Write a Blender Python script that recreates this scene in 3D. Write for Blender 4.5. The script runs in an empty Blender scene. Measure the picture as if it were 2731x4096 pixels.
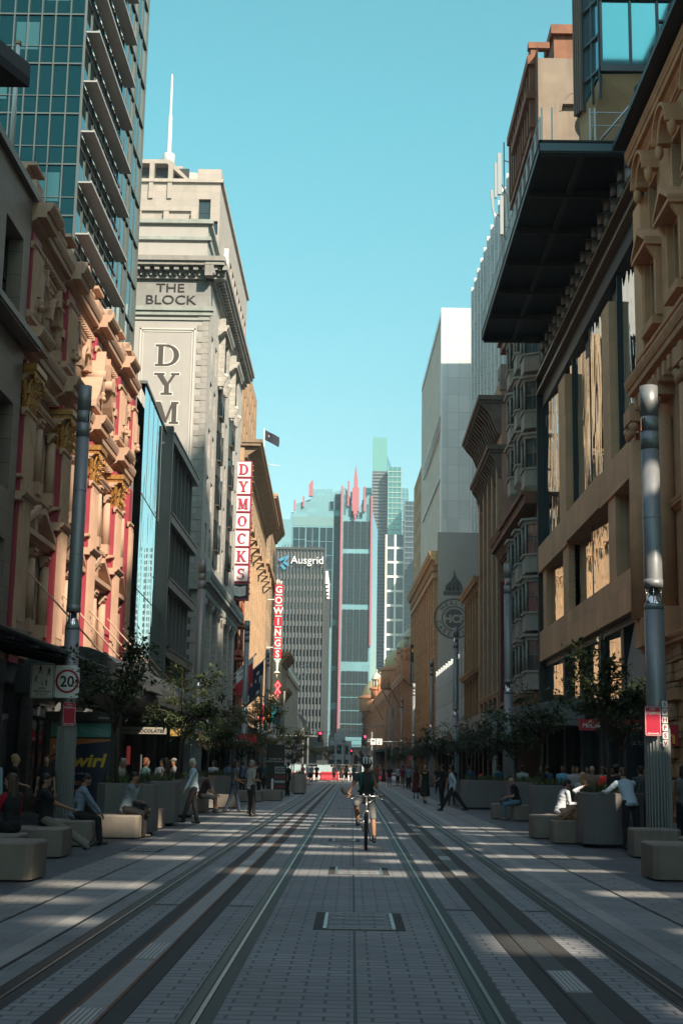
import bpy, bmesh, math, random
from mathutils import Vector, Matrix, noise
R = math.radians
PI = math.pi
random.seed(7)
SC = bpy.context.scene
C = SC.collection

# ------------------------------------------------------------ materials
MATS = {}
def nt(name):
    m = bpy.data.materials.new(name); m.use_nodes = True
    t = m.node_tree; b = t.nodes['Principled BSDF']
    return m, t, b
def N(t, typ, **kw):
    n = t.nodes.new(typ)
    for k, v in kw.items():
        if k in ('operation', 'blend_type', 'data_type', 'noise_dimensions', 'feature', 'vector_type', 'interpolation_type'):
            setattr(n, k, v)
        else:
            n.inputs[k].default_value = v
    return n
def math_n(t, op, a, b=None):
    n = t.nodes.new('ShaderNodeMath'); n.operation = op
    for i, x in enumerate((a, b)):
        if x is None: continue
        if hasattr(x, 'is_linked'): t.links.new(x, n.inputs[i])
        else: n.inputs[i].default_value = x
    return n.outputs[0]
def mixc(t, fac, a, b, mode='MIX'):
    n = t.nodes.new('ShaderNodeMix'); n.data_type = 'RGBA'; n.blend_type = mode
    for i, x in ((0, fac), (6, a), (7, b)):
        if hasattr(x, 'is_linked'): t.links.new(x, n.inputs[i])
        elif isinstance(x, (tuple, list)): n.inputs[i].default_value = (x[0], x[1], x[2], 1)
        else: n.inputs[i].default_value = x
    return n.outputs[2]
def uvz(t):
    """(u, z) wall coordinates: u runs along x or y, whichever lies in the wall"""
    tc = t.nodes.new('ShaderNodeTexCoord'); g = t.nodes.new('ShaderNodeNewGeometry')
    s = t.nodes.new('ShaderNodeSeparateXYZ'); t.links.new(tc.outputs['Object'], s.inputs[0])
    sn = t.nodes.new('ShaderNodeSeparateXYZ'); t.links.new(g.outputs['True Normal'], sn.inputs[0])
    ax = math_n(t, 'GREATER_THAN', math_n(t, 'ABSOLUTE', sn.outputs[0]), 0.5)
    u = math_n(t, 'ADD', math_n(t, 'MULTIPLY', s.outputs[1], ax), math_n(t, 'MULTIPLY', s.outputs[0], math_n(t, 'SUBTRACT', 1.0, ax)))
    c = t.nodes.new('ShaderNodeCombineXYZ'); t.links.new(u, c.inputs[0]); t.links.new(s.outputs[2], c.inputs[1])
    return c.outputs[0], tc.outputs['Object']
def mat(name, col, rough=.8, metal=0., var=.12, nscale=1.2, block=None, joint=.55, mortar=.012, bump=.25, streak=0., spec=None, fine=True):
    if name in MATS: return MATS[name]
    m, t, b = nt(name)
    uv, ob = uvz(t)
    base = tuple(col)
    n1 = N(t, 'ShaderNodeTexNoise', Scale=nscale, Detail=4.0, Roughness=.6); t.links.new(ob, n1.inputs['Vector'])
    lo = tuple(c * (1 - var) for c in base); hi = tuple(min(1, c * (1 + var)) for c in base)
    rr = t.nodes.new('ShaderNodeMapRange'); rr.inputs[1].default_value = .3; rr.inputs[2].default_value = .7
    t.links.new(n1.outputs[0], rr.inputs[0])
    colr = mixc(t, rr.outputs[0], lo, hi)
    hgt = None
    if block:
        br = t.nodes.new('ShaderNodeTexBrick'); t.links.new(uv, br.inputs['Vector'])
        br.inputs['Scale'].default_value = 1.0
        br.inputs['Brick Width'].default_value = block[0]; br.inputs['Row Height'].default_value = block[1]
        br.inputs['Mortar Size'].default_value = mortar; br.inputs['Mortar Smooth'].default_value = .1
        br.inputs['Color1'].default_value = (1, 1, 1, 1); br.inputs['Color2'].default_value = (.84, .86, .86, 1)
        br.inputs['Mortar'].default_value = (joint, joint, joint, 1)
        if len(block) > 2: br.offset = block[2]
        colr = mixc(t, 1.0, colr, br.outputs[0], 'MULTIPLY'); hgt = br.outputs['Fac']
    if streak:
        mp = N(t, 'ShaderNodeMapping'); mp.inputs['Scale'].default_value = (2.2, 2.2, .16); t.links.new(ob, mp.inputs[0])
        n2 = N(t, 'ShaderNodeTexNoise', Scale=1.0, Detail=5.0, Roughness=.65); t.links.new(mp.outputs[0], n2.inputs['Vector'])
        r2 = t.nodes.new('ShaderNodeMapRange'); r2.inputs[1].default_value = .5; r2.inputs[2].default_value = .75
        r2.inputs[3].default_value = 0; r2.inputs[4].default_value = streak; t.links.new(n2.outputs[0], r2.inputs[0])
        colr = mixc(t, r2.outputs[0], colr, tuple(c * .3 for c in base))
    t.links.new(colr, b.inputs['Base Color'])
    b.inputs['Roughness'].default_value = rough; b.inputs['Metallic'].default_value = metal
    if spec is not None: b.inputs['Specular IOR Level'].default_value = spec
    if bump:
        bp = t.nodes.new('ShaderNodeBump'); bp.inputs['Strength'].default_value = bump; bp.inputs['Distance'].default_value = .02
        n3 = N(t, 'ShaderNodeTexNoise', Scale=14.0, Detail=4.0); t.links.new(ob, n3.inputs['Vector'])
        h = n3.outputs[0]
        if hgt is not None: h = math_n(t, 'SUBTRACT', math_n(t, 'MULTIPLY', h, .35), hgt)
        t.links.new(h, bp.inputs['Height']); t.links.new(bp.outputs[0], b.inputs['Normal'])
    MATS[name] = m
    return m
def glass(name, col, rough=.04, metal=.9, ripple=.0, rscale=(.35, .35, .12), dist=.35, spec=1.0):
    """reflective facade glass; ripple gives the wavy reflections of toughened panes"""
    if name in MATS: return MATS[name]
    m, t, b = nt(name)
    b.inputs['Base Color'].default_value = (*col, 1)
    b.inputs['Roughness'].default_value = rough; b.inputs['Metallic'].default_value = metal
    b.inputs['Specular IOR Level'].default_value = spec
    if ripple:
        tc = t.nodes.new('ShaderNodeTexCoord')
        mp = N(t, 'ShaderNodeMapping'); mp.inputs['Scale'].default_value = rscale; t.links.new(tc.outputs['Object'], mp.inputs[0])
        n1 = N(t, 'ShaderNodeTexNoise', Scale=1.0, Detail=1.5, Distortion=dist); t.links.new(mp.outputs[0], n1.inputs['Vector'])
        bp = t.nodes.new('ShaderNodeBump'); bp.inputs['Strength'].default_value = 1.0; bp.inputs['Distance'].default_value = ripple
        t.links.new(n1.outputs[0], bp.inputs['Height']); t.links.new(bp.outputs[0], b.inputs['Normal'])
    MATS[name] = m
    return m
def plain(name, col, rough=.5, metal=0., emit=0., spec=None, var=0.):
    if name in MATS: return MATS[name]
    m, t, b = nt(name)
    if var:
        tc = t.nodes.new('ShaderNodeTexCoord')
        n1 = N(t, 'ShaderNodeTexNoise', Scale=9.0, Detail=4.0); t.links.new(tc.outputs['Object'], n1.inputs['Vector'])
        c = mixc(t, n1.outputs[0], tuple(x * (1 - var) for x in col), tuple(min(1, x * (1 + var)) for x in col))
        t.links.new(c, b.inputs['Base Color'])
    else:
        b.inputs['Base Color'].default_value = (*col, 1)
    b.inputs['Roughness'].default_value = rough; b.inputs['Metallic'].default_value = metal
    if spec is not None: b.inputs['Specular IOR Level'].default_value = spec
    if emit:
        b.inputs['Emission Color'].default_value = (*col, 1); b.inputs['Emission Strength'].default_value = emit
    MATS[name] = m
    return m

# ------------------------------------------------------------ mesh builder
class MB:
    def __init__(s): s.v = []; s.f = []; s.m = []; s.sm = []
    def face(s, idx, m=0, sm=False): s.f.append(idx); s.m.append(m); s.sm.append(sm)
    def add(s, pts): i = len(s.v); s.v.extend([tuple(p) for p in pts]); return i
    def poly(s, pts, m=0, sm=False):
        i = s.add(pts); s.face(list(range(i, i + len(pts))), m, sm)
    def box8(s, p, m=0):
        """p: 8 corners, 0-3 bottom ccw, 4-7 top"""
        i = s.add(p)
        for q in ((3, 2, 1, 0), (4, 5, 6, 7), (0, 1, 5, 4), (1, 2, 6, 5), (2, 3, 7, 6), (3, 0, 4, 7)):
            s.face([i + k for k in q], m)
    def box(s, x0, x1, y0, y1, z0, z1, m=0):
        s.box8([(x0, y0, z0), (x1, y0, z0), (x1, y1, z0), (x0, y1, z0), (x0, y0, z1), (x1, y0, z1), (x1, y1, z1), (x0, y1, z1)], m)
    def prism(s, pts, d, m=0, cap=True):
        """extrude closed polygon pts (3d) by vector d"""
        n = len(pts); d = Vector(d)
        i = s.add(pts); j = s.add([Vector(p) + d for p in pts])
        for k in range(n):
            a, b = k, (k + 1) % n
            s.face([i + a, i + b, j + b, j + a], m)
        if cap:
            s.face([i + k for k in range(n)][::-1], m); s.face([j + k for k in range(n)], m)
    def tube(s, pts, r, m=0, seg=8, cap=True, sm=True):
        """tube along points; r a number or one per point"""
        pts = [Vector(p) for p in pts]; n = len(pts)
        rs = r if isinstance(r, (list, tuple)) else [r] * n
        rings = []
        for k in range(n):
            d = (pts[min(k + 1, n - 1)] - pts[max(k - 1, 0)])
            if d.length < 1e-9: d = Vector((0, 0, 1))
            d.normalize()
            a = Vector((0, 0, 1)) if abs(d.z) < .9 else Vector((1, 0, 0))
            u = d.cross(a).normalized(); w = d.cross(u)
            rings.append(s.add([pts[k] + (u * math.cos(2 * PI * q / seg) + w * math.sin(2 * PI * q / seg)) * rs[k] for q in range(seg)]))
        for k in range(n - 1):
            for q in range(seg):
                q2 = (q + 1) % seg
                s.face([rings[k] + q, rings[k] + q2, rings[k + 1] + q2, rings[k + 1] + q][::-1], m, sm)
        if cap:
            s.face([rings[0] + q for q in range(seg)], m); s.face([rings[-1] + q for q in range(seg)][::-1], m)
    def lathe(s, prof, c=(0, 0, 0), seg=16, m=0, sm=True, sq=0):
        """prof [(r,z)...] turned about a vertical axis at c; sq=4 gives a square section"""
        sg = sq or seg; off = PI / 4 if sq == 4 else 0
        ring = lambda r, z: s.add([(c[0] + r * math.cos(2 * PI * q / sg + off), c[1] + r * math.sin(2 * PI * q / sg + off), c[2] + z) for q in range(sg)])
        rings = [None] * len(prof)
        for k in range(len(prof) - 1):
            A, B_ = ring(*prof[k]), ring(*prof[k + 1]); rings[k] = A if k == 0 else rings[k]; rings[k + 1] = B_
            for q in range(sg):
                q2 = (q + 1) % sg
                s.face([A + q, A + q2, B_ + q2, B_ + q], m, sm and not sq)
        if prof[0][0] > 1e-4: s.face([rings[0] + q for q in range(sg)][::-1], m)
        if prof[-1][0] > 1e-4: s.face([rings[-1] + q for q in range(sg)], m)
    def ball(s, c, r, m=0, seg=10, rings=7, rot=None):
        rx, ry, rz = r if isinstance(r, (list, tuple)) else (r, r, r)
        c = Vector(c); rows = []
        for k in range(rings + 1):
            th = PI * k / rings
            row = [Vector((rx * math.sin(th) * math.cos(2 * PI * q / seg), ry * math.sin(th) * math.sin(2 * PI * q / seg), -rz * math.cos(th))) for q in range(seg)]
            if rot: row = [rot @ p for p in row]
            rows.append(s.add([c + p for p in row]))
        for k in range(rings):
            for q in range(seg):
                q2 = (q + 1) % seg
                s.face([rows[k] + q, rows[k] + q2, rows[k + 1] + q2, rows[k + 1] + q], m, True)
    # ---- facade-frame helpers
    def fbox(s, F, u0, u1, v0, v1, n0, n1, m=0):
        s.box8([F.p(u0, v0, n1), F.p(u1, v0, n1), F.p(u1, v0, n0), F.p(u0, v0, n0), F.p(u0, v1, n1), F.p(u1, v1, n1), F.p(u1, v1, n0), F.p(u0, v1, n0)], m)
    def fprof(s, F, u0, u1, prof, m=0):
        """closed profile [(n,v)...] extruded along u"""
        a = [F.p(u0, v, n) for n, v in prof]
        s.prism(a, Vector(F.p(u1, 0, 0)) - Vector(F.p(u0, 0, 0)), m)
    def cornice(s, F, u0, u1, v, h, d, m=0, n0=0., steps=3, ends=True):
        """stepped moulding under v+h, projecting d"""
        P = [(0, .12), (.10, .12), (.10, .24), (.20, .30), (.34, .50), (.42, .54), (.42, .80), (.66, .82), (.66, .88), (.78, .95), (.90, 1.0), (1.0, 1.0)] if h > .3 else [(0, .3), (.35, .5), (.6, .9), (.6, 1), (1, 1)]
        e = d * .8 if ends else 0
        pr = [(n0 + d * b_, v + h * a_) for a_, b_ in P]
        s.fprof(F, u0 - e, u1 + e, [(n0 - .02, v)] + pr + [(n0 - .02, v + h)], m)
    def fcyl(s, F, u, n, v0, v1, r, m=0, seg=10, r1=None):
        a = F.p(u, v0, n); b = F.p(u, v1, n); s.tube([a, b], [r, r1 or r], m, seg)
    def wall(s, F, u0, u1, v0, v1, holes, depth=.3, m=0, mr=None):
        """wall plane at n=0 with rectangular holes (a,b,c,d) and their reveals"""
        mr = m if mr is None else mr
        us = sorted({u0, u1, *[x for h in holes for x in (h[0], h[1])]}); vs = sorted({v0, v1, *[x for h in holes for x in (h[2], h[3])]})
        us = [x for x in us if u0 <= x <= u1]; vs = [x for x in vs if v0 <= x <= v1]
        for j in range(len(vs) - 1):
            vc = (vs[j] + vs[j + 1]) / 2; run = None
            hs = [h for h in holes if h[2] < vc < h[3]]
            for i in range(len(us) - 1):
                uc = (us[i] + us[i + 1]) / 2
                solid = not any(h[0] < uc < h[1] for h in hs)
                if solid and run is None: run = us[i]
                if run is not None and (not solid or i == len(us) - 2):
                    e = us[i + 1] if solid else us[i]
                    s.poly([F.p(run, vs[j], 0), F.p(e, vs[j], 0), F.p(e, vs[j + 1], 0), F.p(run, vs[j + 1], 0)], m); run = None
        for a, b, c, d in holes:
            q = [(a, c), (b, c), (b, d), (a, d)]
            for k in range(4):
                (x0, y0), (x1, y1) = q[k], q[(k + 1) % 4]
                s.poly([F.p(x0, y0, 0), F.p(x0, y0, -depth), F.p(x1, y1, -depth), F.p(x1, y1, 0)], mr)
    def arch(s, F, uc, v, r, w, n0, n1, m=0, seg=10, a0=0, a1=180):
        """arched band of inner radius r, width w, standing on v"""
        for k in range(seg):
            p = R(a0 + (a1 - a0) * k / seg); q = R(a0 + (a1 - a0) * (k + 1) / seg)
            def P(a, rr, n): return F.p(uc + rr * math.cos(a), v + rr * math.sin(a), n)
            s.box8([P(p, r, n1), P(p, r + w, n1), P(p, r + w, n0), P(p, r, n0), P(q, r, n1), P(q, r + w, n1), P(q, r + w, n0), P(q, r, n0)], m)
    def build(s, name, mats, parent=None, label=None, loc=None):
        """make ONE mesh object; vertices are world coordinates, moved to the thing's own base"""
        o = Vector(loc) if loc is not None else (Vector(parent['_b']) if parent is not None and '_b' in parent else Vector((0, 0, 0)))
        me = bpy.data.meshes.new(name)
        me.from_pydata([(x - o.x, y - o.y, z - o.z) for x, y, z in s.v], [], s.f)
        if not isinstance(mats, (list, tuple)): mats = [mats]
        for mm in mats: me.materials.append(mm)
        me.polygons.foreach_set('material_index', s.m); me.polygons.foreach_set('use_smooth', s.sm)
        me.update()
        ob = bpy.data.objects.new(name, me); C.objects.link(ob)
        if parent is not None:
            ob.parent = parent
            if '_b' not in parent or loc is not None: ob.location = o
        else: ob.location = o
        ob['_b'] = tuple(o)
        if label: ob['label'] = label
        return ob

class Fr:
    """facade frame: origin, along (unit), outward normal (unit)"""
    def __init__(s, o, u, n): s.o = Vector(o); s.u = Vector(u).normalized(); s.n = Vector(n).normalized()
    def p(s, u, v, n=0.): return s.o + s.u * u + s.n * n + Vector((0, 0, v))
    def rot(s): return math.atan2(s.n.y, s.n.x) + PI / 2   # local -y faces outward
def left(x): return Fr((x, 0, 0), (0, 1, 0), (1, 0, 0))
def right(x): return Fr((x, 0, 0), (0, 1, 0), (-1, 0, 0))
def front(y): return Fr((0, y, 0), (1, 0, 0), (0, -1, 0))

def thing(name, label, cat, loc=(0, 0, 0), group=None, rz=0.):
    o = bpy.data.objects.new(name, None); C.objects.link(o); o.empty_display_size = .3
    o.location = loc; o.rotation_euler = (0, 0, rz); o['_b'] = tuple(loc)
    o['label'] = label; o['category'] = cat
    if group: o['group'] = group
    return o
def tag(o, label, cat, group=None, kind=None):
    if label: o['label'] = label
    if cat: o['category'] = cat
    if group: o['group'] = group
    if kind: o['kind'] = kind
    return o
def kids(o): return [c for c in C.objects if c.parent == o]
KID = {}
def copytree(o, loc=None, rz=None, label=None, group=None, scale=None):
    """a copy of a thing with copies of its parts and sub-parts (mesh data shared)"""
    if o not in KID: KID[o] = (lambda k: [(c, kids(c)) for c in k])(kids(o))
    r = o.copy(); C.objects.link(r)
    if loc is not None: r.location = loc
    if rz is not None: r.rotation_euler = (0, 0, rz)
    if scale is not None: r.scale = (scale, scale, scale)
    if label: r['label'] = label
    if group: r['group'] = group
    for ch, gs in KID[o]:
        c = ch.copy(); C.objects.link(c); c.parent = r
        for g in gs:
            d = g.copy(); C.objects.link(d); d.parent = c
    return r
TXT = {}
def text_into(mb, s, F, u, v, n, h, m=0, depth=.02, align='LEFT', italic=0., bold=0., squash=1.):
    """letters as solid geometry in a facade frame: baseline left at (u,v), cap height h"""
    key = (s, bold)
    if key not in TXT:
        cu = bpy.data.curves.new('t', 'FONT'); cu.body = s; cu.size = 1.0; cu.extrude = 0.0; cu.resolution_u = 3; cu.offset = bold
        ob = bpy.data.objects.new('t', cu); C.objects.link(ob)
        dg = bpy.context.evaluated_depsgraph_get(); me = ob.evaluated_get(dg).to_mesh()
        TXT[key] = ([tuple(x.co) for x in me.vertices], [list(p.vertices) for p in me.polygons])
        ob.evaluated_get(dg).to_mesh_clear(); bpy.data.objects.remove(ob); bpy.data.curves.remove(cu)
    vs, fs = TXT[key]
    if not vs: return 0
    k = h / .70; x0 = min(x[0] for x in vs); x1 = max(x[0] for x in vs); w = (x1 - x0) * k * squash
    off = {'LEFT': 0, 'CENTER': -w / 2, 'RIGHT': -w}[align]
    def P(x, d): return F.p(u + off + (x[0] - x0) * k * squash + italic * x[1] * k, v + x[1] * k, n + d)
    i = mb.add([P(x, depth) for x in vs])
    from collections import Counter
    ed = Counter()
    for f in fs:
        mb.face([i + a for a in f], m)
        for a, b in zip(f, f[1:] + f[:1]): ed[(a, b)] += 1
    if depth > .004:
        j = mb.add([P(x, 0) for x in vs])
        for (a, b) in ed:
            if (b, a) not in ed: mb.face([i + b, i + a, j + a, j + b], m)
    return w

# windows: shared meshes, origin at the bottom centre, local -y faces the street
WIN = {}
def win_mesh(w, h, kind, fm, gm):
    key = (round(w, 2), round(h, 2), kind, fm.name, gm.name)
    if key in WIN: return WIN[key]
    b = MB(); t = .06 if w < 2.5 else .08; F = Fr((0, 0, 0), (1, 0, 0), (0, -1, 0))
    b.poly([(-w / 2, .02, 0), (w / 2, .02, 0), (w / 2, .02, h), (-w / 2, .02, h)], 1)
    b.box(-w / 2, -w / 2 + t, -.05, .015, 0, h); b.box(w / 2 - t, w / 2, -.05, .015, 0, h)
    b.box(-w / 2 + t, w / 2 - t, -.05, .015, 0, t); b.box(-w / 2 + t, w / 2 - t, -.05, .015, h - t, h)
    if kind == 'sash':
        b.box(-w / 2 + t, w / 2 - t, -.07, .012, h * .5 - .035, h * .5 + .035)
    elif kind.startswith('g'):
        nx, ny = int(kind[1]), int(kind[2])
        for k in range(1, nx): x = -w / 2 + w * k / nx; b.box(x - .03, x + .03, -.06, .012, t, h - t)
        for k in range(1, ny): z = h * k / ny; b.box(-w / 2 + t, w / 2 - t, -.045, .011, z - .03, z + .03)
    me = bpy.data.meshes.new('window'); me.from_pydata(b.v, [], b.f); me.materials.append(fm); me.materials.append(gm)
    me.polygons.foreach_set('material_index', b.m); me.update(); WIN[key] = me
    return me
WCOUNT = {}
def put_window(F, uc, v, n, w, h, kind, fm, gm, parent, rest=None, name='window'):
    """a window as its own part; past 100 on one building the rest go to one mesh"""
    c = WCOUNT.get((parent.name, name), 0)
    me = win_mesh(w, h, kind, fm, gm)
    M = Matrix.Translation(F.p(uc, v, n)) @ Matrix.Rotation(F.rot(), 4, 'Z')
    if c >= 98:
        rest = WREST.setdefault((parent.name, name), (MB(), parent, [fm, gm]))[0]
        i = rest.add([M @ x.co for x in me.vertices])
        for p in me.polygons: rest.face([i + a for a in p.vertices], p.material_index)
        return
    WCOUNT[(parent.name, name)] = c + 1
    o = bpy.data.objects.new(name, me); C.objects.link(o); o.parent = parent
    o.matrix_local = Matrix.Translation(-Vector(parent['_b'])) @ M
WREST = {}
def flush_windows():
    for (pn, name), (mb, parent, mats) in WREST.items():
        o = mb.build('distant_windows', mats, parent); o['kind'] = 'stuff'
# ------------------------------------------------------------ camera, world, sun
f_px = 3130.0
def nrm(v): return Vector(v).normalized()
Yc = nrm((24, -584, -f_px)); Zc = nrm((289, 16776, -f_px)); Zc = (Zc - Yc * Zc.dot(Yc)).normalized(); Xc = Yc.cross(Zc)
cam = bpy.data.cameras.new('Camera'); co = bpy.data.objects.new('Camera', cam); C.objects.link(co)
# rows of the world axes seen in camera space -> world matrix of the camera
M3 = Matrix((Xc, Yc, Zc))
co.matrix_world = Matrix.Translation((0, 0, 1.63)) @ M3.to_4x4()
cam.sensor_fit = 'VERTICAL'; cam.sensor_height = 36; cam.lens = 36 * f_px / 2352; cam.clip_end = 6000; cam.clip_start = .1
SC.camera = co
SUN = Vector((1.0, -1.5, 1.35)).normalized()
el = math.asin(SUN.z); az = math.atan2(SUN.x, SUN.y)
w = bpy.data.worlds.new('World'); SC.world = w; w.use_nodes = True
t = w.node_tree; bg = t.nodes['Background']
sky = t.nodes.new('ShaderNodeTexSky'); sky.sky_type = 'NISHITA'; sky.sun_disc = False
sky.sun_elevation = el; sky.sun_rotation = az; sky.air_density = 1.0; sky.dust_density = .6; sky.ozone_density = 1.0
tcw = t.nodes.new('ShaderNodeTexCoord'); sw = t.nodes.new('ShaderNodeSeparateXYZ'); t.links.new(tcw.outputs['Generated'], sw.inputs[0])
rw = t.nodes.new('ShaderNodeMapRange'); rw.inputs[1].default_value = .56; rw.inputs[2].default_value = .80; t.links.new(sw.outputs[2], rw.inputs[0])
r0 = t.nodes.new('ShaderNodeMapRange'); r0.inputs[1].default_value = .05; r0.inputs[2].default_value = .45; t.links.new(sw.outputs[2], r0.inputs[0])
lowt = mixc(t, r0.outputs[0], (.60, .60, .49), (.38, .90, .66))
tn = mixc(t, rw.outputs[0], lowt, (1.30, 1.0, .80))      # teal low down, paler and whiter overhead
tint = mixc(t, 1.0, sky.outputs[0], tn, 'MULTIPLY')
t.links.new(tint, bg.inputs['Color']); bg.inputs['Strength'].default_value = .125
sl = bpy.data.lights.new('Sun', 'SUN'); sl.energy = 3.25; sl.angle = R(1.0); sl.color = (1, .86, .68)
so = bpy.data.objects.new('Sun', sl); C.objects.link(so); so.location = (40, -30, 120)
so.rotation_euler = SUN.to_track_quat('Z', 'Y').to_euler()
SC.view_settings.view_transform = 'Standard'; SC.view_settings.look = 'None'; SC.view_settings.exposure = 1.42; SC.view_settings.gamma = 1.0
SC.cycles.max_bounces = 8; SC.cycles.diffuse_bounces = 6; SC.cycles.glossy_bounces = 4; SC.cycles.transmission_bounces = 4; SC.cycles.caustics_reflective = False; SC.cycles.caustics_refractive = False
SC.cycles.sample_clamp_indirect = 4.0

# ------------------------------------------------------------ ground
def pave_mat(name, col, bw, rh, gap=.02, joint=.42, var=.1, rough=.75, rot=False, bumpd=.01, stain=.38):
    m, t, b = nt(name)
    tc = t.nodes.new('ShaderNodeTexCoord'); s = t.nodes.new('ShaderNodeSeparateXYZ'); t.links.new(tc.outputs['Object'], s.inputs[0])
    c = t.nodes.new('ShaderNodeCombineXYZ'); a, d = (1, 0) if rot else (0, 1)
    t.links.new(s.outputs[a], c.inputs[0]); t.links.new(s.outputs[d], c.inputs[1])
    br = t.nodes.new('ShaderNodeTexBrick'); t.links.new(c.outputs[0], br.inputs['Vector'])
    br.inputs['Scale'].default_value = 1; br.inputs['Brick Width'].default_value = bw; br.inputs['Row Height'].default_value = rh
    br.inputs['Mortar Size'].default_value = gap; br.inputs['Mortar Smooth'].default_value = .15
    br.inputs['Color1'].default_value = (1, 1, 1, 1); br.inputs['Color2'].default_value = (.80, .81, .83, 1); br.inputs['Mortar'].default_value = (joint, joint, joint, 1)
    n1 = N(t, 'ShaderNodeTexNoise', Scale=.55, Detail=7.0, Roughness=.65); t.links.new(tc.outputs['Object'], n1.inputs['Vector'])
    n2 = N(t, 'ShaderNodeTexNoise', Scale=60.0, Detail=3.0); t.links.new(tc.outputs['Object'], n2.inputs['Vector'])
    r1 = t.nodes.new('ShaderNodeMapRange'); r1.inputs[1].default_value = .32; r1.inputs[2].default_value = .72; t.links.new(n1.outputs[0], r1.inputs[0])
    cc = mixc(t, r1.outputs[0], tuple(x * (1 - stain) for x in col), tuple(x * (1 + var) for x in col))
    cc = mixc(t, 1.0, cc, br.outputs[0], 'MULTIPLY')
    cc = mixc(t, math_n(t, 'MULTIPLY', n2.outputs[0], .35), cc, tuple(x * .55 for x in col))
    # chewing-gum and oil spots with a shape of their own
    vo = N(t, 'ShaderNodeTexVoronoi', Scale=2.6, Randomness=1.0); t.links.new(tc.outputs['Object'], vo.inputs['Vector'])
    sp = math_n(t, 'LESS_THAN', vo.outputs['Distance'], .07)
    cc = mixc(t, math_n(t, 'MULTIPLY', sp, .45), cc, (.03, .03, .03))
    t.links.new(cc, b.inputs['Base Color'])
    rg = t.nodes.new('ShaderNodeMapRange'); rg.inputs[3].default_value = rough - .18; rg.inputs[4].default_value = rough + .12; t.links.new(n1.outputs[0], rg.inputs[0])
    t.links.new(rg.outputs[0], b.inputs['Roughness'])
    bp = t.nodes.new('ShaderNodeBump'); bp.inputs['Distance'].default_value = bumpd; bp.inputs['Strength'].default_value = .5
    h = math_n(t, 'SUBTRACT', math_n(t, 'MULTIPLY', n2.outputs[0], .25), br.outputs['Fac'])
    t.links.new(h, bp.inputs['Height']); t.links.new(bp.outputs[0], b.inputs['Normal'])
    return m
G_TRACK = pave_mat('granite_setts', (.36, .37, .38), .32, .16, .012, .30)
G_SIDE = pave_mat('granite_slabs', (.33, .34, .345), .9, .45, .008, .45)
G_WALK = pave_mat('bluestone_footpath', (.125, .132, .142), 1.2, .6, .006, .6)
G_TACT = pave_mat('tactile_band', (.34, .335, .32), .3, .3, .012, .5)
G_LIGHT = pave_mat('light_granite_strip', (.46, .45, .43), 1.2, 5, .006, .6)
G_DARK = plain('dark_asphalt_band', (.05, .048, .047), .8, var=.35)
G_FAR = pave_mat('asphalt', (.06, .062, .066), 50, 50, .001, 1.0)
G_CONC = plain('grey_concrete_plate', (.27, .272, .275), .6, var=.25)
STEEL = plain('polished_steel', (.26, .27, .28), .34, .9, var=.3)
RAILD = plain('rail_flank_rubber', (.022, .022, .023), .6)
RUST = plain('rusty_edge', (.17, .085, .05), .8, var=.4)
def sheet(name, rects, z, m, kind='structure', label=None):
    b = MB()
    for x0, x1, y0, y1 in rects:
        n = max(1, int((y1 - y0) / 60))
        for k in range(n):
            a = y0 + (y1 - y0) * k / n; c = y0 + (y1 - y0) * (k + 1) / n
            b.poly([(x0, a, z), (x1, a, z), (x1, c, z), (x0, c, z)])
    o = b.build(name, m); o['kind'] = kind
    if label: o['label'] = label
    return o
sheet('ground', [(-900, 900, -200, 3000)], -.02, G_FAR)
sheet('footpath', [(-12, -4.22, -30, 330), (4.22, 12, -30, 330)], 0.0, G_WALK)
sheet('tactile_paving', [(-4.22, -3.56, -30, 118), (3.56, 4.22, -30, 118)], .002, G_TACT)
sheet('side_paving', [(-3.56, 3.56, -30, 150)], 0.0, G_SIDE)
sheet('light_strip', [(-2.98, -2.78, -30, 118), (2.78, 2.98, -30, 118)], .005, G_LIGHT)
sheet('track_paving', [(-2.34, -1.06, -30, 165), (1.06, 2.34, -30, 165), (-.90, .90, -30, 165)], .004, G_TRACK)
sheet('centre_joint', [(.035, .06, -30, 165)], .008, RAILD)
sheet('side_joint', [(-3.575, -3.555, -30, 118), (3.555, 3.575, -30, 118), (-2.765, -2.745, -30, 118)], .009, RAILD)
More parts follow.
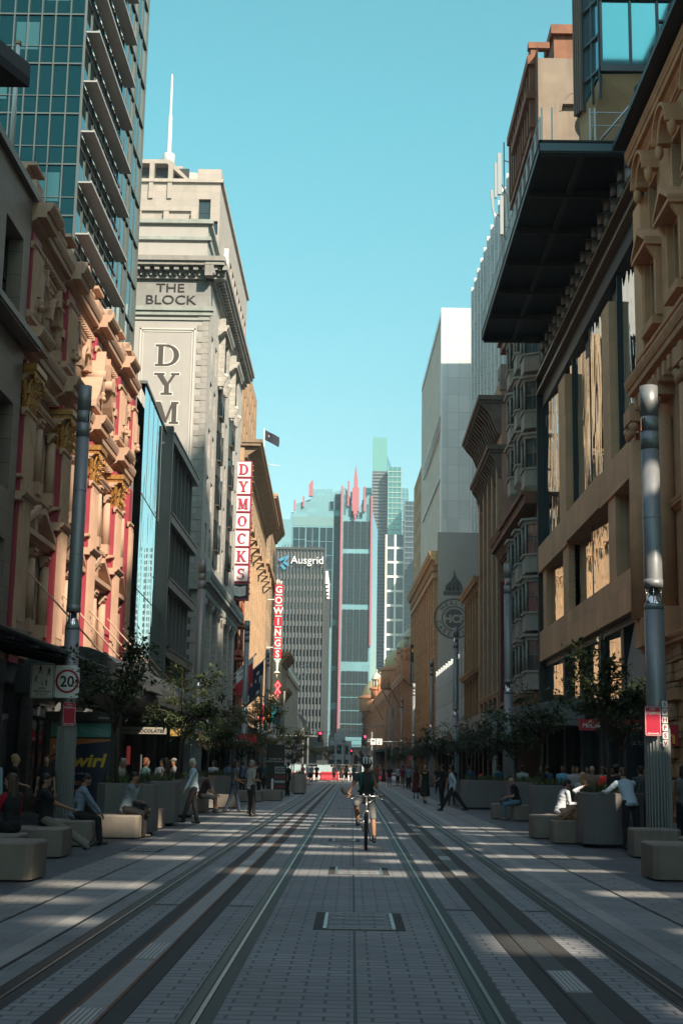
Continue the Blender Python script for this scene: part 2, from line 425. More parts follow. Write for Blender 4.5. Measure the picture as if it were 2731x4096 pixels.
for s in (-1, 1):
    for xr in (.99, 2.42):
        x = s * xr
        b = MB(); b.box(x - .125, x + .125, -30, 165, -.015, .006, 0)
        b.box(x - .085, x - .02, -30, 165, .006, .010, 1)      # groove
        b.box(x - .004, x + .026, -30, 165, .006, .016, 2)      # rail head
        b.box(x - .118, x - .112, -30, 165, .006, .009, 2)
        tag(b.build('tram_rail', [RAILD, plain('rail_groove', (.01, .01, .01), .5), STEEL], loc=(x, 0, 0)),
            'steel tram rail set in dark rubber, ' + {(-1, .99): 'just left of the cyclist\'s strip', (1, .99): 'just right of the cyclist\'s strip', (-1, 2.42): 'farthest left of the four', (1, 2.42): 'farthest right of the four'}[(s, xr)], 'tram rail', 'tram rails')
    xc = s * 1.705
    b = MB(); b.box(xc - .28, xc - .12, -30, 160, .004, .010, 0); b.box(xc + .12, xc + .28, -30, 160, .004, .010, 0)
    b.box(xc - .12, xc + .12, -30, 160, .004, .014, 1)
    b.box(xc - .125, xc - .095, -30, 160, .014, .017, 2); b.box(xc + .095, xc + .125, -30, 160, .014, .017, 2)
    p = thing('power_rail_strip', ('left' if s < 0 else 'right') + ' ground power strip between the tram rails with dark bands', 'power rail', (xc, 0, 0), 'ground power strips in the tracks')
    b.build('strip', [G_DARK, G_CONC if s < 0 else plain('dark_grey_plate', (.06, .06, .06), .6, var=.3), RUST if s < 0 else G_DARK], p)
    y = 8.5 if s < 0 else 7.2; k = 0
    while y < 130:
        c = MB()
        for q in range(5): c.box(xc - .085 + q * .036, xc - .069 + q * .036, y, y + 1.0, .0175, .022, 0)
        c.box(xc - .1, xc + .1, y - .05, y + 1.05, .014, .0172, 1)
        c.build('ribbed_plate', [plain('pale_insulator', (.5, .5, .48), .5), G_CONC], p)
        y += 11.0 if k % 2 else 3.4; k += 1
# cross expansion joints between the rails
sheet('cross_joint', [(a, c, y, y + .12) for y in (16.4, 38, 60) for a, c in ((-2.32, -1.99), (-1.42, -1.09), (1.09, 1.42), (1.99, 2.32))], .0085, RAILD)
# manholes in the middle strip and the side paving
def manhole(x, y, wx, wy, label, style=0):
    b = MB(); z = .0085
    b.box(x - wx / 2 - .10, x + wx / 2 + .10, y - wy / 2 - .05, y + wy / 2 + .05, .003, z, 0)
    b.box(x - wx / 2, x + wx / 2, y - wy / 2, y + wy / 2, z, z + .003, 1)
    fr = .018
    for a, c, d, e in ((-wx / 2, -wx / 2 + fr * 2, -wy / 2, wy / 2), (wx / 2 - fr * 2, wx / 2, -wy / 2, wy / 2), (-wx / 2, wx / 2, -wy / 2, -wy / 2 + fr), (-wx / 2, wx / 2, wy / 2 - fr, wy / 2)):
        b.box(x + a, x + c, y + d, y + e, z + .003, z + .006, 2)
    for q in (-.25, .02, .27):
        b.box(x - wx * .42, x + wx * .36, y + wy * q, y + wy * q + .014, z + .003, z + .0055, 3)
    for q in (-.3, -.06, .24):
        for r in (-.36, .12, .30): b.box(x + wx * q, x + wx * q + .10, y + wy * r, y + wy * r + .03, z + .003, z + .007, 2)
    o = b.build('manhole_cover', [G_DARK, G_TRACK, STEEL, RAILD], loc=(x, y, 0))
    tag(o, label, 'manhole cover', 'manhole covers in the paving')
manhole(.10, 15.1, .74, 1.55, 'large rectangular manhole cover with steel frame in the middle strip, nearest to the camera')
manhole(.13, 22.2, .74, 1.5, 'rectangular manhole cover in the middle strip between the nearest cover and the cyclist')
manhole(-.15, 31.2, .5, 1.0, 'small manhole cover just left of the bicycle\'s front wheel')
manhole(-.05, 38.5, .8, .8, 'narrow manhole cover behind and left of the cyclist')
manhole(-.2, 55.0, .5, .8, 'far small manhole cover left of the cyclist')
manhole(3.85, 26.5, .55, .9, 'rectangular manhole cover in the tactile band by the stone seats on the right')
manhole(-3.9, 26.5, .5, .8, 'rectangular manhole cover in the tactile band near the reclining man')
# sunlit band at the cross street, its brightness put in as pale stone
sheet('crossing_strip', [(-12, 12, 127, 139)], .012, G_LIGHT)
sheet('cross_street', [(-120, -10.6, 126, 139)], -.008, G_FAR)
# ------------------------------------------------------------ shared building materials
CREAM = mat('cream_sandstone', (.47, .305, .22), var=.10, block=(.9, .4), mortar=.006, joint=.8, streak=.25)
CREAMP = mat('cream_painted_stone', (.51, .335, .24), var=.08, bump=.15, streak=.22)
REDP = mat('crimson_paint', (.34, .04, .065), rough=.55, var=.08, bump=.08, streak=.1)
GOLD = mat('gilded_plaster', (.42, .21, .06), rough=.42, metal=.35, var=.35, nscale=9, bump=.6)
CLAD = mat('brown_grey_cladding', (.235, .185, .155), rough=.55, var=.10, block=(1.5, .75, 0), mortar=.012, joint=.45, bump=.15, streak=.12)
WFRD = plain('dark_window_frame', (.03, .03, .032), .45)
WFRL = plain('pale_window_frame', (.5, .47, .42), .55)
WGL = glass('window_glass', (.02, .026, .03), .05, 0., ripple=.006, rscale=(2, 2, 2))
WGL2 = glass('grey_window_glass', (.10, .12, .13), .06, .35, ripple=.006, rscale=(2, 2, 2))
DARKV = plain('shopfront_shade', (.018, .017, .017), .6)
TEALG = glass('teal_tower_glass', (.022, .065, .07), .03, .85, ripple=.012, rscale=(.5, .5, .2))
TEALG2 = glass('teal_clear_glass', (.05, .14, .15), .03, .8, ripple=.01, rscale=(.5, .5, .25))
MULL = plain('mullion_metal', (.16, .17, .165), .4, .7)
LEDGE = plain('pale_metal_ledge', (.42, .40, .385), .45, .3, var=.1)
BLUEG = glass('wavy_blue_glass', (.50, .78, .84), .012, 1.0, ripple=.022, rscale=(1.0, .55, .10), dist=.9)
GREYM = plain('grey_metal_frame', (.15, .155, .16), .45, .5, var=.15)
PALES = mat('pale_rendered_wall', (.43, .41, .395), rough=.85, var=.05, nscale=.5, bump=.1, streak=.10)
PALEB = mat('pale_ashlar', (.46, .43, .40), var=.14, nscale=2.5, block=(.75, .36), mortar=.014, joint=.6, streak=.3)
GREYB = mat('dark_grey_ashlar', (.125, .125, .13), var=.2, block=(.9, .42), mortar=.012, joint=.6, streak=.2)
TANB = mat('tan_brick', (.48, .30, .18), var=.10, block=(.6, .28), mortar=.012, joint=.85, streak=.2)
TANS = mat('tan_sandstone', (.49, .32, .20), var=.12, block=(1.1, .5), mortar=.014, joint=.7, streak=.25)
REDT = mat('red_terracotta', (.40, .10, .055), var=.2, block=(.3, .2), joint=.6)
WHIT = mat('white_render', (.84, .80, .74), var=.05, nscale=.6, bump=.1, streak=.12)
BRNZ = plain('dark_bronze', (.045, .042, .036), .45, .4, var=.3)
ROOFM = mat('roof_gravel', (.22, .21, .20), bump=.1)

def mass(b, x0, x1, y0, y1, z0, z1, m=0, skip=''):
    """the rest of a building's body as open box walls"""
    if 'L' not in skip: b.poly([(x0, y1, z0), (x0, y0, z0), (x0, y0, z1), (x0, y1, z1)], m)
    if 'R' not in skip: b.poly([(x1, y0, z0), (x1, y1, z0), (x1, y1, z1), (x1, y0, z1)], m)
    if 'F' not in skip: b.poly([(x0, y0, z0), (x1, y0, z0), (x1, y0, z1), (x0, y0, z1)], m)
    if 'B' not in skip: b.poly([(x1, y1, z0), (x0, y1, z0), (x0, y1, z1), (x1, y1, z1)], m)
    if 'T' not in skip: b.poly([(x0, y0, z1), (x1, y0, z1), (x1, y1, z1), (x0, y1, z1)], m)
def grid(u0, u1, nu, v0, v1, nv, w, h, du=0):
    return [(u0 + (u1 - u0) * (i + .5) / nu + du, v0 + (v1 - v0) * (j + .5) / nv) for j in range(nv) for i in range(nu)]
def holes_of(cs, w, h): return [(u - w / 2, u + w / 2, v - h / 2, v + h / 2) for u, v in cs]
def shops(F, u0, u1, p, h=3.9, n=4, pier=None, names=True, lit=0):
    """a ground floor of shop windows between piers, with a dark recess"""
    b = MB(); k = (u1 - u0) / n
    for i in range(n + 1): b.fbox(F, u0 + k * i - .25, u0 + k * i + .25, 0, h, -.45, 0, 0)
    b.fbox(F, u0 - .25, u1 + .25, h, h + .7, -.45, .02, 0)
    b.build('shopfront_piers', pier or GREYB, p)
    for i in range(n):
        g = MB(); a = u0 + k * i + .25; c = a + k - .5
        g.fbox(F, a, c, 0, .35, -.4, -.3, 0); g.fbox(F, a, c, h - .5, h, -.4, -.3, 0)
        for x in (a, (a + c) / 2, c): g.fbox(F, x - .03, x + .03, .35, h - .5, -.4, -.31, 0)
        g.poly([F.p(a, .35, -.36), F.p(c, .35, -.36), F.p(c, h - .5, -.36), F.p(a, h - .5, -.36)], 1)
        o = g.build('shop_window', [WFRD, WGL], p); sr = random.Random(int(a * 7 + F.o.x * 13))
        for q in range(2):
            w_ = sr.uniform(.35, 1.0); x = a + .2 + sr.random() * max(.1, c - a - .5 - w_); z = sr.uniform(.6, 1.7); cc = sr.choice(((.5, .42, .3), (.3, .3, .32), (.4, .05, .05), (.55, .5, .42), (.12, .2, .25)))
            if sr.random() < .7: g = MB(); g.fbox(F, x, x + w_, z, z + sr.uniform(.5, 1.4), -.352, -.335, 0); g.build('glowing_poster', plain('poster_glow_%d' % int(cc[0] * 100), cc, .6, emit=.12), p)  # posters on the glass, given a faint glow so they show

# ================= 1. stone-clad office block, far left
p = thing('office_block', 'brown grey stone-clad office block with deep window recesses at the far left edge', 'building', (-10.5, 30, 0))
F = left(-10.5); b = MB()
ws = [(u, v) for v in (6.8, 11.0, 16.3) for u in (16, 20, 24, 28, 32, 36, 39.2)]
hl = [(u - 1.05, u + 1.05, v - 1.35, v + 1.35) for u, v in ws]
b.wall(F, 10, 41.1, 4.6, 19.3, hl, .55); mass(b, -26, -10.5, 10, 41.1, 4.6, 19.3, 0, 'R')
b.build('wall', CLAD, p)
for u, v in ws: put_window(F, u, v - 1.35, -.5, 2.1, 2.7, 'g22', WFRD, WGL2, p)
b = MB(); b.fbox(F, 9.9, 41.2, 14.35, 14.55, 0, .55, 0); b.fbox(F, 9.9, 41.2, 14.28, 14.35, .1, .5, 0); b.build('string_ledge', plain('weathered_metal_ledge', (.2, .18, .16), .5, .4, var=.2), p)
b = MB(); b.fbox(F, 9.9, 41.2, 19.3, 19.55, -.4, .18, 0); b.fbox(F, 9.9, 41.2, 5.0, 5.3, 0, .25, 0); b.build('coping', plain('weathered_metal_ledge', (.2, .18, .16)), p)
shops(F, 11, 41, p, 3.9, 6)
# roof canopy wedge and flagpoles seen at the top-left corner
p2 = thing('roof_canopy', 'dark wedge-shaped canopy jutting over the street at the top left corner', 'canopy', (-9.4, 26, 17.8))
b = MB(); b.prism([(-12.5, 20, 17.9), (-8.0, 30.3, 17.55), (-12.5, 30.3, 17.55)], (0, 0, .25), 0); b.prism([(-12.5, 20, 18.15), (-8.0, 30.3, 17.8), (-12.5, 30.3, 17.8)], (0, 0, .35), 1)
b.build('canopy_panel', [plain('dark_soffit', (.03, .03, .032), .6), GREYM], p2)
for x, y, z0, z1, lb in ((-10.45, 38, 19.5, 23.0, 'white flagpole on the parapet of the stone-clad block, the shorter one'), (-11.2, 38, 19.5, 26.0, 'white flagpole on the parapet at the top left corner, the taller one')):
    q = thing('flagpole', lb, 'flagpole', (x, y, z0), 'flagpoles on the left parapet')
    b = MB(); b.tube([(x, y, z0), (x, y, z1)], [.085, .06], 0, 10); b.build('pole', plain('white_pole_paint', (.68, .68, .68), .35), q)
    b = MB(); b.lathe([(.0, -.03), (.10, 0), (.10, .09), (0, .12)], (x, y, z1), 10); b.build('cap', plain('dull_brass', (.3, .22, .14), .4, .7), q)

# ================= 2. ornate Victorian building with crimson pillars
p = thing('ornate_building', 'ornate cream Victorian building with crimson pillars and gilded capitals, half in shade', 'building', (-10.5, 52, 0))
F = left(-10.95); Y0, Y1 = 41.2, 62.5
pil = [42.0, 47.6, 53.1, 58.7]
bays = [(42.7, 46.9), (48.3, 52.4), (53.8, 58.0), (59.4, 61.8)]
fl = [(5.9, 8.5), (10.5, 12.9), (15.7, 17.5)]
hl = []; wn = []
for a, c in bays:
    n = 2; k = (c - a) / n
    for i in range(n):
        u = a + k * (i + .5)
        for v0, v1 in fl: hl.append((u - .62, u + .62, v0, v1)); wn.append((u, v0, v1))
b = MB(); b.wall(F, Y0, Y1, 4.6, 18.5, hl, .45)
mass(b, -24, -10.95, Y0, 57, 4.6, 19.2, 0, 'RB'); mass(b, -12.0, -10.95, 57, Y1, 4.6, 19.2, 0, 'RF')
b.build('wall', CREAM, p)
for u, v0, v1 in wn: put_window(F, u, v0, -.4, 1.24, v1 - v0, 'sash', plain('crimson_window_frame', (.2, .03, .045), .5), WGL, p)
# horizontal mouldings
def run(v, h, d, name, dent=False, steps=4):
    b = MB(); b.cornice(F, Y0, Y1, v, h, d, 0, 0, steps, ends=False)
    for u in pil: b.cornice(F, u - .85, u + .85, v, h + .03, d + .42, 0, 0, steps, ends=False)
    if dent:
        u = Y0 + .1
        while u < Y1: b.fbox(F, u, u + .14, v - .16, v, 0, d * .55, 0); u += .3
    b.build(name, CREAMP, p)
run(9.35, .45, .38, 'string_course'); run(14.15, .95, .62, 'main_cornice', True, 6); run(13.2, .35, .18, 'frieze_moulding', False, 2)
run(18.4, .85, .70, 'top_cornice', True, 6); run(4.7, .4, .3, 'base_course'); run(15.3, .25, .16, 'sill_course', False, 2); run(10.15, .2, .16, 'lower_sill_course', False, 2)
for u in pil + [62.1]:
    e = u == 62.1; w_ = .38 if e else .62
    # giant order: red shaft with a fluted cream face and a gilded capital
    b = MB(); b.fbox(F, u - w_, u + w_, 4.6, 14.1, 0, .50, 0); b.fbox(F, u - w_, u + w_, 15.1, 18.4, 0, .46, 0); b.fbox(F, u - w_ * .9, u + w_ * .9, 19.2, 19.9, -.5, .1, 0)
    b.build('red_pillar', REDP, p)
    b = MB()
    for v0, v1, n_ in ((5.6, 12.3, .50), (15.7, 17.8, .46)):
        b.fbox(F, u - w_ + .14, u + w_ - .02, v0, v1, n_ - .02, n_ + .12, 0)
        for q in range(5):
            x = u - w_ + .22 + (2 * w_ - .34) * q / 4.6
            b.fbox(F, x, x + .07, v0 + .25, v1 - .2, n_ + .12, n_ + .155, 0)
        b.cornice(F, u - w_, u + w_, v0 - .5, .5, .2, 0, n_ - .1, 3); b.cornice(F, u - w_, u + w_, v1, .22, .14, 0, n_ - .02, 2)
    # scroll bracket in the upper order
    for a in range(7):
        th = a / 6 * 5.2; r = .30 * (1 - a / 8)
        c = F.p(u, 16.0 + r * math.sin(th) * .8 + a * .03, .64 + .08 * math.cos(th)); b.ball(c, (.11, .2, .11), 0, 8, 5)
    b.fbox(F, u - .26, u + .3, 16.3, 17.2, .56, .70, 0)
    b.build('fluted_face', CREAMP, p)
    g = MB(); rnd = random.Random(int(u * 10))
    if not e:
        g.fbox(F, u - .72, u + .72, 13.75, 13.95, 0, .86, 0); g.fbox(F, u - .66, u + .66, 13.6, 13.75, 0, .8, 0)
        g.fbox(F, u - .54, u + .54, 12.3, 13.6, 0, .54, 0)
        for row, (zz, nn, L_) in enumerate(((12.3, 7, .50), (12.68, 6, .52), (13.02, 7, .50))):
            for q in range(nn + 4):
                if q < nn: c0 = F.p(u - .56 + 1.12 * (q + .5 + .5 * (row % 2) - .25) / nn, zz, .52); o_ = F.n; sd = F.u
                else: c0 = F.p(u - .55, zz, .06 + (q - nn) * .14); o_ = -F.u; sd = F.n
                j = rnd.uniform(.8, 1.2); k0 = .075; z1_ = Vector((0, 0, 1))
                pts = [(0, .03, 1.), (.5, .06, 1.15), (.85, .13, .8), (1.0, .22, .5), (.92, .27, .3)]
                ps = [(c0 + z1_ * L_ * a * j + o_ * (b_ + row * .03), k0 * w_) for a, b_, w_ in pts]
                for (p0, w0), (p1, w1) in zip(ps, ps[1:]): g.box8([p0 - sd * w0 - o_ * .04, p0 + sd * w0 - o_ * .04, p0 + sd * w0 * .5 + o_ * .02, p0 - sd * w0 * .5 + o_ * .02, p1 - sd * w1 - o_ * .04, p1 + sd * w1 - o_ * .04, p1 + sd * w1 * .5 + o_ * .02, p1 - sd * w1 * .5 + o_ * .02])
        for sx in (-.58, .58):
            for k in range(8): a_ = k * .8; r_ = .16 * (1 - k / 10); g.ball(F.p(u + sx + r_ * math.cos(a_) * .6, 13.42 + r_ * math.sin(a_), .74 + .02 * k), (.05, .05, .05), 0, 6, 4)
        g.build('gilded_capital', GOLD, p)
# window surrounds: half columns, small entablatures, pediments, arches
for bi, (a, c) in enumerate(bays):
    k = (c - a) / 2; b = MB()
    for v0, v1 in fl:
        for u in (a + .05, a + k, c - .05):
            b.fbox(F, u - .26, u + .26, v0 - .1, v0 + .32, 0, .34, 0); b.fcyl(F, u, .16, v0 + .32, v1 - .25, .19, 0, 10, .165)
            b.cornice(F, u - .2, u + .2, v1 - .28, .28, .2, 0, .1, 3); b.fbox(F, u - .24, u + .24, v1, v1 + .1, 0, .36, 0)
        b.cornice(F, a - .1, c + .1, v1 + .1, .34, .34, 0, 0, 4, ends=False)
        b.fbox(F, a, c, v0 - .22, v0 - .1, 0, .26, 0)
    b.build('window_surround', CREAMP, p)
    b = MB()
    # triangular open pediment over the middle floor
    m_ = (a + c) / 2; z0 = 8.95
    b.fbox(F, a - .05, c + .05, z0 - .1, z0 + .08, 0, .5, 0)
    for s in (-1, 1):
        q = [F.p(m_ + s * (k + .02), z0 + .08, 0), F.p(m_ + s * (k + .02), z0 + .26, 0), F.p(m_ + s * .35, z0 + 1.05, 0), F.p(m_ + s * .35, z0 + .85, 0)]
        b.prism(q, F.n * .52, 0)
    b.fbox(F, m_ - .2, m_ + .2, z0 + .1, z0 + .95, 0, .3, 0)
    b.build('pediment', CREAMP, p)
    b = MB()
    for i in range(2):
        u = a + k * (i + .5)
        b.arch(F, u, 16.85, .5, .2, 0, .3, 0, 9); b.arch(F, u, 16.85, .7, .09, 0, .4, 0, 9)
        b.fbox(F, u - .1, u + .1, 17.35, 17.95, 0, .46, 0)
    for i in range(3):
        u = a + k * i; b.fbox(F, u - .2, u + .2, 16.55, 16.85, 0, .42, 0)
    b.build('arched_head', CREAMP, p)
# big curved broken pediment near the middle of the first floor
b = MB()
for s in (-1, 1):
    for q in range(7):
        th0 = R(8 + q * 9); th1 = R(8 + (q + 1) * 9); rr = 2.1
        P = lambda th, r_: F.p(53.1 + s * (2.3 - r_ * math.sin(th) * .9), 15.05 + r_ * (1 - math.cos(th)) * 1.0 + th * .9, 0)
        b.prism([P(th0, rr), P(th1, rr), P(th1, rr) + Vector((0, 0, .26)), P(th0, rr) + Vector((0, 0, .26))], F.n * .85, 0)
    b.tube([F.p(53.1 + s * .75, 16.75, .1), F.p(53.1 + s * .75, 16.75, .95)], .22, 0, 12)
b.build('curved_pediment', CREAMP, p)
# parapet: balustrade, pedestals with flared caps, raised red blocks
b = MB()
for (a, c) in ((42.8, 46.8), (48.4, 52.3), (53.9, 57.9), (59.5, 61.6)):
    b.fbox(F, a, c, 19.25, 19.42, -.15, .3, 0); b.fbox(F, a, c, 19.95, 20.1, -.2, .34, 0)
    u = a + .15
    while u < c: b.tube([F.p(u, 19.42, .08), F.p(u, 19.62, .08), F.p(u, 19.95, .08)], [.07, .11, .06], 0, 7); u += .28
    m_ = (a + c) / 2
    for s in (-1, 1):
        b.prism([F.p(m_ + s * 1.3, 20.08, 0), F.p(m_ + s * 1.3, 20.26, 0), F.p(m_ + s * .2, 20.7, 0), F.p(m_ + s * .2, 20.42, 0)], F.n * .42, 0)
b.build('parapet', CREAMP, p)
for u in pil + [61.9]:
    b = MB(); h = .55 if u > 45 else .75
    b.fbox(F, u - .42, u + .42, 19.25, 19.5 + h, -.4, .42, 0); b.cornice(F, u - .42, u + .42, 19.5 + h, .42, .3, 0, -.15, 5)
    b.fbox(F, u - .6, u + .6, 19.92 + h, 20.04 + h, -.6, .42, 0)
    if u < 45: b.tube([F.p(u - .5, 19.75, 0.2), F.p(u + .5, 19.75, .2)], .3, 0, 12)
    b.build('pedestal', CREAMP, p)
b = MB(); b.box(-12.9, -11.5, 46.9, 53.9, 19.2, 21.5, 0); b.box(-12.9, -11.5, 54.4, 59.2, 19.2, 21.3, 0); b.build('raised_red_attic', REDP, p)
b = MB(); b.fbox(F, 62.5, 63.3, 0, 20.3, -.2, .38, 0); b.build('grey_end_pier', mat('grey_stone_pier', (.34, .30, .26), block=(1.0, 1.2, 0), joint=.7), p)
shops(F, 41.5, 63, p, 4.1, 4)
# slim stays holding the awning
b = MB()
for u in (43, 47.6, 52.8, 57.5, 61.5): b.tube([F.p(u, 7.6, .5), F.p(u + 1.2, 4.9, 3.0)], .03, 0, 6)
b.build('awning_stay', CREAMP, p)

# ================= 3. glass tower behind
p = thing('glass_tower', 'tall dark teal glass tower with pale slanting ledges rising behind the ornate building', 'building', (-12.1, 62, 0))
FX = -12.1; TY0, TY1 = 54.5, 69.9; b = MB()
b.poly([(-34, TY0, 19), (FX, TY0, 19), (FX, TY0, 80), (-34, TY0, 80)], 0)
b.poly([(FX, TY0, 19), (FX, TY1, 19), (FX, TY1, 80), (FX, TY0, 80)], 1)
b.poly([(FX, TY1, 0), (-34, TY1, 0), (-34, TY1, 80), (FX, TY1, 80)], 1); b.poly([(-34, TY0, 80), (FX, TY0, 80), (FX, TY1, 80), (-34, TY1, 80)], 0)
b.build('glass_skin', [TEALG, TEALG2], p)
b = MB(); Ff = front(TY0); Fs = left(FX); z = 19.7
while z < 60:
    b.fbox(Ff, -34, FX, z, z + .07, 0, .07); b.fbox(Ff, -34, FX, z + .85, z + .89, 0, .05); b.fbox(Fs, 64.1, TY1, z, z + .09, 0, .09); b.fbox(Fs, TY0, 64.1, z + .9, z + .98, 0, .05); z += 2.33
x = FX
for x in (-12.12, -12.75, -13.4, -14.0, -14.6, -15.2, -15.9, -16.5, -17.1, -17.7, -18.3, -19.5, -21, -22.5, -24): b.fbox(Ff, x - .03, x + .03, 19, 62, .005, .10)
y = TY0
while y < TY1: b.fbox(Fs, y - .035, y + .035, 19, 62, .005, .045); y += 1.28
b.fbox(Fs, TY1 - .08, TY1, 19, 62, 0, .12); b.fbox(Fs, 66.8, 66.9, 19, 62, 0, .1)
b.build('mullion', MULL, p)
b = MB()
for k in range(9):
    for j in range(4):
        if (k * 7 + j * 5) % 4 == 1: b = MB(); b.fbox(Ff, -17.6 + j * 1.25, -16.6 + j * 1.25, 20.4 + k * 2.33, 21.7 + k * 2.33, -.0, .012); b.build('pale_blind', glass('pale_teal_blind', (.06, .15, .16), .2, .5), p)
for k in range(16):
    z = 23.6 + 2.33 * (k - 1); b = MB()
    b.fbox(Fs, TY0 + .05, 63.9, z, z + .07, .03, .62, 0); b.fbox(Fs, TY0 + .05, 63.9, z + .07, z + .12, .56, .62, 0)
    y = TY0 + .9
    while y < 63.9: b.fbox(Fs, y - .03, y + .03, z + .0, z + .22, 0, .18, 1); y += 1.28
    if z > 21: b.build('sunshade_ledge', [LEDGE, plain('bright_bracket', (.7, .7, .7), .3, .8)], p)

# ================= 4. mirror-glass infill
p = thing('mirror_glass_building', 'low building faced in wavy blue mirror glass between the ornate and the grey-framed one', 'building', (-10.5, 68, 0))
F = left(-10.5); b = MB(); b.poly([F.p(63.35, 5.2, .3), F.p(73.3, 5.2, -.06), F.p(73.3, 19.6, -.06), F.p(63.35, 19.6, .3)], 0)
b.build('mirror_glass', BLUEG, p)
b = MB()
F_ = F; F = Fr((-10.5 + .0, 0, 0), (0, 1, 0), (1, 0, 0)); G_ = Fr((-10.2, 63.35, 0), (-.36, 9.95, 0), (9.95, .36, 0))
for v in (9.6, 14.2): b.fbox(G_, 0, 9.9, v, v + .035, 0, .02)
for u in (1.9, 3.9, 5.9, 7.9): b.fbox(G_, u, u + .03, 14.2, 19.6, 0, .016)
b.fbox(G_, 0, 9.95, 19.6, 19.75, -.3, .06); b.fbox(F, 63.3, 73.35, 4.9, 5.2, -.3, .1); mass(b, -24, -10.95, 63.35, 73.3, 0, 19.55, 0, 'RF')
for u in (64, 66, 68, 70, 72): b.fbox(F, u, u + .08, 18.7, 18.78, 0, .06)
b.build('glass_joint', GREYM, p)
shops(F, 63.6, 73.2, p, 3.9, 2)

# ================= 5. grey-framed modern block
p = thing('grey_framed_block', 'modern block with grey projecting slabs and dark vertical fins beside the mirror glass', 'building', (-10.5, 80, 0))
b = MB(); b.poly([F.p(73.6, 5, -.12), F.p(86, 5, -.12), F.p(86, 19.3, -.12), F.p(73.6, 19.3, -.12)], 0); b.build('dark_glazing', glass('dark_glazing_glass', (.09, .12, .13), .04, .75, ripple=.03, rscale=(.6, .6, .2)), p)
for z in (7.3, 11.1, 14.7, 19.2):
    b = MB(); b.fbox(F, 73.7, 86.1, z, z + .45, -.4, .36, 0); b.fbox(F, 73.7, 86.2, z + .45, z + .55, -.4, .42, 0); b.build('floor_slab', GREYM, p)
b = MB()
for z0, z1 in ((7.85, 11.1), (11.65, 14.7), (15.25, 19.2), (4.8, 7.3)):
    for k in range(7): u = 74.3 + k * 1.75; b.fbox(F, u, u + .08, z0, z1, -.12, .1, 0)
b.build('vertical_fin', GREYM, p)
b = MB(); b.fbox(F, 73.32, 73.7, 4.5, 20.0, -.1, .34, 0); b.build('end_frame', plain('dark_steel_frame', (.06, .062, .066), .4, .6), p)
b = MB(); mass(b, -24, -10.95, 73.4, 86, 0, 19.4, 0, 'R'); b.build('body', GREYB, p)
shops(F, 74, 86, p, 3.9, 3)

# ================= 6. tall pale block with the painted vertical sign
p = thing('pale_corner_block', 'tall pale stone block with THE BLOCK on its frieze and huge painted serif letters', 'building', (-10.5, 105, 0))
W = 91.5; Ff = front(W); Fs = left(-10.5); XL = -30
b = MB(); b.fbox(Ff, XL, -10.86, 36.6, 39.6, -6, -.62, 0); b.poly([Ff.p(XL, 5), Ff.p(-10.52, 5), Ff.p(-10.52, 33.1), Ff.p(XL, 33.1)], 0); b.poly([Ff.p(XL, 36.6, -.6), Ff.p(-10.9, 36.6, -.6), Ff.p(-10.9, 39.6, -.6), Ff.p(XL, 39.6, -.6)], 0)
b.build('painted_side_wall', PALES, p)
b = MB()
k = 0; z = 5.0
while z < 33:
    dx = .75 if k % 2 else .42; b.fbox(Ff, -10.5 - dx, -10.49, z, z + .40, -.2, .05 if k % 2 else .03); z += .42; k += 1
b.build('quoin', mat('quoin_stone', (.36, .34, .32), var=.15), p)
b = MB(); b.poly([Ff.p(XL, 33.1), Ff.p(-10.5, 33.1), Ff.p(-10.5, 35.2), Ff.p(XL, 35.2)], 0); b.build('frieze', mat('frieze_stone', (.30, .295, .29), block=(1.0, .42), joint=.8, var=.12), p)
b = MB(); b.fbox(Ff, XL, -10.2, 32.85, 33.15, -.1, .28); b.fbox(Ff, XL, -10.3, 32.55, 32.85, -.1, .16); b.fbox(Ff, XL, -10.4, 32.2, 32.3, -.1, .1)
b.build('string_course', mat('verdigris_stone', (.33, .36, .34), var=.2), p)
def big_cornice(Fx, u0, u1, z, m0=1., tag_='great_cornice'):
    b = MB(); b.fbox(Fx, u0, u1, z, z + .35, -.3, .25); b.fbox(Fx, u0, u1, z + .35, z + .75, -.3, .3)
    u = u0
    while u < u1: b.fbox(Fx, u, u + .16, z + .18, z + .36, .25, .42); b.fbox(Fx, u, u + .34, z + .48, z + .78, .3, .78) if int((u - u0) / .34) % 2 else None; u += .34
    b.fbox(Fx, u0, u1, z + .78, z + 1.05, -.3, .95); b.fbox(Fx, u0, u1, z + 1.05, z + 1.4, -.3, 1.1); b.build(tag_, mat('cornice_stone', (.30, .29, .275), var=.15, streak=.3), p)
big_cornice(Ff, XL, -9.45, 35.2); big_cornice(Fs, W - 1.0, 120, 35.2)
b = MB(); b.fbox(Ff, XL, -10.6, 38.35, 38.6, -.8, -.4); b.fbox(Ff, XL, -10.5, 39.6, 39.9, -.8, -.35); b.fbox(Fs, W + .6, 118, 38.35, 38.6, -.8, -.2); b.fbox(Fs, W + .6, 118, 39.6, 39.9, -.8, -.1); b.fbox(Fs, W + .95, 118, 36.6, 39.6, -.9, -.352)
b.build('attic_moulding', mat('verdigris_stone', (.33, .36, .34)), p)
b = MB()
text_into(b, 'THE', Ff, -13.3, 34.28, .0, .62, 0, .05, 'CENTER', bold=-.0, squash=1.25); text_into(b, 'BLOCK', Ff, -13.2, 33.38, .0, .66, 0, .05, 'CENTER', squash=1.18)
b.build('carved_lettering', plain('near_black_paint', (.022, .02, .022), .6), p)
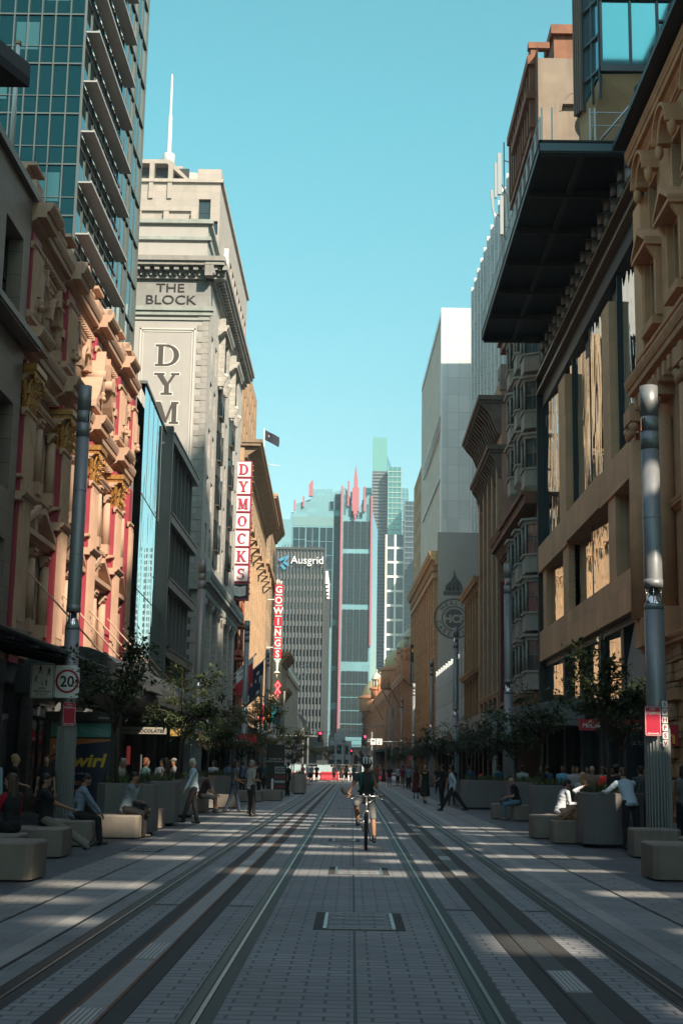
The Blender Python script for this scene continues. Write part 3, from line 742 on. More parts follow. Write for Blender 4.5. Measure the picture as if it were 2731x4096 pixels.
# framed panel with serif letters
b = MB(); xa, xb, za, zb = -15.3, -11.4, 6.0, 31.6
for d, t_, n_ in ((0, .10, .05), (.2, .06, .035)):
    b.fbox(Ff, xa + d, xb - d, zb - d - t_, zb - d, 0, n_); b.fbox(Ff, xa + d, xb - d, za + d, za + d + t_, 0, n_)
    b.fbox(Ff, xa + d, xa + d + t_, za + d, zb - d, 0, n_); b.fbox(Ff, xb - d - t_, xb - d, za + d, zb - d, 0, n_)
b.build('panel_frame', plain('pale_frame_render', (.6, .58, .55), .8), p)
def strokes(ch):
    """serif capital as polygons in a unit box: (points list)"""
    S = .09; out = []
    def rect(a, b_, c, d): out.append([(a, c), (b_, c), (b_, d), (a, d)])
    def line(x0, y0, x1, y1, w_):
        dx, dy = x1 - x0, y1 - y0; out.append([(x0 - w_ / 2, y0), (x0 + w_ / 2, y0), (x1 + w_ / 2, y1), (x1 - w_ / 2, y1)])
    def curve(cx, cy, rx, ry, a0, a1, wt, n=14, wmin=.45):
        for i in range(n):
            p0 = R(a0 + (a1 - a0) * i / n); p1 = R(a0 + (a1 - a0) * (i + 1) / n)
            w0 = wt * (wmin + (1 - wmin) * abs(math.cos(p0))); w1 = wt * (wmin + (1 - wmin) * abs(math.cos(p1)))
            out.append([(cx + (rx - w0) * math.cos(p0), cy + (ry - wt * wmin) * math.sin(p0)), (cx + rx * math.cos(p0), cy + ry * math.sin(p0)), (cx + rx * math.cos(p1), cy + ry * math.sin(p1)), (cx + (rx - w1) * math.cos(p1), cy + (ry - wt * wmin) * math.sin(p1))])
    def serif(x, y, w_=.34): rect(x - w_ / 2, x + w_ / 2, y - (S if y > .5 else 0), y + (0 if y > .5 else S))
    if ch == 'D': rect(.12, .32, 0, 1); serif(.2, 0, .4); serif(.2, 1, .4); curve(.42, .5, .55, .5, -90, 90, .22); rect(.2, .43, 0, .09); rect(.2, .43, .91, 1)
    if ch == 'Y': line(.18, 1, .5, .45, .22); line(.84, 1, .53, .45, .12); rect(.41, .61, 0, .5); serif(.51, 0, .46); serif(.2, 1, .42); serif(.84, 1, .34)
    if ch == 'M': line(.14, 0, .16, 1, .1); line(.2, 1, .5, .05, .2); line(.5, .05, .8, 1, .1); rect(.76, .95, 0, 1); serif(.14, 0, .32); serif(.85, 0, .38); serif(.14, 1, .3); serif(.87, 1, .3)
    if ch == 'O': curve(.5, .5, .48, .5, 0, 360, .22, 28)
    if ch == 'C': curve(.52, .5, .48, .5, 42, 318, .22, 22); rect(.84, .93, .66, .96)
    if ch == 'K': rect(.12, .32, 0, 1); serif(.22, 0, .38); serif(.22, 1, .38); line(.3, .42, .82, 1, .12); line(.46, .58, .82, 0, .22); serif(.85, 0, .32); serif(.8, 1, .34)
    if ch == 'S': curve(.5, .74, .34, .26, 30, 270, .2, 14); curve(.5, .26, .38, .30, -210 + 60, 90, .2, 16); rect(.78, .87, .70, .98); rect(.12, .21, .02, .3)
    return out
def serif_letter(mb, ch, F, u, v, w_, h, n, d, m, grow=0):
    for i_, pg in enumerate(strokes(ch)):
        pts = [F.p(u + x * w_, v + y * h, n - .0009 * i_) for x, y in pg]
        if grow:
            c = sum(pts, Vector()) / len(pts); q = []
            xs = [F.u.dot(x - c) for x in pts]; zs = [(x - c).z for x in pts]
            q = [x + F.u * (grow * (1 if a > 0 else -1)) + Vector((0, 0, grow * (1 if z_ > 0 else -1))) for x, a, z_ in zip(pts, xs, zs)]
            pts = q
        mb.prism(pts, F.n * d, m)
zt = 30.42
for i, ch in enumerate('DYMOCKS'):
    bw, bk = MB(), MB()
    v = zt - 1.56 - i * 2.07
    serif_letter(bw, ch, Ff, -14.15, v, 1.72, 1.56, .001, .012, 0, .07); serif_letter(bk, ch, Ff, -14.15, v, 1.72, 1.56, .016, .02, 0)
    o = bk.build('painted_letter', plain('charcoal_sign_paint', (.075, .065, .06), .7), p); bw.build('letter_outline', plain('white_sign_paint', (.70, .69, .67), .7), o)
# street side: ashlar bays, oriel columns of dark bronze, consoles
ws = []; F = Fs
cols = [94.3, 97.0, 103.8, 106.5, 113.4, 116.2]; rows = [8.0, 11.4, 17.2, 20.6, 24.0, 27.4, 30.8]
for v in rows:
    for u in cols: ws.append((u, v))
hl = holes_of(ws, 1.25, 2.1) + [(99.2, 101.6, 16.0, 33.0), (108.7, 111.1, 16.0, 33.0)]
b = MB(); b.wall(F, W, 120, 5.0, 35.3, hl, .5); mass(b, XL, -10.5, W + .02, 120, 5, 36.6, 0, 'RF'); b.build('street_wall', PALEB, p)
for u, v in ws: put_window(F, u, v - 1.05, -.42, 1.25, 2.1, 'g22', WFRD, WGL, p)
for u in (100.4, 109.9):
    b = MB(); z = 16.0
    while z < 32.9:
        b.fbox(F, u - 1.2, u + 1.2, z, z + 1.1, -.4, .12, 0); b.prism([F.p(u - 1.2, z + 1.1, -.4), F.p(u - .8, z + 1.1, .35), F.p(u + .8, z + 1.1, .35), F.p(u + 1.2, z + 1.1, -.4)], (0, 0, .12), 0)
        g = [F.p(u - 1.2, z + 1.2, -.35), F.p(u - .78, z + 1.2, .28), F.p(u + .78, z + 1.2, .28), F.p(u + 1.2, z + 1.2, -.35)]
        for a_, c_ in zip(g, g[1:]): b.poly([a_, c_, c_ + Vector((0, 0, 2.1)), a_ + Vector((0, 0, 2.1))], 1)
        for a_ in g: b.tube([a_, a_ + Vector((0, 0, 2.1))], .07, 0, 4)
        z += 3.4
    b.build('bronze_oriel', [BRNZ, WGL], p)
    b = MB(); b.fbox(F, u - 1.7, u - 1.3, 29.5, 34.8, 0, .45); b.fbox(F, u + 1.3, u + 1.7, 29.5, 34.8, 0, .45); b.cornice(F, u - 1.9, u + 1.9, 33.2, .8, .8, 0, 0, 4)
    for q in (-1.5, 1.5):
        for a in range(6): b.ball(F.p(u + q, 29.7 - a * .18 + .6, .55 - a * .07), (.26 - a * .02,) * 3, 0, 8, 6)
    b.build('carved_console', PALEB, p)
b = MB(); b.cornice(F, W - .3, 118.5, 13.2, 1.2, .9, 0, 0, 6, ends=False); u = W
while u < 118: b.fbox(F, u, u + .25, 12.9, 13.25, 0, .45); u += .6
b.fbox(Ff, -16, -10.4, 13.2, 14.4, 0, .4); b.build('lower_cornice', mat('verdigris_stone', (.33, .36, .34)), p)
b = MB(); u = 92.2
while u < 119: b.fbox(F, u - .4, u + .4, 5.0, 12.9, 0, .3); b.cornice(F, u - .4, u + .4, 12.1, .6, .2, 0, .3, 3); u += 4.55
b.build('pilaster', PALEB, p)
shops(F, 92, 119.5, p, 4.0, 6)
b = MB(); b.poly([Ff.p(XL, 0), Ff.p(-10.5, 0), Ff.p(-10.5, 5), Ff.p(XL, 5)]); b.poly([Ff.p(-15.7, 5.02, .02), Ff.p(-11.0, 5.02, .02), Ff.p(-11.0, 12.9, .02), Ff.p(-15.7, 12.9, .02)]); b.build('lower_side_wall', GREYB, p)

# vertical shop sign with serif letters
p = thing('vertical_shop_sign', 'tall projecting sign of white boxes with crimson letters and a book at the bottom', 'sign', (-10.6, 118, 16))
Fg = front(118.0); x0, x1 = -10.72, -9.25; z1 = 28.1; st = 1.555
for i, ch in enumerate('DYMOCKS*'):
    zt_ = z1 - i * st; b = MB()
    b.box(x0, x1, 118, 118.9, zt_ - st + .06, zt_, 0)
    if ch == '*':
        b.fbox(Fg, x0 + .1, x1 - .1, zt_ - st + .15, zt_ - .08, 0, .02, 1)
        mx = (x0 + x1) / 2
        for s in (-1, 1):
            b.prism([(mx, 117.95, zt_ - 1.22), (mx + s * .5, 117.95, zt_ - 1.12), (mx + s * .5, 117.95, zt_ - .28), (mx, 117.95, zt_ - .42)], (0, -.06, 0), 2)
            for q in range(4): b.box(mx + s * .25 - .17, mx + s * .25 + .17, 117.87, 117.89, zt_ - .55 - q * .13, zt_ - .53 - q * .13, 0)
        o = b.build('book_panel', [plain('sign_crimson', (.33, .03, .07), .5), plain('near_black_paint', (.02, .02, .02)), plain('sign_white', (.78, .78, .78), .4)], p)
    else:
        b.fbox(Fg, x0 + .1, x1 - .1, zt_ - st + .15, zt_ - .08, 0, .02, 1)
        o = b.build('letter_box', [plain('sign_crimson', (.33, .03, .07), .5), plain('sign_white', (.78, .78, .78), .4)], p)
        c = MB(); serif_letter(c, ch, Fg, x0 + .34, zt_ - st + .32, .82, .95, .03, .05, 0); 
        e = MB(); serif_letter(c, ch, Fg, x0 + .39, zt_ - st + .27, .82, .95, .022, .012, 1)
        c.build('serif_letter', [plain('sign_red_letter', (.50, .03, .09), .35), plain('letter_shadow_paint', (.25, .20, .19), .6)], o)
b = MB()
for z in (16.3, 20, 24, 27.5): b.box(-10.9, x0, 118.3, 118.5, z, z + .1)
for z in range(16, 28): b.ball((x1 + .06, 118.45, z + .3), .09, 1, 7, 5); b.ball((x1 + .06, 118.45, z + .75), .07, 1, 7, 5)
b.build('bracket', [BRNZ, GOLD], p)
# ================= 7. top tower with mast
p = thing('crowned_tower', 'pale office tower with a layered crown and white mast rising behind the painted block', 'building', (-24, 165, 0))
b = MB(); X1 = -16.4; X0 = -40; FFt = front(150.0); FSt = left(X1); ws = []
LS = mat('pale_tower_stone', (.42, .36, .325), var=.05, block=(1.6, .9, 0), joint=.8, mortar=.02, bump=.1)
hl = [(-18.9, -17.5, 62.0, 66.6)]
for k in range(6): hl.append((-35 + k * 3.2, -32.6 + k * 3.2, 62.2, 63.9))
b.wall(FFt, X0, X1, 0, 68.6, hl, .5); mass(b, X0, X1, 150, 191, 0, 68.6, 0, 'FR')
hs = []
for z in range(0, 15):
    for k in range(9): hs.append((160.6 + k * 3.3, 163.0 + k * 3.3, 22.0 + z * 2.9, 23.7 + z * 2.9))
hs += [(152.0, 154.6, 53 + k * 2.9, 55 + k * 2.9) for k in range(3)]
b.wall(FSt, 150, 191, 0, 68.6, hs, .4); b.build('wall', LS, p)
b = MB(); b.fbox(FFt, X0, X1 + .3, 68.6, 69.0, -.5, .3); b.fbox(FSt, 150, 191, 68.6, 69, -.5, .3); b.fbox(FFt, -35.6, -19.6, 65.0, 65.4, 0, .3)
for k in range(6): b.fbox(FFt, -35.7 + k * 3.2, -35.1 + k * 3.2, 61.8, 64.9, 0, .4)
b.build('coping', mat('pale_tower_trim', (.40, .35, .31)), p)
for a, c, d, e in hl: put_window(FFt, (a + c) / 2, d, -.4, c - a, e - d, 'g41' if c - a > 2 else 'g23', WFRD, WGL, p)
for a, c, d, e in hs: put_window(FSt, (a + c) / 2, d, -.3, c - a, e - d, 'g31', WFRD, WGL, p)
b = MB(); b.box(X0, -21.2, 152, 170, 69.0, 71.6, 0); b.prism([(-22.9, 150.6, 71.3), (-20.2, 150.6, 68.9), (-20.2, 150.6, 69.3), (-22.6, 150.6, 71.8), (-40, 150.6, 71.8), (-40, 150.6, 71.3)], (0, 10, 0), 0)
for k in range(8): b.box(-38 + k * 2.2, -37.5 + k * 2.2, 149.8, 150.6, 66.6, 71.2, 0); b.box(-37.5 + k * 2.2, -35.8 + k * 2.2, 151.8, 151.95, 67.6, 71.2, 1)
b.build('crown', [LS, WFRD], p)
b = MB(); b.lathe([(2.6, 0), (2.6, 3.4)], (-21.0, 158, 69), 24); b.lathe([(2.0, 0), (2.0, 1.9)], (-17.9, 152.6, 69), 4, sq=4); b.build('roof_plant', LS, p)
b = MB(); b.lathe([(.75, 0), (.75, 1.9), (.28, 2.1), (.26, 6.8), (.17, 7.0), (.13, 12.0), (.05, 12.4)], (-23.1, 153, 71.6), 12); b.build('mast', plain('white_mast_paint', (.62, .63, .65), .4), p)
b = MB(); b.prism([FSt.p(155.0, 58.5, .1), FSt.p(155.8, 57.2, .1), FSt.p(156.6, 58.5, .1), FSt.p(156.6, 61.5, .1), FSt.p(155.8, 62.8, .1), FSt.p(155, 61.5, .1)], FSt.n * .5); b.build('tower_emblem', plain('white_emblem', (.75, .7, .7), .4), p)
b = MB(); b.ball(FSt.p(157.5, 50.5, .2), (.3, 1.0, 1.9), 0); b.build('blue_emblem', plain('blue_emblem_paint', (.05, .3, .5), .4), p)

# ================= 8. red terracotta oriel building
p = thing('terracotta_building', 'narrow red terracotta building with stacked bay windows under the vertical sign', 'building', (-10.5, 121.6, 0))
F = left(-10.5); b = MB(); hl = [(120.6, 122.8, z, z + 1.9) for z in (5.6, 8.7, 11.6, 14.2)]
b.wall(F, 119.6, 123.9, 4.8, 17, hl, .3); mass(b, -20, -10.5, 119.6, 123.9, 4.8, 17, 0, 'R'); b.build('wall', REDT, p)
for a, c, d, e in hl:
    b = MB(); b.prism([F.p(120.4, d - .5, 0), F.p(120.8, d - .5, .6), F.p(122.8, d - .5, .6), F.p(123.2, d - .5, 0)], (0, 0, .5)); b.prism([F.p(120.3, e + .1, 0), F.p(120.7, e + .1, .75), F.p(122.9, e + .1, .75), F.p(123.3, e + .1, 0)], (0, 0, .22))
    for u in (120.8, 121.45, 122.1, 122.75): b.fcyl(F, u, .5, d, e + .1, .07, 0, 6)
    for q in range(6): b.ball(F.p(120.6 + q * .45, e + .45, .55), .14, 0, 6, 4)
    b.poly([F.p(120.8, d, .4), F.p(122.8, d, .4), F.p(122.8, e, .4), F.p(120.8, e, .4)], 1); b.build('bay_window', [REDT, WGL], p)
b = MB(); b.cornice(F, 119.5, 124, 16.7, .6, .6, 0, 0, 4, ends=False); b.prism([F.p(120.3, 17.3, .0), F.p(123.1, 17.3, 0), F.p(121.7, 19.2, 0)], F.n * .5); b.build('gable', REDT, p)
shops(F, 119.8, 123.8, p, 3.9, 1)

# ================= 9. tan block behind, 10. tan cornice building, 11. corner department building
BU = Vector((-.018, 1, 0)).normalized(); BN = Vector((1, .018, 0)).normalized()
p = thing('tan_tower_block', 'plain tan brick block rising above the deep-corniced building', 'building', (-14, 168, 0))
F = left(-14.0); b = MB(); hl = [(u, u + 1.3, z, z + 2.0) for u in (152.5, 156, 160, 164, 168, 172, 176, 180) for z in (34, 37.6, 41.2, 44.8, 48)]
b.wall(F, 150, 184, 0, 51.5, hl, .3); mass(b, -34, -14, 150.0, 184, 0, 51.5, 0, 'R'); b.build('wall', TANB, p)
for a, c, d, e in hl: put_window(F, (a + c) / 2, d, -.25, 1.3, 2, 'sash', WFRD, WGL, p)
p = thing('tan_cornice_building', 'tan stone building with a deep dark bracketed cornice beyond the vertical sign', 'building', (-10.5, 145, 0))
F = Fr((-10.45, 124.0, 0), BU, BN); L_ = 46
hl = []
for j, z in enumerate((7.4, 11.0, 14.6, 18.2, 21.8, 25.4)):
    for k in range(13): hl.append((1.1 + k * 3.5, 2.2 + k * 3.5, z, z + 1.9))
b = MB(); b.wall(F, 0, L_, 4.8, 30.4, hl, .35); b.prism([F.p(0, 4.8), F.p(0, 4.8, -20), F.p(L_, 4.8, -20), F.p(L_, 4.8)], (0, 0, 25.5)) if False else None
b.poly([F.p(0, 4.8), F.p(0, 4.8, -20), F.p(0, 31, -20), F.p(0, 31)]); b.poly([F.p(0, 31), F.p(L_, 31), F.p(L_, 31, -20), F.p(0, 31, -20)]); b.build('wall', TANS, p)
for a, c, d, e in hl: put_window(F, (a + c) / 2, d, -.3, 1.1, 1.9, 'sash', WFRD, WGL, p)
def deep_cornice(F, u0, u1, z, d, p, m, name='cornice'):
    b = MB(); b.fbox(F, u0, u1, z - .6, z, 0, .3); b.fbox(F, u0 - .2, u1, z + .5, z + .78, -.3, d); b.fbox(F, u0 - .3, u1, z + .78, z + 1.1, -.3, d + .15)
    u = u0 + .2
    while u < u1:
        b.prism([F.p(u, z - .35, .0), F.p(u, z - .3, .35), F.p(u, z + .25, d - .35), F.p(u, z + .5, d - .2), F.p(u, z + .5, 0)], F.u * .32); u += .95
    b.build(name, m, p)
DKST = mat('weathered_brown_stone', (.27, .19, .13), var=.2, streak=.3)
deep_cornice(F, 0, L_, 30.4, 1.5, p, DKST)
b = MB(); b.cornice(F, 0, L_, 24.6, .5, .5, 0, 0, 4, ends=False); b.cornice(F, 0, L_, 6.2, .6, .5, 0, 0, 3, ends=False)
for k in range(14): b.fbox(F, k * 3.5 - .35 + .1, k * 3.5 + .35 + .1, 7, 24.6, 0, .22)
for k in range(9): u = 2 + k * 5; b.fbox(F, u - .8, u + .8, 23.0, 23.2, 0, 1.0); b.prism([F.p(u - .7, 22.2, 0), F.p(u - .7, 23, .9), F.p(u - .7, 23, 0)], F.u * .25); b.prism([F.p(u + .45, 22.2, 0), F.p(u + .45, 23, .9), F.p(u + .45, 23, 0)], F.u * .25); b.fbox(F, u - .8, u + .8, 23.2, 24.1, .85, .95)
b.build('pilasters_and_balconies', TANS, p)
shops(F, .3, L_, p, 4.0, 9)
p = thing('corner_store_building', 'rusticated tan corner store building with crowning cornice behind the red vertical sign', 'building', (-11.4, 185, 0))
F = Fr(F.p(L_ + .2, 0, 0), BU, BN); L2 = 30
hl = [(1.5 + k * 3.6, 2.8 + k * 3.6, z, z + 2.2) for z in (7.5, 11.6, 15.7, 19.8, 23.9, 28.0) for k in range(8)]
b = MB(); b.wall(F, 0, L2, 4.8, 34.5, hl, .4); b.poly([F.p(0, 30), F.p(0, 30, -20), F.p(0, 34.6, -20), F.p(0, 34.6)]); b.poly([F.p(0, 34.6), F.p(L2, 34.6), F.p(L2, 34.6, -20), F.p(0, 34.6, -20)]); b.build('wall', mat('rusticated_tan_stone', (.60, .42, .28), var=.08, block=(1.2, .42), mortar=.045, joint=.5, bump=.5), p)
for a, c, d, e in hl: put_window(F, (a + c) / 2, d, -.35, 1.3, 2.2, 'sash', WFRD, WGL, p)
b = MB(); b.fbox(F, -.1, L2, 26.6, 27.2, 0, .5); b.fbox(F, -.1, L2, 5.2, 6.2, 0, .5); b.build('string_course', TANS, p)
deep_cornice(F, 0, L2, 34.5, 1.2, p, TANS); deep_cornice(F, 0, L2 - 6, 8.9 + .2, 1.3, p, TANS, 'balcony_cornice')
shops(F, .3, L2, p, 4.0, 6)
F200 = left(-10.6); F200.o = Vector((-10.6, 200.5, 0))
# white buildings beyond
p = thing('cream_shop_building', 'cream shop building with curved balcony just beyond the red vertical sign', 'building', (-11.8, 208, 0))
F = F200; hl = [(1.2 + k * 3.2, 2.6 + k * 3.2, z, z + 2) for z in (6.2, 9.6, 13.0) for k in range(5)]
b = MB(); b.wall(F, 0, 16, 0, 17.3, hl, .3); b.poly([F.p(0, 0), F.p(0, 0, -15), F.p(0, 17.3, -15), F.p(0, 17.3)]); b.poly([F.p(0, 17.3), F.p(16, 17.3), F.p(16, 17.3, -15), F.p(0, 17.3, -15)]); b.build('wall', mat('cream_render', (.62, .53, .42), var=.06), p)
for a, c, d, e in hl: put_window(F, (a + c) / 2, d, -.25, 1.4, 2, 'sash', WFRD, WGL, p)
deep_cornice(F, 0, 16, 16.9, 1.2, p, TANS); deep_cornice(F, 0, 12, 11.6, 1.1, p, TANS, 'balcony')
p = thing('white_building', 'bright white building with small square windows and slanting rooftop poles', 'building', (-12.2, 235, 0))
F = left(-10.5); F.o = Vector((-10.5, 216.8, 0)); hl = [(1.2 + k * 3.4, 2.3 + k * 3.4, z, z + 1.6) for z in (4.8, 7.6, 10.4, 13.2) for k in range(13)]
b = MB(); b.wall(F, 0, 46, 0, 16.0, hl, .3); b.poly([F.p(0, 0), F.p(0, 0, -15), F.p(0, 16, -15), F.p(0, 16)]); b.poly([F.p(0, 16), F.p(46, 16), F.p(46, 16, -15), F.p(0, 16, -15)]); b.poly([F.p(46, 0), F.p(46, 0, -15), F.p(46, 16, -15), F.p(46, 16)])
b.fbox(F, 0, 46, 15.6, 16.3, -.2, .3); b.fbox(F, 0, 46, 17.6, 18.0, -.4, .1)
for k in range(13): b.fbox(F, .5 + k * 3.7, .8 + k * 3.7, 16.3, 17.6, -.3, 0); b.tube([F.p(.6 + k * 3.7, 16.4, 0), F.p(3.6 + k * 3.7, 17.6, 0)], .09, 0, 5)
b.build('wall', WHIT, p)
for a, c, d, e in hl: put_window(F, (a + c) / 2, d, -.25, 1.1, 1.6, 'g22', WFRD, WGL, p)
b = MB()
for k in range(3): b.tube([F.p(44, 17 + k * 1.5, 0), F.p(46 + k * 2, 19.5 + k * .8, 2.0)], .07, 0, 5)
b.build('roof_pole', plain('white_pole_paint', (.68, .68, .68)), p)
p = thing('stepped_white_building', 'plain white stepped building, the farthest on the left side', 'building', (-13.5, 320, 0))
b = MB(); F = Fr((-10.7, 270, 0), BU, BN); hl = [(4 + k * 7, 5.5 + k * 7, z, z + 1.6) for z in (4, 7.5) for k in range(8)]
b.wall(F, 0, 60, 0, 11.8, hl, .3); mass(b, -34, -10.7, 270, 329, 0, 11.8, 0, 'R'); b.box(-34, -12, 270.5, 312, 11.8, 13.4); b.build('wall', WHIT, p)
for a, c, d, e in hl: put_window(F, (a + c) / 2, d, -.25, 1.5, 1.6, 'g22', WFRD, WGL, p)

# red vertical sign with white letters
p = thing('red_vertical_sign', 'red projecting sign with white letters stacked down and pale blue bars between them', 'sign', (-9.5, 170, 14))
Fg = front(170.0); z1 = 23.9
for i, ch in enumerate('GOWINGS'):
    b = MB(); zt_ = z1 - i * 1.345; b.box(-9.98, -9.0, 170, 170.3, zt_ - 1.16, zt_, 0); b.box(-9.9, -9.04, 170.02, 170.28, zt_ - 1.345, zt_ - 1.16, 1)
    o = b.build('letter_panel', [plain('signal_red', (.55, .02, .045), .4), plain('pale_blue_bar', (.35, .62, .66), .4)], p)
    c = MB(); text_into(c, ch, Fg, -9.49, zt_ - 1.0, .0, .82, 0, .06, 'CENTER', bold=.03, squash=.95); c.build('white_letter', plain('sign_white', (.78, .78, .78)), o)
b = MB(); b.lathe([(.05, -2.2), (.12, -1.7), (.45, -1.5), (.12, -1.3), (.2, -.3), (.35, 0)], (-9.5, 170.15, 14.4), 10)
for k in range(5): b.tube([(-9.8 + k * .16, 170.15, 23.9), (-9.8 + k * .16, 170.15, 24.5 + .15 * math.sin(k * 1.4))], .05, 0, 5)
b.box(-10.9, -9.98, 170.1, 170.2, 16, 16.1); b.box(-10.9, -9.98, 170.1, 170.2, 22, 22.1); b.build('finial', WHIT, p)
p = thing('diamond_sign', 'small red interlaced diamond sign under the red vertical sign', 'sign', (-9.55, 172, 10))
b = MB()
for dz, w_ in ((.55, .55), (-.35, .55)):
    for r0, m_ in ((.62, 0), (.44, 1), (.30, 0)):
        b.prism([(-9.45, 172 - r0 * .02, 10.9 + dz - r0 * 1.2), (-9.45 + r0 * .8, 172, 10.9 + dz), (-9.45, 172, 10.9 + dz + r0 * 1.2), (-9.45 - r0 * .8, 172, 10.9 + dz)], (0, -.1 - (.62 - r0) * .2, 0), m_)
b.build('diamond_frame', [plain('signal_red', (.55, .02, .045)), plain('pink_line', (.7, .35, .38), .5)], p)
p = thing('black_vertical_sign', 'narrow black vertical sign reading GALERIES in white on the left side', 'sign', (-10.4, 205, 8))
b = MB(); b.box(-10.85, -10.35, 205, 205.3, 3.9, 12.0, 0); o = b.build('sign_board', plain('near_black_paint', (.02, .02, .02)), p)
c = MB(); Fg = front(205.0)
for i, ch in enumerate('GALERIES'): text_into(c, ch, Fg, -10.6, 10.6 - i * .86, .0, .52, 0, .03, 'CENTER', bold=.02)
c.build('white_letter', plain('sign_white', (.78, .78, .78)), o)

# flag on the cornice roof
p = thing('roof_flag', 'dark flag flying from a white pole on the roof of the deep-corniced building', 'flag', (-11.9, 160, 31.5))
b = MB(); b.tube([(-11.2, 160, 31.4), (-11.2, 160, 41.6)], [.11, .07], 0, 8); b.tube([(-11.2, 160, 37.3), (-9.2, 160, 36.9)], .05, 0, 6); b.build('pole', plain('white_pole_paint', (.68, .68, .68)), p)
def cloth(name, org, du, dv, nu, nv, amp, mats, parent, fm, ph=0.):
    b = MB(); org = Vector(org); du = Vector(du); dv = Vector(dv); nn = du.cross(dv).normalized()
    idx = [[b.add([org + du * i / nu + dv * j / nv + nn * amp * (i / nu) * math.sin(i / nu * 7 + j / nv * 2.2 + ph) + Vector((0, 0, -.25 * amp * (i / nu) ** 2))]) for j in range(nv + 1)] for i in range(nu + 1)]
    for i in range(nu):
        for j in range(nv): b.face([idx[i][j], idx[i + 1][j], idx[i + 1][j + 1], idx[i][j + 1]], fm(i / nu, j / nv), True)
    return b.build(name, mats, parent)
cloth('cloth', (-11.1, 160, 41.4), (1.7, -.5, -.9), (0, 0, -1.25), 12, 6, .3, [plain('dark_flag_cloth', (.03, .035, .06), .8), plain('flag_white', (.6, .6, .62), .8)], p, lambda u, v: 1 if (.2 < u < .3 and .2 < v < .5) else 0)

# ================= the far centre
p = thing('dark_ribbed_tower', 'dark grey ribbed office tower with white letters near its top', 'building', (-16, 400, 0))
RIB = plain('dark_rib_metal', (.10, .105, .11), .5, .4, var=.15); RIBD = plain('charcoal_spandrel', (.07, .074, .08), .5, .3)
F = front(400.0); X0, X1 = -30, -9.1; n = 21; k_ = (X1 - X0) / n; b = MB(); rows = [57.3 - j * 3.47 for j in range(16)]
hl = [(X0 + i * k_ + .22, X0 + (i + 1) * k_ - .22, z, z + 2.0) for z in rows for i in range(n)]
b.wall(F, X0, X1, 0, 64.6, hl, .5); b.poly([(X1, 400, 0), (X1, 520, 0), (X1, 520, 64.6), (X1, 400, 64.6)], 1); b.poly([(X0, 400, 64.6), (X1, 400, 64.6), (X1, 500, 64.6), (X0, 500, 64.6)])
b.build('wall', [plain('tower_spandrel_grey', (.15, .155, .16), .5, .2, var=.1), plain('dark_side_panels', (.045, .048, .052), .6)], p)
b = MB()
for i in range(n + 1): b.fbox(F, X0 + i * k_ - .12, X0 + i * k_ + .12, 0, 64.8, 0, .55)
b.build('rib', RIB, p)
hl.sort(key=lambda h: -h[2])
for a, c, d, e in hl: put_window(F, (a + c) / 2, d, -.4, c - a, 2.0, 'p', WFRD, WGL, p)
b = MB(); b.box(X0, X1 + .3, 399.3, 400.2, 64.6, 65.2); b.box(X0, X1, 400.2, 440, 64.6, 65.3)
for k in range(14): b.tube([(-22 + k * .9, 402, 65), (-22 + k * .9 + .3, 402, 66.2 + .3 * math.sin(k))], .12, 0, 5)
b.build('parapet', RIBD, p)
b = MB(); Fe = right(X1) ; Fe = Fr((X1, 0, 0), (0, 1, 0), (1, 0, 0))
for k in range(16): b.fbox(Fe, 400 + k * 6.2, 400.3 + k * 6.2, 0, 64.5, 0, .1)
for k in range(18): b.fbox(Fe, 400, 500, 3 + k * 3.47, 3.15 + k * 3.47, 0, .08)
b.build('side_ribs', RIBD, p)
c = MB(); text_into(c, 'Ausgrid', F, -19.0, 60.3, .62, 2.25, 0, .5, 'LEFT', bold=.0, squash=.98)
for k in range(5): c.fbox(Fe, 415 + k * 7, 419 + k * 7, 56.5 - k * .3, 60.5, .1, .9)
c.build('white_sign_letters', plain('lettering_white', (.85, .85, .85), .4), p)
c = MB()
for (x, z, a_) in ((-21.6, 61.6, .5), (-20.4, 60.3, -.6), (-21.2, 59.2, -.8), (-20.3, 61.9, .9)):
    ca, sa = math.cos(a_), math.sin(a_); c.prism([F.p(x + u * ca - v * sa, z + u * sa + v * ca, .6) for u, v in ((-.9, -.4), (.9, -.4), (.9, .4), (-.9, .4))], F.n * .35)
c.build('blue_logo', plain('logo_blue', (.06, .25, .42), .4), p)

# light blue postmodern tower
LB = mat('light_blue_panel', (.17, .35, .41), rough=.45, var=.05, block=(3.0, 1.9, 0), mortar=.05, joint=.85, bump=.05)
PINK = plain('rose_trim', (.42, .13, .16), .5, var=.1); DG = glass('tower_dark_glass', (.02, .04, .052), .1, .1, spec=.35)
SG = glass('sky_blue_glass', (.24, .40, .46), .05, .85)
p = thing('pale_blue_tower', 'pale blue postmodern tower with dark window grids, rose ribs and a rose spire', 'building', (0, 500, 0))
F = front(500.0); Cx0, Cx1 = -5.3, 6.0; b = MB()
def bx(x0, x1, z0, z1, m=0, n0=0., n1=.02): b.fbox(F, x0, x1, z0, z1, n0, n1, m)
b.prism([(Cx0, 500, 0), (Cx1, 500, 0), (Cx1, 500, 98), (4.8, 500, 101.5), (3, 500, 100), (.4, 500, 95), (-.4, 500, 95), (-2.6, 500, 101.5), (-4.2, 500, 104.5), (Cx0, 500, 103)], (0, 30, 0), 0)
b.prism([(-29, 503, 0), (Cx0, 503, 0), (Cx0, 503, 104.0), (-22.5, 503, 98.3), (-22.5, 503, 95), (-24.5, 503, 95), (-24.5, 503, 92.3), (-29, 503, 92.3)], (0, 30, 0), 0)
b.poly([(Cx1, 500, 0), (8.6, 522, 0), (8.6, 522, 92), (Cx1, 500, 96)], 1)
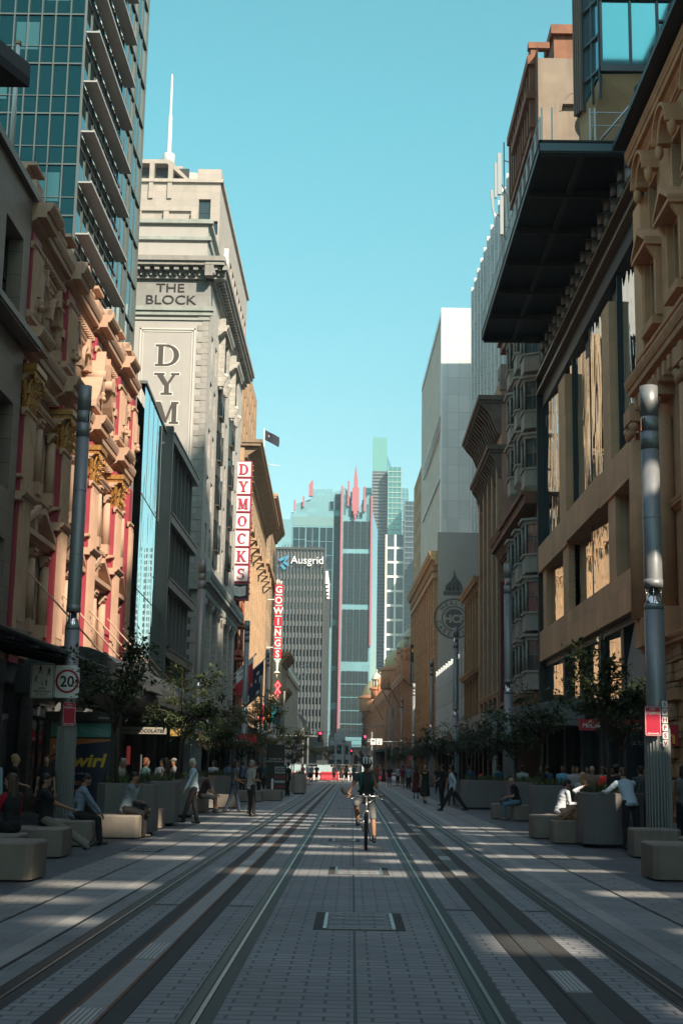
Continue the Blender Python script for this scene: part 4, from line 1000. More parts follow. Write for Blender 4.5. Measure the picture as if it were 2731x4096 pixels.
b.box(-17, -9, 510, 530, 100, 105.5, 0)
b.build('panel_body', [LB, SG], p)
def pane(name, x0, x1, z0, z1, nx, nz, yb=500.0, frame=LB):
    """one tall window bay: dark glass in a grid, its own part"""
    b = MB(); Fy = front(yb); b.fbox(Fy, x0, x1, z0, z1, .0, .10, 1)
    for i in range(nx + 1): x = x0 + (x1 - x0) * i / nx; b.fbox(Fy, x - .09, x + .09, z0, z1, .10, .30, 0)
    for j in range(nz + 1): z = z0 + (z1 - z0) * j / nz; b.fbox(Fy, x0, x1, z - .07, z + .07, .10, .26, 0)
    b.build(name, [frame, DG], p)
FRG = plain('dull_blue_grey_frame', (.04, .06, .07), .5)
for z0, z1, nz in ((81.2, 91.3, 3), (60.5, 79.2, 6), (39.5, 58.3, 6), (11.5, 37.5 - 1.0, 8)):
    if z1 > 37:
        for x0, x1 in ((-4.3, -3.0), (-2.6, -.6), (-.2, 1.7), (2.1, 3.9), (4.2, 5.2)): pane('window_bay', x0, x1, z0, z1, 2, nz * 2, 500, FRG)
for x0, x1 in ((-4.3, -3.0), (-2.7, -.7), (-.4, 1.6), (1.9, 3.8), (4.1, 5.3)):
    for j in range(5): pane('window_bay', x0, x1, 12.3 + j * 4.8, 16.5 + j * 4.8, 2, 2, 500, FRG)
for x0 in (-2.0, -.4, 1.3): pane('small_window', x0, x0 + 1.2, 92.6, 94.8, 1, 1)
for x0, z0, z1 in ((-4.2, 94, 101.5), (-2.0, 99, 103.5 - 1.0), (2.3, 97, 99.5), (4.2, 91.8, 98)): pane('small_window', x0, x0 + .5, z0, z1, 1, 3)
for z0, z1, nz in ((55, 93.8, 10), (38, 52.5, 4), (12, 22, 3), (24.5, 36, 3)): pane('window_bay', -7.9, -5.9, z0, z1, 2, nz * 2, 503, FRG)
for x0, x1, z0, z1, nx, nz in ((-18.5, -13.6, 63, 89.4, 2, 5), (-13.4, -8.4, 52, 89.4, 2, 7), (-9.9, -8.2, 96.0, 99.4, 1, 1), (-7.8, -5.9, 96.0, 102.3, 1, 2), (-23.4, -18.7, 66, 89.4, 2, 5)): pane('wing_window', x0, x1, z0, z1, nx, nz, 503)
b = MB(); b.fbox(front(503), -23.4, -8.4, 89.9, 93.4, 0, .1, 0); b.build('pale_glass_band', glass('pale_glass', (.22, .34, .35), .15, .3, spec=.4), p)
b = MB()
for x, z0, z1 in ((Cx0 + .05, 0, 104.6), (-3.0 + .1, 97.0, 106.5), (3.15, 95, 104.5), (5.9, 45, 101.0)): b.fbox(F, x - .35, x + .35, z0, z1, .3, 1.0)
b.fbox(front(503), -23.3, -22.7, 95.5, 99.5, 0, 1); b.fbox(front(503), -20, -19.4, 97, 101, 0, 1); b.fbox(front(503), -17.7, -16.2, 101, 105.5, 0, 2)
b.prism([(-17.7, 501, 105.5), (-16.2, 501, 105.5), (-16.3, 501, 107.2)], (0, 2, 0), 0)
b.build('rose_rib', PINK, p)
b = MB(); y = 499.0
for x, w_, z0, z1 in ((-.2, 1.5, 93.6, 106.5), (-1.25, .55, 95, 103.8), (.85, .55, 95, 103.8)): b.box(x - w_ / 2, x + w_ / 2, y - 1, y + .9, z0, z1)
b.prism([(-.95, y - .1, 106.4), (.55, y - .1, 106.4), (-.2, y - .1, 113.2)], (0, -.7, 0)); b.prism([(-1.1, y - .2, 95), (.7, y - .2, 95), (-.2, y - .2, 91)], (0, -.6, 0)); b.build('rose_spire', PINK, p)

# far towers, each its own building
def slab_tower(name, label, x0, x1, y0, dep, z1, wall, band, nz, nx, frame, nz0=0.0, vw=.12):
    p = thing(name, label, 'building', ((x0 + x1) / 2, y0, 0)); F = front(y0); b = MB(); b.box(x0, x1, y0, y0 + dep, 0, z1); b.build('glass_body', wall, p)
    b = MB()
    for k in range(nz): z = nz0 + (z1 - nz0) * k / nz; b.fbox(F, x0, x1, z, z + band, .0, .5); b.box(x1, x1 + .4, y0, y0 + dep, z, z + band)
    for k in range(nx + 1): x = x0 + (x1 - x0) * k / nx; b.fbox(F, x - vw, x + vw, 0, z1, .5, .7)
    b.build('floor_bands', frame, p); return p
slab_tower('louvred_core_tower', 'very tall dark louvred tower core with green glass top in the far distance', 9.6, 18.3, 800, 20, 176, plain('louvre_dark', (.06, .068, .08), .5), .9, 88, 1, plain('louvre_grey', (.17, .19, .21), .5))
p = thing('green_glass_top', 'pale green glass box crowning the far dark louvred tower', 'building', (14, 800, 0))
b = MB(); b.box(9.7, 18.2, 801, 818, 176.2, 197.2, 0); b.prism([(18.2, 805, 176), (22.4, 805, 176), (18.2, 805, 188)], (0, 10, 0), 1); b.build('glass_box', [glass('pale_green_glass', (.22, .42, .37), .08, .5), SG], p)
slab_tower('green_balcony_tower', 'green glass apartment tower with white balconies beside the dark louvred one', 18.9, 26.5, 792, 30, 177, glass('green_glass', (.10, .27, .25), .08, .5), .45, 56, 3, plain('pale_band', (.36, .45, .44), .5))
slab_tower('blue_step_tower', 'blue glass tower stepping down to the right in the far distance', 22.5, 31.8, 815, 20, 169, glass('hazy_blue_glass', (.16, .33, .38), .1, .5), .3, 50, 5, plain('blue_band', (.3, .45, .5), .5))
slab_tower('white_framed_tower', 'white framed apartment tower with square dark window panels in front of the green one', 17.9, 28.2, 780, 25, 134.0, glass('panel_glass', (.05, .075, .09), .1, .1, spec=.35), 1.3, 16, 2, WHIT, 0., .55)
slab_tower('dark_teal_tower', 'dark teal glass tower left of the tall louvred core', 4.5, 9.4, 830, 20, 172, glass('deep_teal_glass', (.06, .22, .24), .08, .6), .4, 45, 2, plain('teal_band', (.07, .16, .17), .5))
slab_tower('slate_tower', 'slate grey apartment tower behind the white framed one', 28.4, 34.5, 775, 20, 153, glass('slate_glass', (.05, .075, .095), .1, .1, spec=.35), .8, 50, 3, plain('slate_band', (.12, .15, .18), .5))
slab_tower('striped_low_tower', 'pale striped apartment tower at the right of the far group', 34.0, 44, 760, 30, 120, glass('panel_glass', (.10, .17, .2)), 1.3, 34, 2, plain('pale_grey_band', (.5, .52, .53), .5))

# low building closing the street
p = thing('pink_station_building', 'low pale pink and grey building with stepped tower closing the end of the street', 'building', (-2, 300, 0))
PK = mat('pale_pink_render', (.66, .42, .37), var=.05); GR = mat('light_grey_render', (.50, .50, .50), var=.05); b = MB(); F = front(300.0)
b.box(-6.5, 4.6, 300, 315, 0, 5.6, 0); b.box(-5.2, -.2, 299, 312, 0, 7.0, 1); b.box(-3.9, -1.6, 298.6, 312, 7, 8.6, 1); b.box(-3.3, -2.2, 298.4, 299, 6.2, 9.6, 1); b.box(-6.7, 4.8, 299.6, 300, 5.5, 5.8, 1); b.build('wall', [PK, GR], p)
for x in (-4.9, -3.4, -1.9): 
    for z in (1.2, 4.2): put_window(front(299.0), x + .6, z, .02, 1.0, 1.8, 'g22', WFRD, WGL, p)
for x in (.8, 2.2, 3.6): put_window(F, x, 1.4, .02, .8, 2.6, 'g22', WFRD, WGL, p)
p = thing('grey_angled_building', 'plain dark grey low building left of the pink one at the street end', 'building', (-9, 320, 0))
b = MB(); b.prism([(-12, 320, 0), (-6.8, 320, 0), (-6.8, 320, 7.5), (-12, 320, 10)], (0, 20, 0)); b.build('wall', mat('dark_grey_panels', (.14, .145, .15), block=(2, 1, 0), joint=.8), p)
SAND = mat('orange_sandstone', (.62, .33, .18), var=.14, nscale=.8, block=(1.0, .45), mortar=.008, joint=.75, streak=.3)
SANDP = mat('orange_sandstone_carved', (.60, .31, .165), var=.14, bump=.3, streak=.3)
ROCK = mat('rock_faced_sandstone', (.50, .29, .15), var=.3, nscale=2.2, block=(.95, .48), mortar=.035, joint=.45, bump=1.0, streak=.3)
FRAME = mat('warm_stone_frame', (.78, .43, .245), var=.12, nscale=.6, block=(1.6, 2.1, 0), mortar=.008, joint=.6, bump=.08, streak=.12)
WAVY = glass('wavy_mirror_glass', (.50, .61, .70), .012, 1.0, ripple=.03, rscale=(1.2, .8, .12), dist=1.2)
DKM = plain('dark_charcoal_metal', (.028, .028, .03), .5, .3, var=.2)

# ================= near right sandstone building
p = thing('sandstone_building', 'carved orange sandstone building with pedimented windows and rock-faced base at the right edge', 'building', (10.5, 40, 0))
F = right(10.5); Y0, Y1 = 33.1, 48.4
us = [34.6, 38.6, 42.6, 46.2]
hl = [(u - .65, u + .65, v0, v1) for u in us for v0, v1 in ((17.3, 19.6), (20.6, 22.6), (11.2, 13.6), (7.2, 9.6))]
b = MB(); b.wall(F, Y0, Y1, 5.8, 24.0, hl, .6); b.build('wall', SAND, p)
b = MB(); mass(b, 10.5, 26, Y0, Y1, 0, 24, 0, 'LB'); b.poly([(10.5, Y1, 15), (26, Y1, 15), (26, Y1, 24), (10.5, Y1, 24)]); b.build('body', SAND, p)
for a, c, d, e in hl: put_window(F, (a + c) / 2, d, -.5, 1.3, e - d, 'sash', WFRD, WGL, p)
hb = [(u - 1.1, u + 1.1, .2, 4.2) for u in us[:-1]]
b = MB(); b.wall(F, Y0, Y1, 0, 5.8, hb, .6)
rnd = random.Random(3)
y = Y0
for k in range(9):
    z = .2 + k * .62; y = Y0 + (k % 2) * .5
    while y < Y1:
        if not any(a - .4 < y < c + .1 and z < 4.4 for a, c, _, _ in hb): b.fbox(F, y, y + .9, z, z + .55, 0, .08 + rnd.random() * .12, 0)
        y += 1.0
b.build('rock_faced_base', ROCK, p)
b = MB()
for a, c, d, e in hb: b.poly([F.p(a, d, -.5), F.p(c, d, -.5), F.p(c, e, -.5), F.p(a, e, -.5)])
b.build('dark_doorway', WGL, p)
def sc(v, h, d, nm, br=False):
    b = MB(); b.cornice(F, Y0, Y1, v, h, d, 0, 0, 6, ends=False)
    if br:
        u = Y0
        while u < Y1: b.fbox(F, u, u + .3, v - .35, v + .1, 0, d * .75); u += .75
    b.build(nm, SANDP, p)
sc(14.7, .9, .75, 'main_cornice', True); sc(23.7, .9, .55, 'roof_cornice'); sc(5.5, .5, .4, 'base_cornice'); sc(10.0, .35, .25, 'string_course'); sc(16.2, .3, .3, 'sill_course')
for u in us:   # pediments over the tall windows
    b = MB()
    for s in (-1, 1):
        b.prism([F.p(u + s * 1.15, 19.85, 0), F.p(u + s * 1.15, 20.0, 0), F.p(u, 20.75, 0), F.p(u, 20.5, 0)], F.n * .62)
    b.fbox(F, u - 1.15, u + 1.15, 19.72, 19.86, 0, .6)
    for s in (-1, 1): b.fbox(F, u + s * .9 - .13, u + s * .9 + .13, 17.2, 19.7, 0, .22); b.prism([F.p(u + s * .95 - .1, 19.1, .1), F.p(u + s * .95 - .1, 19.72, .1), F.p(u + s * .95 - .1, 19.72, .5)], F.u * .2)
    b.fbox(F, u - .95, u + .95, 16.9, 17.2, 0, .35)
    b.build('pediment', SANDP, p)
for u in us:
    b = MB()
    b.arch(F, u, 22.6, .65, .28, 0, .45, 0, 10); b.arch(F, u, 22.6, .93, .12, 0, .6, 0, 10)
    for s in (-1, 1): b.ball(F.p(u + s * .95, 22.4, .35), (.16, .2, .3), 0, 8, 6)
    b.build('arched_head', SANDP, p)
for k, u in enumerate([36.6, 40.3, 44.4, 48.0]):
    b = MB()
    b.fbox(F, u - .55, u + .55, 5.9, 6.9, 0, .5); b.fcyl(F, u, .32, 6.9, 13.3, .42, 0, 14, .37); b.fbox(F, u - .6, u + .6, 13.95, 14.5, 0, .75)
    for q in range(6): b.ball(F.p(u - .45 + q * .18, 13.6, .62), (.13, .12, .2), 0, 7, 5)
    for s in (-1, 1): b.ball(F.p(u + s * .45, 13.75, .6), (.2, .2, .2), 0, 8, 6)
    b.build('column', SANDP, p)
b = MB(); b.fbox(F, Y0, Y1, 24.75, 24.95, -.2, 1.0); y = 30.
while y < Y1: b.tube([F.p(y, 25.0, .3), F.p(y, 25.5, .35), F.p(y, 25.9, .3)], [.3, .42, .1], 0, 8); b.ball(F.p(y, 26.1, .3), .3, 0, 8, 6); y += 2.7
b.build('roof_ornament', DKM, p)
shop = MB(); Fr0 = front(44.2)
shop.box(9.75, 10.4, 44.2, 44.35, 2.45, 3.1, 0); text_into(shop, 'm', Fr0, 9.86, 2.52, .0, .42, 1, .02, bold=.03, squash=1.0)
o = shop.build('small_projecting_sign', [plain('signal_red', (.55, .02, .045)), plain('sign_yellow', (.8, .5, .05), .4)], p)

# ================= stone-framed building with wavy mirror glass
p = thing('stone_framed_glass_building', 'building with stepped warm stone frames over wavy mirror glass above the red fast-food sign', 'building', (10.5, 62, 0))
A, B_ = 48.5, 75.2; F = right(10.5); b = MB(); 
for a_, c_ in ((A, 53.4), (53.4, 60.2), (60.2, 66.0), (66.0, B_)):
    for v0, v1, dd, mi in ((4.2, 9.0, .30, 1), (9.0, 12.4, .35, 1), (12.4, 22.0, .34, 0)): b.poly([F.p(a_, v0, -.42), F.p(c_, v0, -.42 + dd * (c_ - a_) / 6.5), F.p(c_, v1, -.42 + dd * (c_ - a_) / 6.5), F.p(a_, v1, -.42)], mi)
b.build('mirror_glass', [WAVY, glass('gently_wavy_mirror_glass', (.80, .76, .72), .012, 1.0, ripple=.012, rscale=(1.2, .8, .3), dist=1.0)], p)
def fb(nm, u0, u1, v0, v1, n0, n1, m=FRAME):
    b = MB(); b.fbox(F, u0, u1, v0, v1, n0, n1); return b.build(nm, m, p)
fb('stone_beam', A, 55.9, 12.38, 13.8, -.45, .34); fb('stone_beam', 55.9, 64.6, 12.38, 13.78, -.45, .42); fb('stone_beam', 64.6, B_ - .3, 12.3, 13.74, -.45, .36)
fb('stone_beam', A - .2, 48.9, 7.5, 9.06, -.45, .40); fb('stone_beam', 48.9, B_ - .3, 7.42, 9.02, -.45, .33)
fb('stone_pier', 47.2, 48.5, 7.6, 22.3, -.5, .26); fb('stone_pier', 53.55, 55.2, 13.8, 20.6, -.45, .28); fb('stone_pier', 53.1, 54.6, 9.02, 12.38, -.45, .25)
fb('stone_pier', 65.1, 67.2, 13.74, 20.9, -.45, .30); fb('stone_pier', 64.9, 66.6, 9.02, 12.3, -.45, .26); fb('stone_pier', 72.9, 74.2, 9.02, 12.3, -.45, .2)
b = MB()
for u in (53.55, 65.1, 60.2): b.fbox(F, u - .2, u - .05, 9.1, 21.6, -.4, -.05)
b.fbox(F, A, B_, 21.7, 22.5, -.5, .05); b.fbox(F, B_ - .35, B_, 4.2, 23.5, -.5, .36); b.fbox(F, A, B_, 7.1, 7.42, -.45, .05)
b.build('dark_channel', DKM, p)
b = MB(); b.fbox(F, 47.6, B_, 22.5, 22.62, -.2, .38); b.fbox(F, 47.6, B_, 23.4, 23.52, -.2, .42); b.build('bronze_rail', plain('bronze_gold_rail', (.30, .19, .11), .4, .4), p)
b = MB(); b.fbox(F, 47.6, B_, 22.62, 23.4, -.5, .1); b.fbox(F, A, B_, 20.8, 21.7, -.42, -.3); mass(b, 11.35, 26, 48.5, B_, 0, 23, 0, 'L'); b.build('dark_parapet', DKM, p)
b = MB()
for k in range(0): pass
b.fbox(F, A, B_, 3.9, 4.2, -.9, -.3); b.fbox(F, A, B_, 21.6, 22.3, -.9, -.3)
b.build('glass_joint', DKM, p)
b = MB()
for u in (49.2, 53.5, 58.5, 63.5, 68.5, 74.6): b.fbox(F, u - .3, u + .3, 0, 7.1, -.5, 0)
b.fbox(F, A, B_, 4.0, 4.4, -.5, .1); b.build('dark_pier', DKM, p)
for a, c in ((49.5, 53.2), (53.8, 58.2), (58.8, 63.2), (63.8, 68.2), (68.8, 74.3)):
    b = MB(); b.poly([F.p(a, .2, -.42), F.p(c, .2, -.42), F.p(c, 4.0, -.42), F.p(a, 4.0, -.42)], 1); b.fbox(F, a, c, 0, .2, -.45, -.3)
    b.fbox(F, (a + c) / 2 - .04, (a + c) / 2 + .04, .2, 4, -.42, -.34); b.build('shop_window', [WFRD, WGL], p)
b = MB(); Fq = front(72.0)
text_into(b, 'JOY', Fr((0, 52.2, 0), (0, 1, 0), (-1, 0, 0)), .2, 2.9, -10.2, .5, 0, .02) if False else None

# roof canopy on struts
p = thing('roof_canopy', 'huge dark canopy slab with a glass balustrade cantilevered over the street on stub columns', 'canopy', (8.8, 62, 25.7))
b = MB(); b.box(7.0, 12.5, 50.3, 74.6, 25.85, 26.02); b.box(7.0, 7.12, 50.3, 74.6, 25.6, 26.08); b.box(7.0, 12.5, 50.3, 50.42, 25.55, 26.1); b.box(7, 12.5, 74.48, 74.6, 25.6, 26.08); b.build('deck', DKM, p)
b = MB()
for k in range(7): b.box(7.12, 12.4, 50.42 + k * 4.02 + (.0), 50.55 + k * 4.02, 25.5, 25.85)
b.box(8.7, 8.9, 50.5, 74.4, 25.62, 25.85); b.build('deck_beam', plain('canopy_beam', (.05, .048, .046), .5), p)
b = MB(); b.box(7.02, 12.4, 50.26, 50.3, 25.62, 25.95); b.build('steel_fascia', plain('blued_steel_fascia', (.09, .115, .13), .35, .5), p)
b = MB(); gl = MB()
for k in range(18): y = 50.5 + k * 1.4; b.box(7.04, 7.10, y, y + .05, 26.08, 27.15)
b.box(7.05, 7.08, 50.5, 74.5, 27.1, 27.15)
for x in (7.1, 7.5, 9.0, 9.2, 10.6, 11.6): b.box(x, x + .06, 50.35, 50.41, 26.08, 27.5)
b.box(9.0, 11.7, 50.36, 50.4, 27.3, 27.34); b.box(9.0, 11.7, 50.36, 50.4, 26.75, 26.78)
b.tube([(9.4, 50.4, 26.1), (11.4, 50.4, 28.6)], .05); b.tube([(11.2, 50.4, 26.1), (12.4, 50.4, 29.9)], .1)
b.build('rail_post', plain('galvanised_post', (.5, .51, .52), .4, .6), p)
b = MB()
for k in range(18):
    for q in range(8): y = 50.5 + k * 1.4 + q * .17; b.box(7.06, 7.065, y, y + .006, 26.1, 27.1)
for q in range(14): b.box(9.0, 11.7, 50.37, 50.375, 26.1 + q * .085, 26.106 + q * .085)
b.build('mesh_infill', plain('galvanised_mesh', (.3, .31, .32), .5, .5), p)
for k in range(17):
    y = 50.3 + k * 1.5; b = MB(); x = 10.55
    for z0, z1, r in ((23.5, 24.15, .21), (24.3, 24.9, .21), (25.0, 25.6, .21)): b.tube([(x, y, z0), (x, y, z1)], r, 0, 12)
    for z0, z1, r in ((24.15, 24.3, .26), (24.9, 25.0, .26), (25.45, 25.6, .27)): b.tube([(x, y, z0), (x, y, z1)], r, 1, 12)
    b.build('stub_column', [plain('stub_grey', (.22, .20, .185), .45, .2), plain('near_black_paint', (.02, .02, .02))], p)
# pieces of the same setback roof level: struts feet
p = thing('angled_glass_building', 'upper glass box with a tan concrete underside jutting out at the top right corner', 'building', (12, 64, 30))
SKG = glass('pale_sky_glass', (.20, .40, .48), .06, .75, ripple=.01, rscale=(.4, .4, .4)); CONC = mat('tan_board_concrete', (.46, .30, .17), var=.2, nscale=.7, bump=.1)
b = MB(); b.poly([(11.35, 60, 34.5), (20, 60, 34.7), (20, 60, 48), (11.35, 60, 48)], 0); b.poly([(11.35, 60, 34.5), (11.35, 60, 48), (10.6, 62.1, 48), (10.6, 62.1, 33.0)], 0)
b.poly([(10.6, 62.1, 31), (10.6, 62.1, 48), (20, 62.1, 48), (20, 62.1, 31)], 0); b.build('glazing', SKG, p)
b = MB(); b.poly([(11.35, 60, 34.2), (20, 60, 34.4), (20, 62, 27.0), (10.75, 62, 29.5)], 0); b.poly([(11.35, 60.02, 34.2), (10.75, 62, 29.5), (10.6, 62.1, 33)], 0); b.build('concrete_underside', CONC, p)
b = MB(); Fz = front(60.0); b.fbox(Fz, 11.3, 20, 34.3, 34.6, 0, .15); b.fbox(Fz, 11.3, 20, 38.0, 38.3, 0, .15)
for x in (11.35, 12.75, 14.05, 15.4): b.fbox(Fz, x - .06, x + .06, 34.5, 48, 0, .1)
b.fbox(Fz, 14.1, 15.4, 36.9, 37.0, 0, .12); b.fbox(Fz, 14.15, 15.35, 35.3, 35.4, 0, .12)
Fw = Fr((11.35, 60, 0), (-.75, 2.1, 0), (-2.1, -.75, 0))
for z in (34.4, 36.2, 38.1, 40.5, 43): b.fbox(Fw, 0, 2.2, z, z + .12, 0, .14)
for q in (0, .7, 1.5, 2.15): b.fbox(Fw, q, q + .08, 33, 48, 0, .12)
b.build('window_bar', plain('mid_grey_bar', (.10, .11, .12), .4, .4), p)
b = MB()
for q in range(4): b.fbox(Fw, 1.5 + q * .2, 1.6 + q * .2, 33.0, 45, .16, .3)
b.build('side_louvre', plain('louvre_rust', (.22, .15, .12), .6, .2), p)

# ================= tall brown building with bay windows
p = thing('bay_window_building', 'tall dark brown building with cream bay windows and a blank plastered side wall', 'building', (10.5, 81, 0))
BRB = mat('brown_brick', (.19, .085, .045), var=.25, block=(.5, .3), mortar=.012, joint=.7, streak=.3); PLAS = mat('stained_plaster', (.26, .205, .16), var=.18, nscale=.5, streak=.4, bump=.2)
F = right(10.5); Y0, Y1 = 75.6, 88.0
b = MB(); b.wall(F, Y0, Y1, 0, 44.5, [], .3); b.poly([(10.5, Y1, 0), (26, Y1, 0), (26, Y1, 45), (10.5, Y1, 45)]); b.poly([(10.5, Y0, 0), (26, Y0, 0), (26, Y0, 24), (10.5, Y0, 24)]); b.build('street_wall', BRB, p)
b = MB(); Fs_ = front(Y0 + 1.5); b.wall(Fs_, 10.55, 26, 0, 44.5, [(12.1, 14.9, 30, 41.5)], .35); b.poly([Fs_.p(12.1, 30, -.35), Fs_.p(14.9, 30, -.35), Fs_.p(14.9, 41.5, -.35), Fs_.p(12.1, 41.5, -.35)]); b.arch(Fs_, 13.5, 41.0, 1.4, .1, -.3, .04, 0, 10)
b.tube([Fs_.p(14.2, 40.6, -.3), Fs_.p(14.2, 40.6, .1)], .95, 0, 20); b.build('side_wall', PLAS, p)
b = MB(); b.fbox(F, Y0 + 1.3, Y1 + .2, 44.0, 44.6, -.2, .45); b.fbox(F, Y0 + 1.3, Y1, 44.6, 45.3, -.2, .25); b.fbox(Fs_, 10.1, 11.4, 45.0, 45.4, -.2, .3); b.fbox(F, Y0 + 1.4, Y1 - 3, 41.8, 42.3, -.2, .55); b.fbox(F, Y0 + 1.4, Y1, 39.2, 39.6, 0, .3)
b.fbox(Fs_, 11.5, 26, 46.0, 46.6, -3, .3); b.fbox(Fs_, 11.7, 26, 44.5, 46.0, -3, .0)
for q in range(10): b.fbox(F, Y0 + 1.6 + q * 1.2, Y0 + 2.0 + q * 1.2, 40.0, 44.0, 0, .3)
b.build('crown_cornice', mat('red_brown_stone', (.25, .105, .06), var=.2, streak=.3), p)
CRB = mat('cream_bay_paint', (.42, .355, .30), var=.1, streak=.3)
for yc, hs_ in ((77.4, (6.0, 9.3, 12.6, 17.6, 21.0, 24.4)), (80.9, (6.0, 9.3, 12.6, 18.6, 22.0, 25.6)), (84.6, (6.0, 9.3, 12.6, 18.6, 22.0, 25.6))):
    for z in hs_:
        b = MB(); w2, w1 = 1.25, .75; d = .85
        def ring(z_, e=0): return [F.p(yc - w2 - e, z_, 0), F.p(yc - w1 - e * .5, z_, d + e), F.p(yc + w1 + e * .5, z_, d + e), F.p(yc + w2 + e, z_, 0)]
        b.prism(ring(z), (0, 0, .95), 0); b.prism(ring(z + .95, .1), (0, 0, .12), 0); b.prism(ring(z + 2.75, .05), (0, 0, .2), 0); b.prism(ring(z + 2.95, .22), (0, 0, .14), 0)
        r = ring(z + 1.05, -.12)
        for a_, c_ in zip(r, r[1:]): b.poly([a_, c_, c_ + Vector((0, 0, 1.75)), a_ + Vector((0, 0, 1.75))], 1)
        for a_ in ring(z + 1.05, -.04): b.tube([a_, a_ + Vector((0, 0, 1.75))], .085, 0, 4)
        for a_, c_ in zip(r, r[1:]): m_ = (a_ + c_) / 2; b.tube([m_ + Vector((0, 0, 0)), m_ + Vector((0, 0, 1.75))], .03, 0, 4); b.tube([a_ + Vector((0, 0, .9)), c_ + Vector((0, 0, .9))], .035, 0, 4)
        if z in (17.6, 18.6): b.prism([F.p(yc - 1.2, z, 0), F.p(yc - .8, z, d), F.p(yc - .8, z - .7, .1)], F.u * 2.0, 0)
        b.build('bay_window', [CRB, WGL2], p)
b = MB()
for z in (16.4, 5.0, 28.9): b.fbox(F, Y0, Y1, z, z + .5, 0, 1.0); b.fbox(F, Y0, Y1, z + .5, z + .7, 0, 1.2)
for z in (32, 35.5): 
    for yc in (79.4, 82.4, 85.4): b.fbox(F, yc - .9, yc - .7, z, z + 2.6, 0, .2); b.fbox(F, yc + .7, yc + .9, z, z + 2.6, 0, .2); b.poly([F.p(yc - .7, z, .01), F.p(yc + .7, z, .01), F.p(yc + .7, z + 2.4, .01), F.p(yc - .7, z + 2.4, .01)], 1)
b.build('string_course', [mat('red_brown_stone', (.25, .105, .06)), WGL], p)
shops(F, Y0 + .3, Y1, p, 4.0, 3, DKM)
# narrow dark building + its sign
p = thing('dark_narrow_building', 'low dark building with a bulky stepped cornice between the bay windows and the pink wall', 'building', (10.5, 92, 0))
b = MB(); hl = [(u, u + 1.4, z, z + 2) for u in (89.2, 92, 94.6) for z in (6, 9.2, 12.4)]; b.wall(F, 88.1, 96.3, 4.8, 16.2, hl, .4); mass(b, 10.5, 24, 88.1, 96.3, 0, 16.2, 0, 'L')
b.cornice(F, 88.0, 96.4, 16.0, 1.6, 1.0, 0, 0, 6, ends=False); b.build('wall', BRB, p)
for a, c, d, e in hl: put_window(F, (a + c) / 2, d, -.35, 1.4, 2, 'sash', WFRD, WGL, p)
shops(F, 88.3, 96.2, p, 4.0, 2, DKM)
p = thing('maroon_banner_sign', 'tall maroon vertical sign with worn pale letters behind the second right-hand pole', 'sign', (9.9, 88.3, 9))
b = MB(); b.box(9.45, 10.5, 88.2, 88.4, 5.4, 13.6); o = b.build('sign_board', plain('maroon_board', (.10, .012, .018), .5), p)
c = MB(); Fg = front(88.2)
for i, ch in enumerate('AIY AAI'): text_into(c, ch, Fg, 10.08, 12.6 - i * 1.12, .0, .62, 0, .02, 'CENTER')
c.build('letter', plain('worn_cream_letter', (.3, .26, .22), .6), o)

# ================= deep-cornice building with pink side wall
p = thing('pink_walled_building', 'brown office building with two deep bracketed cornices and a weathered pink side wall', 'building', (10.5, 104, 0))
PINKW = mat('weathered_pink_plaster', (.44, .235, .185), var=.22, nscale=.7, streak=.3, bump=.2); CB = mat('dun_stone', (.42, .28, .185), var=.15, streak=.25)
Y0, Y1 = 96.5, 111.2; b = MB(); b.poly([(10.5, Y0, 0), (26, Y0, 0), (26, Y0, 30.0), (10.5, Y0, 30.0)]); b.poly([(10.5, Y0, 30), (26, Y0, 30), (26, Y1, 30), (10.5, Y1, 30)]); b.build('pink_side_wall', PINKW, p)
b = MB(); b.fbox(front(Y0), 10.4, 26, 28.9, 30.1, -.4, .12); b.box(10.45, 10.9, Y0 + .1, Y0 + 2, 30.1, 30.9); b.build('coping', mat('stained_coping', (.27, .22, .19), var=.3, streak=.5), p)
hl = []
for k in range(4):
    u = 97.6 + k * 3.4
    for z in (8.2, 11.0, 13.8, 16.6, 19.4): hl.append((u, u + 2.3, z, z + 2.3))
b = MB(); b.wall(F, Y0, Y1, 4.6, 30, hl, .7); b.build('street_wall', CB, p)
for a, c, d, e in hl: put_window(F, (a + c) / 2, d, -.6, c - a, e - d, 'g22', plain('sage_frame', (.16, .17, .145), .5), WGL2, p)
b = MB()
for k in range(5): b.fbox(F, Y0 + k * 3.4 + .1, Y0 + k * 3.4 + .9, 5.5, 23.5, 0, .35)
b.cornice(F, Y0 - .1, Y1, 6.4, .6, .45, 0, 0, 4, ends=False); b.build('pilaster', CB, p)
CORD = mat('soot_stained_stone', (.15, .11, .085), var=.3, streak=.3)
def bracket_cornice(z, d, h):
    b = MB(); b.fbox(F, Y0 - .2, Y1 + .3, z + h, z + h + .35, -.3, d + .15); b.fbox(F, Y0 - .1, Y1 + .2, z + h - .2, z + h, -.3, d)
    u = Y0
    while u < Y1 + .1:
        b.prism([F.p(u, z - .6, 0), F.p(u, z - .5, .25), F.p(u, z + h * .5, d * .55), F.p(u, z + h - .3, d * .92), F.p(u, z + h - .2, d * .92), F.p(u, z + h - .2, 0)], F.u * .32); u += 1.05
    b.build('bracketed_cornice', CORD, p)
bracket_cornice(26.2, 1.55, 1.9); bracket_cornice(22.9, .9, 1.5)
shops(F, Y0 + .3, Y1, p, 4.0, 4, DKM)

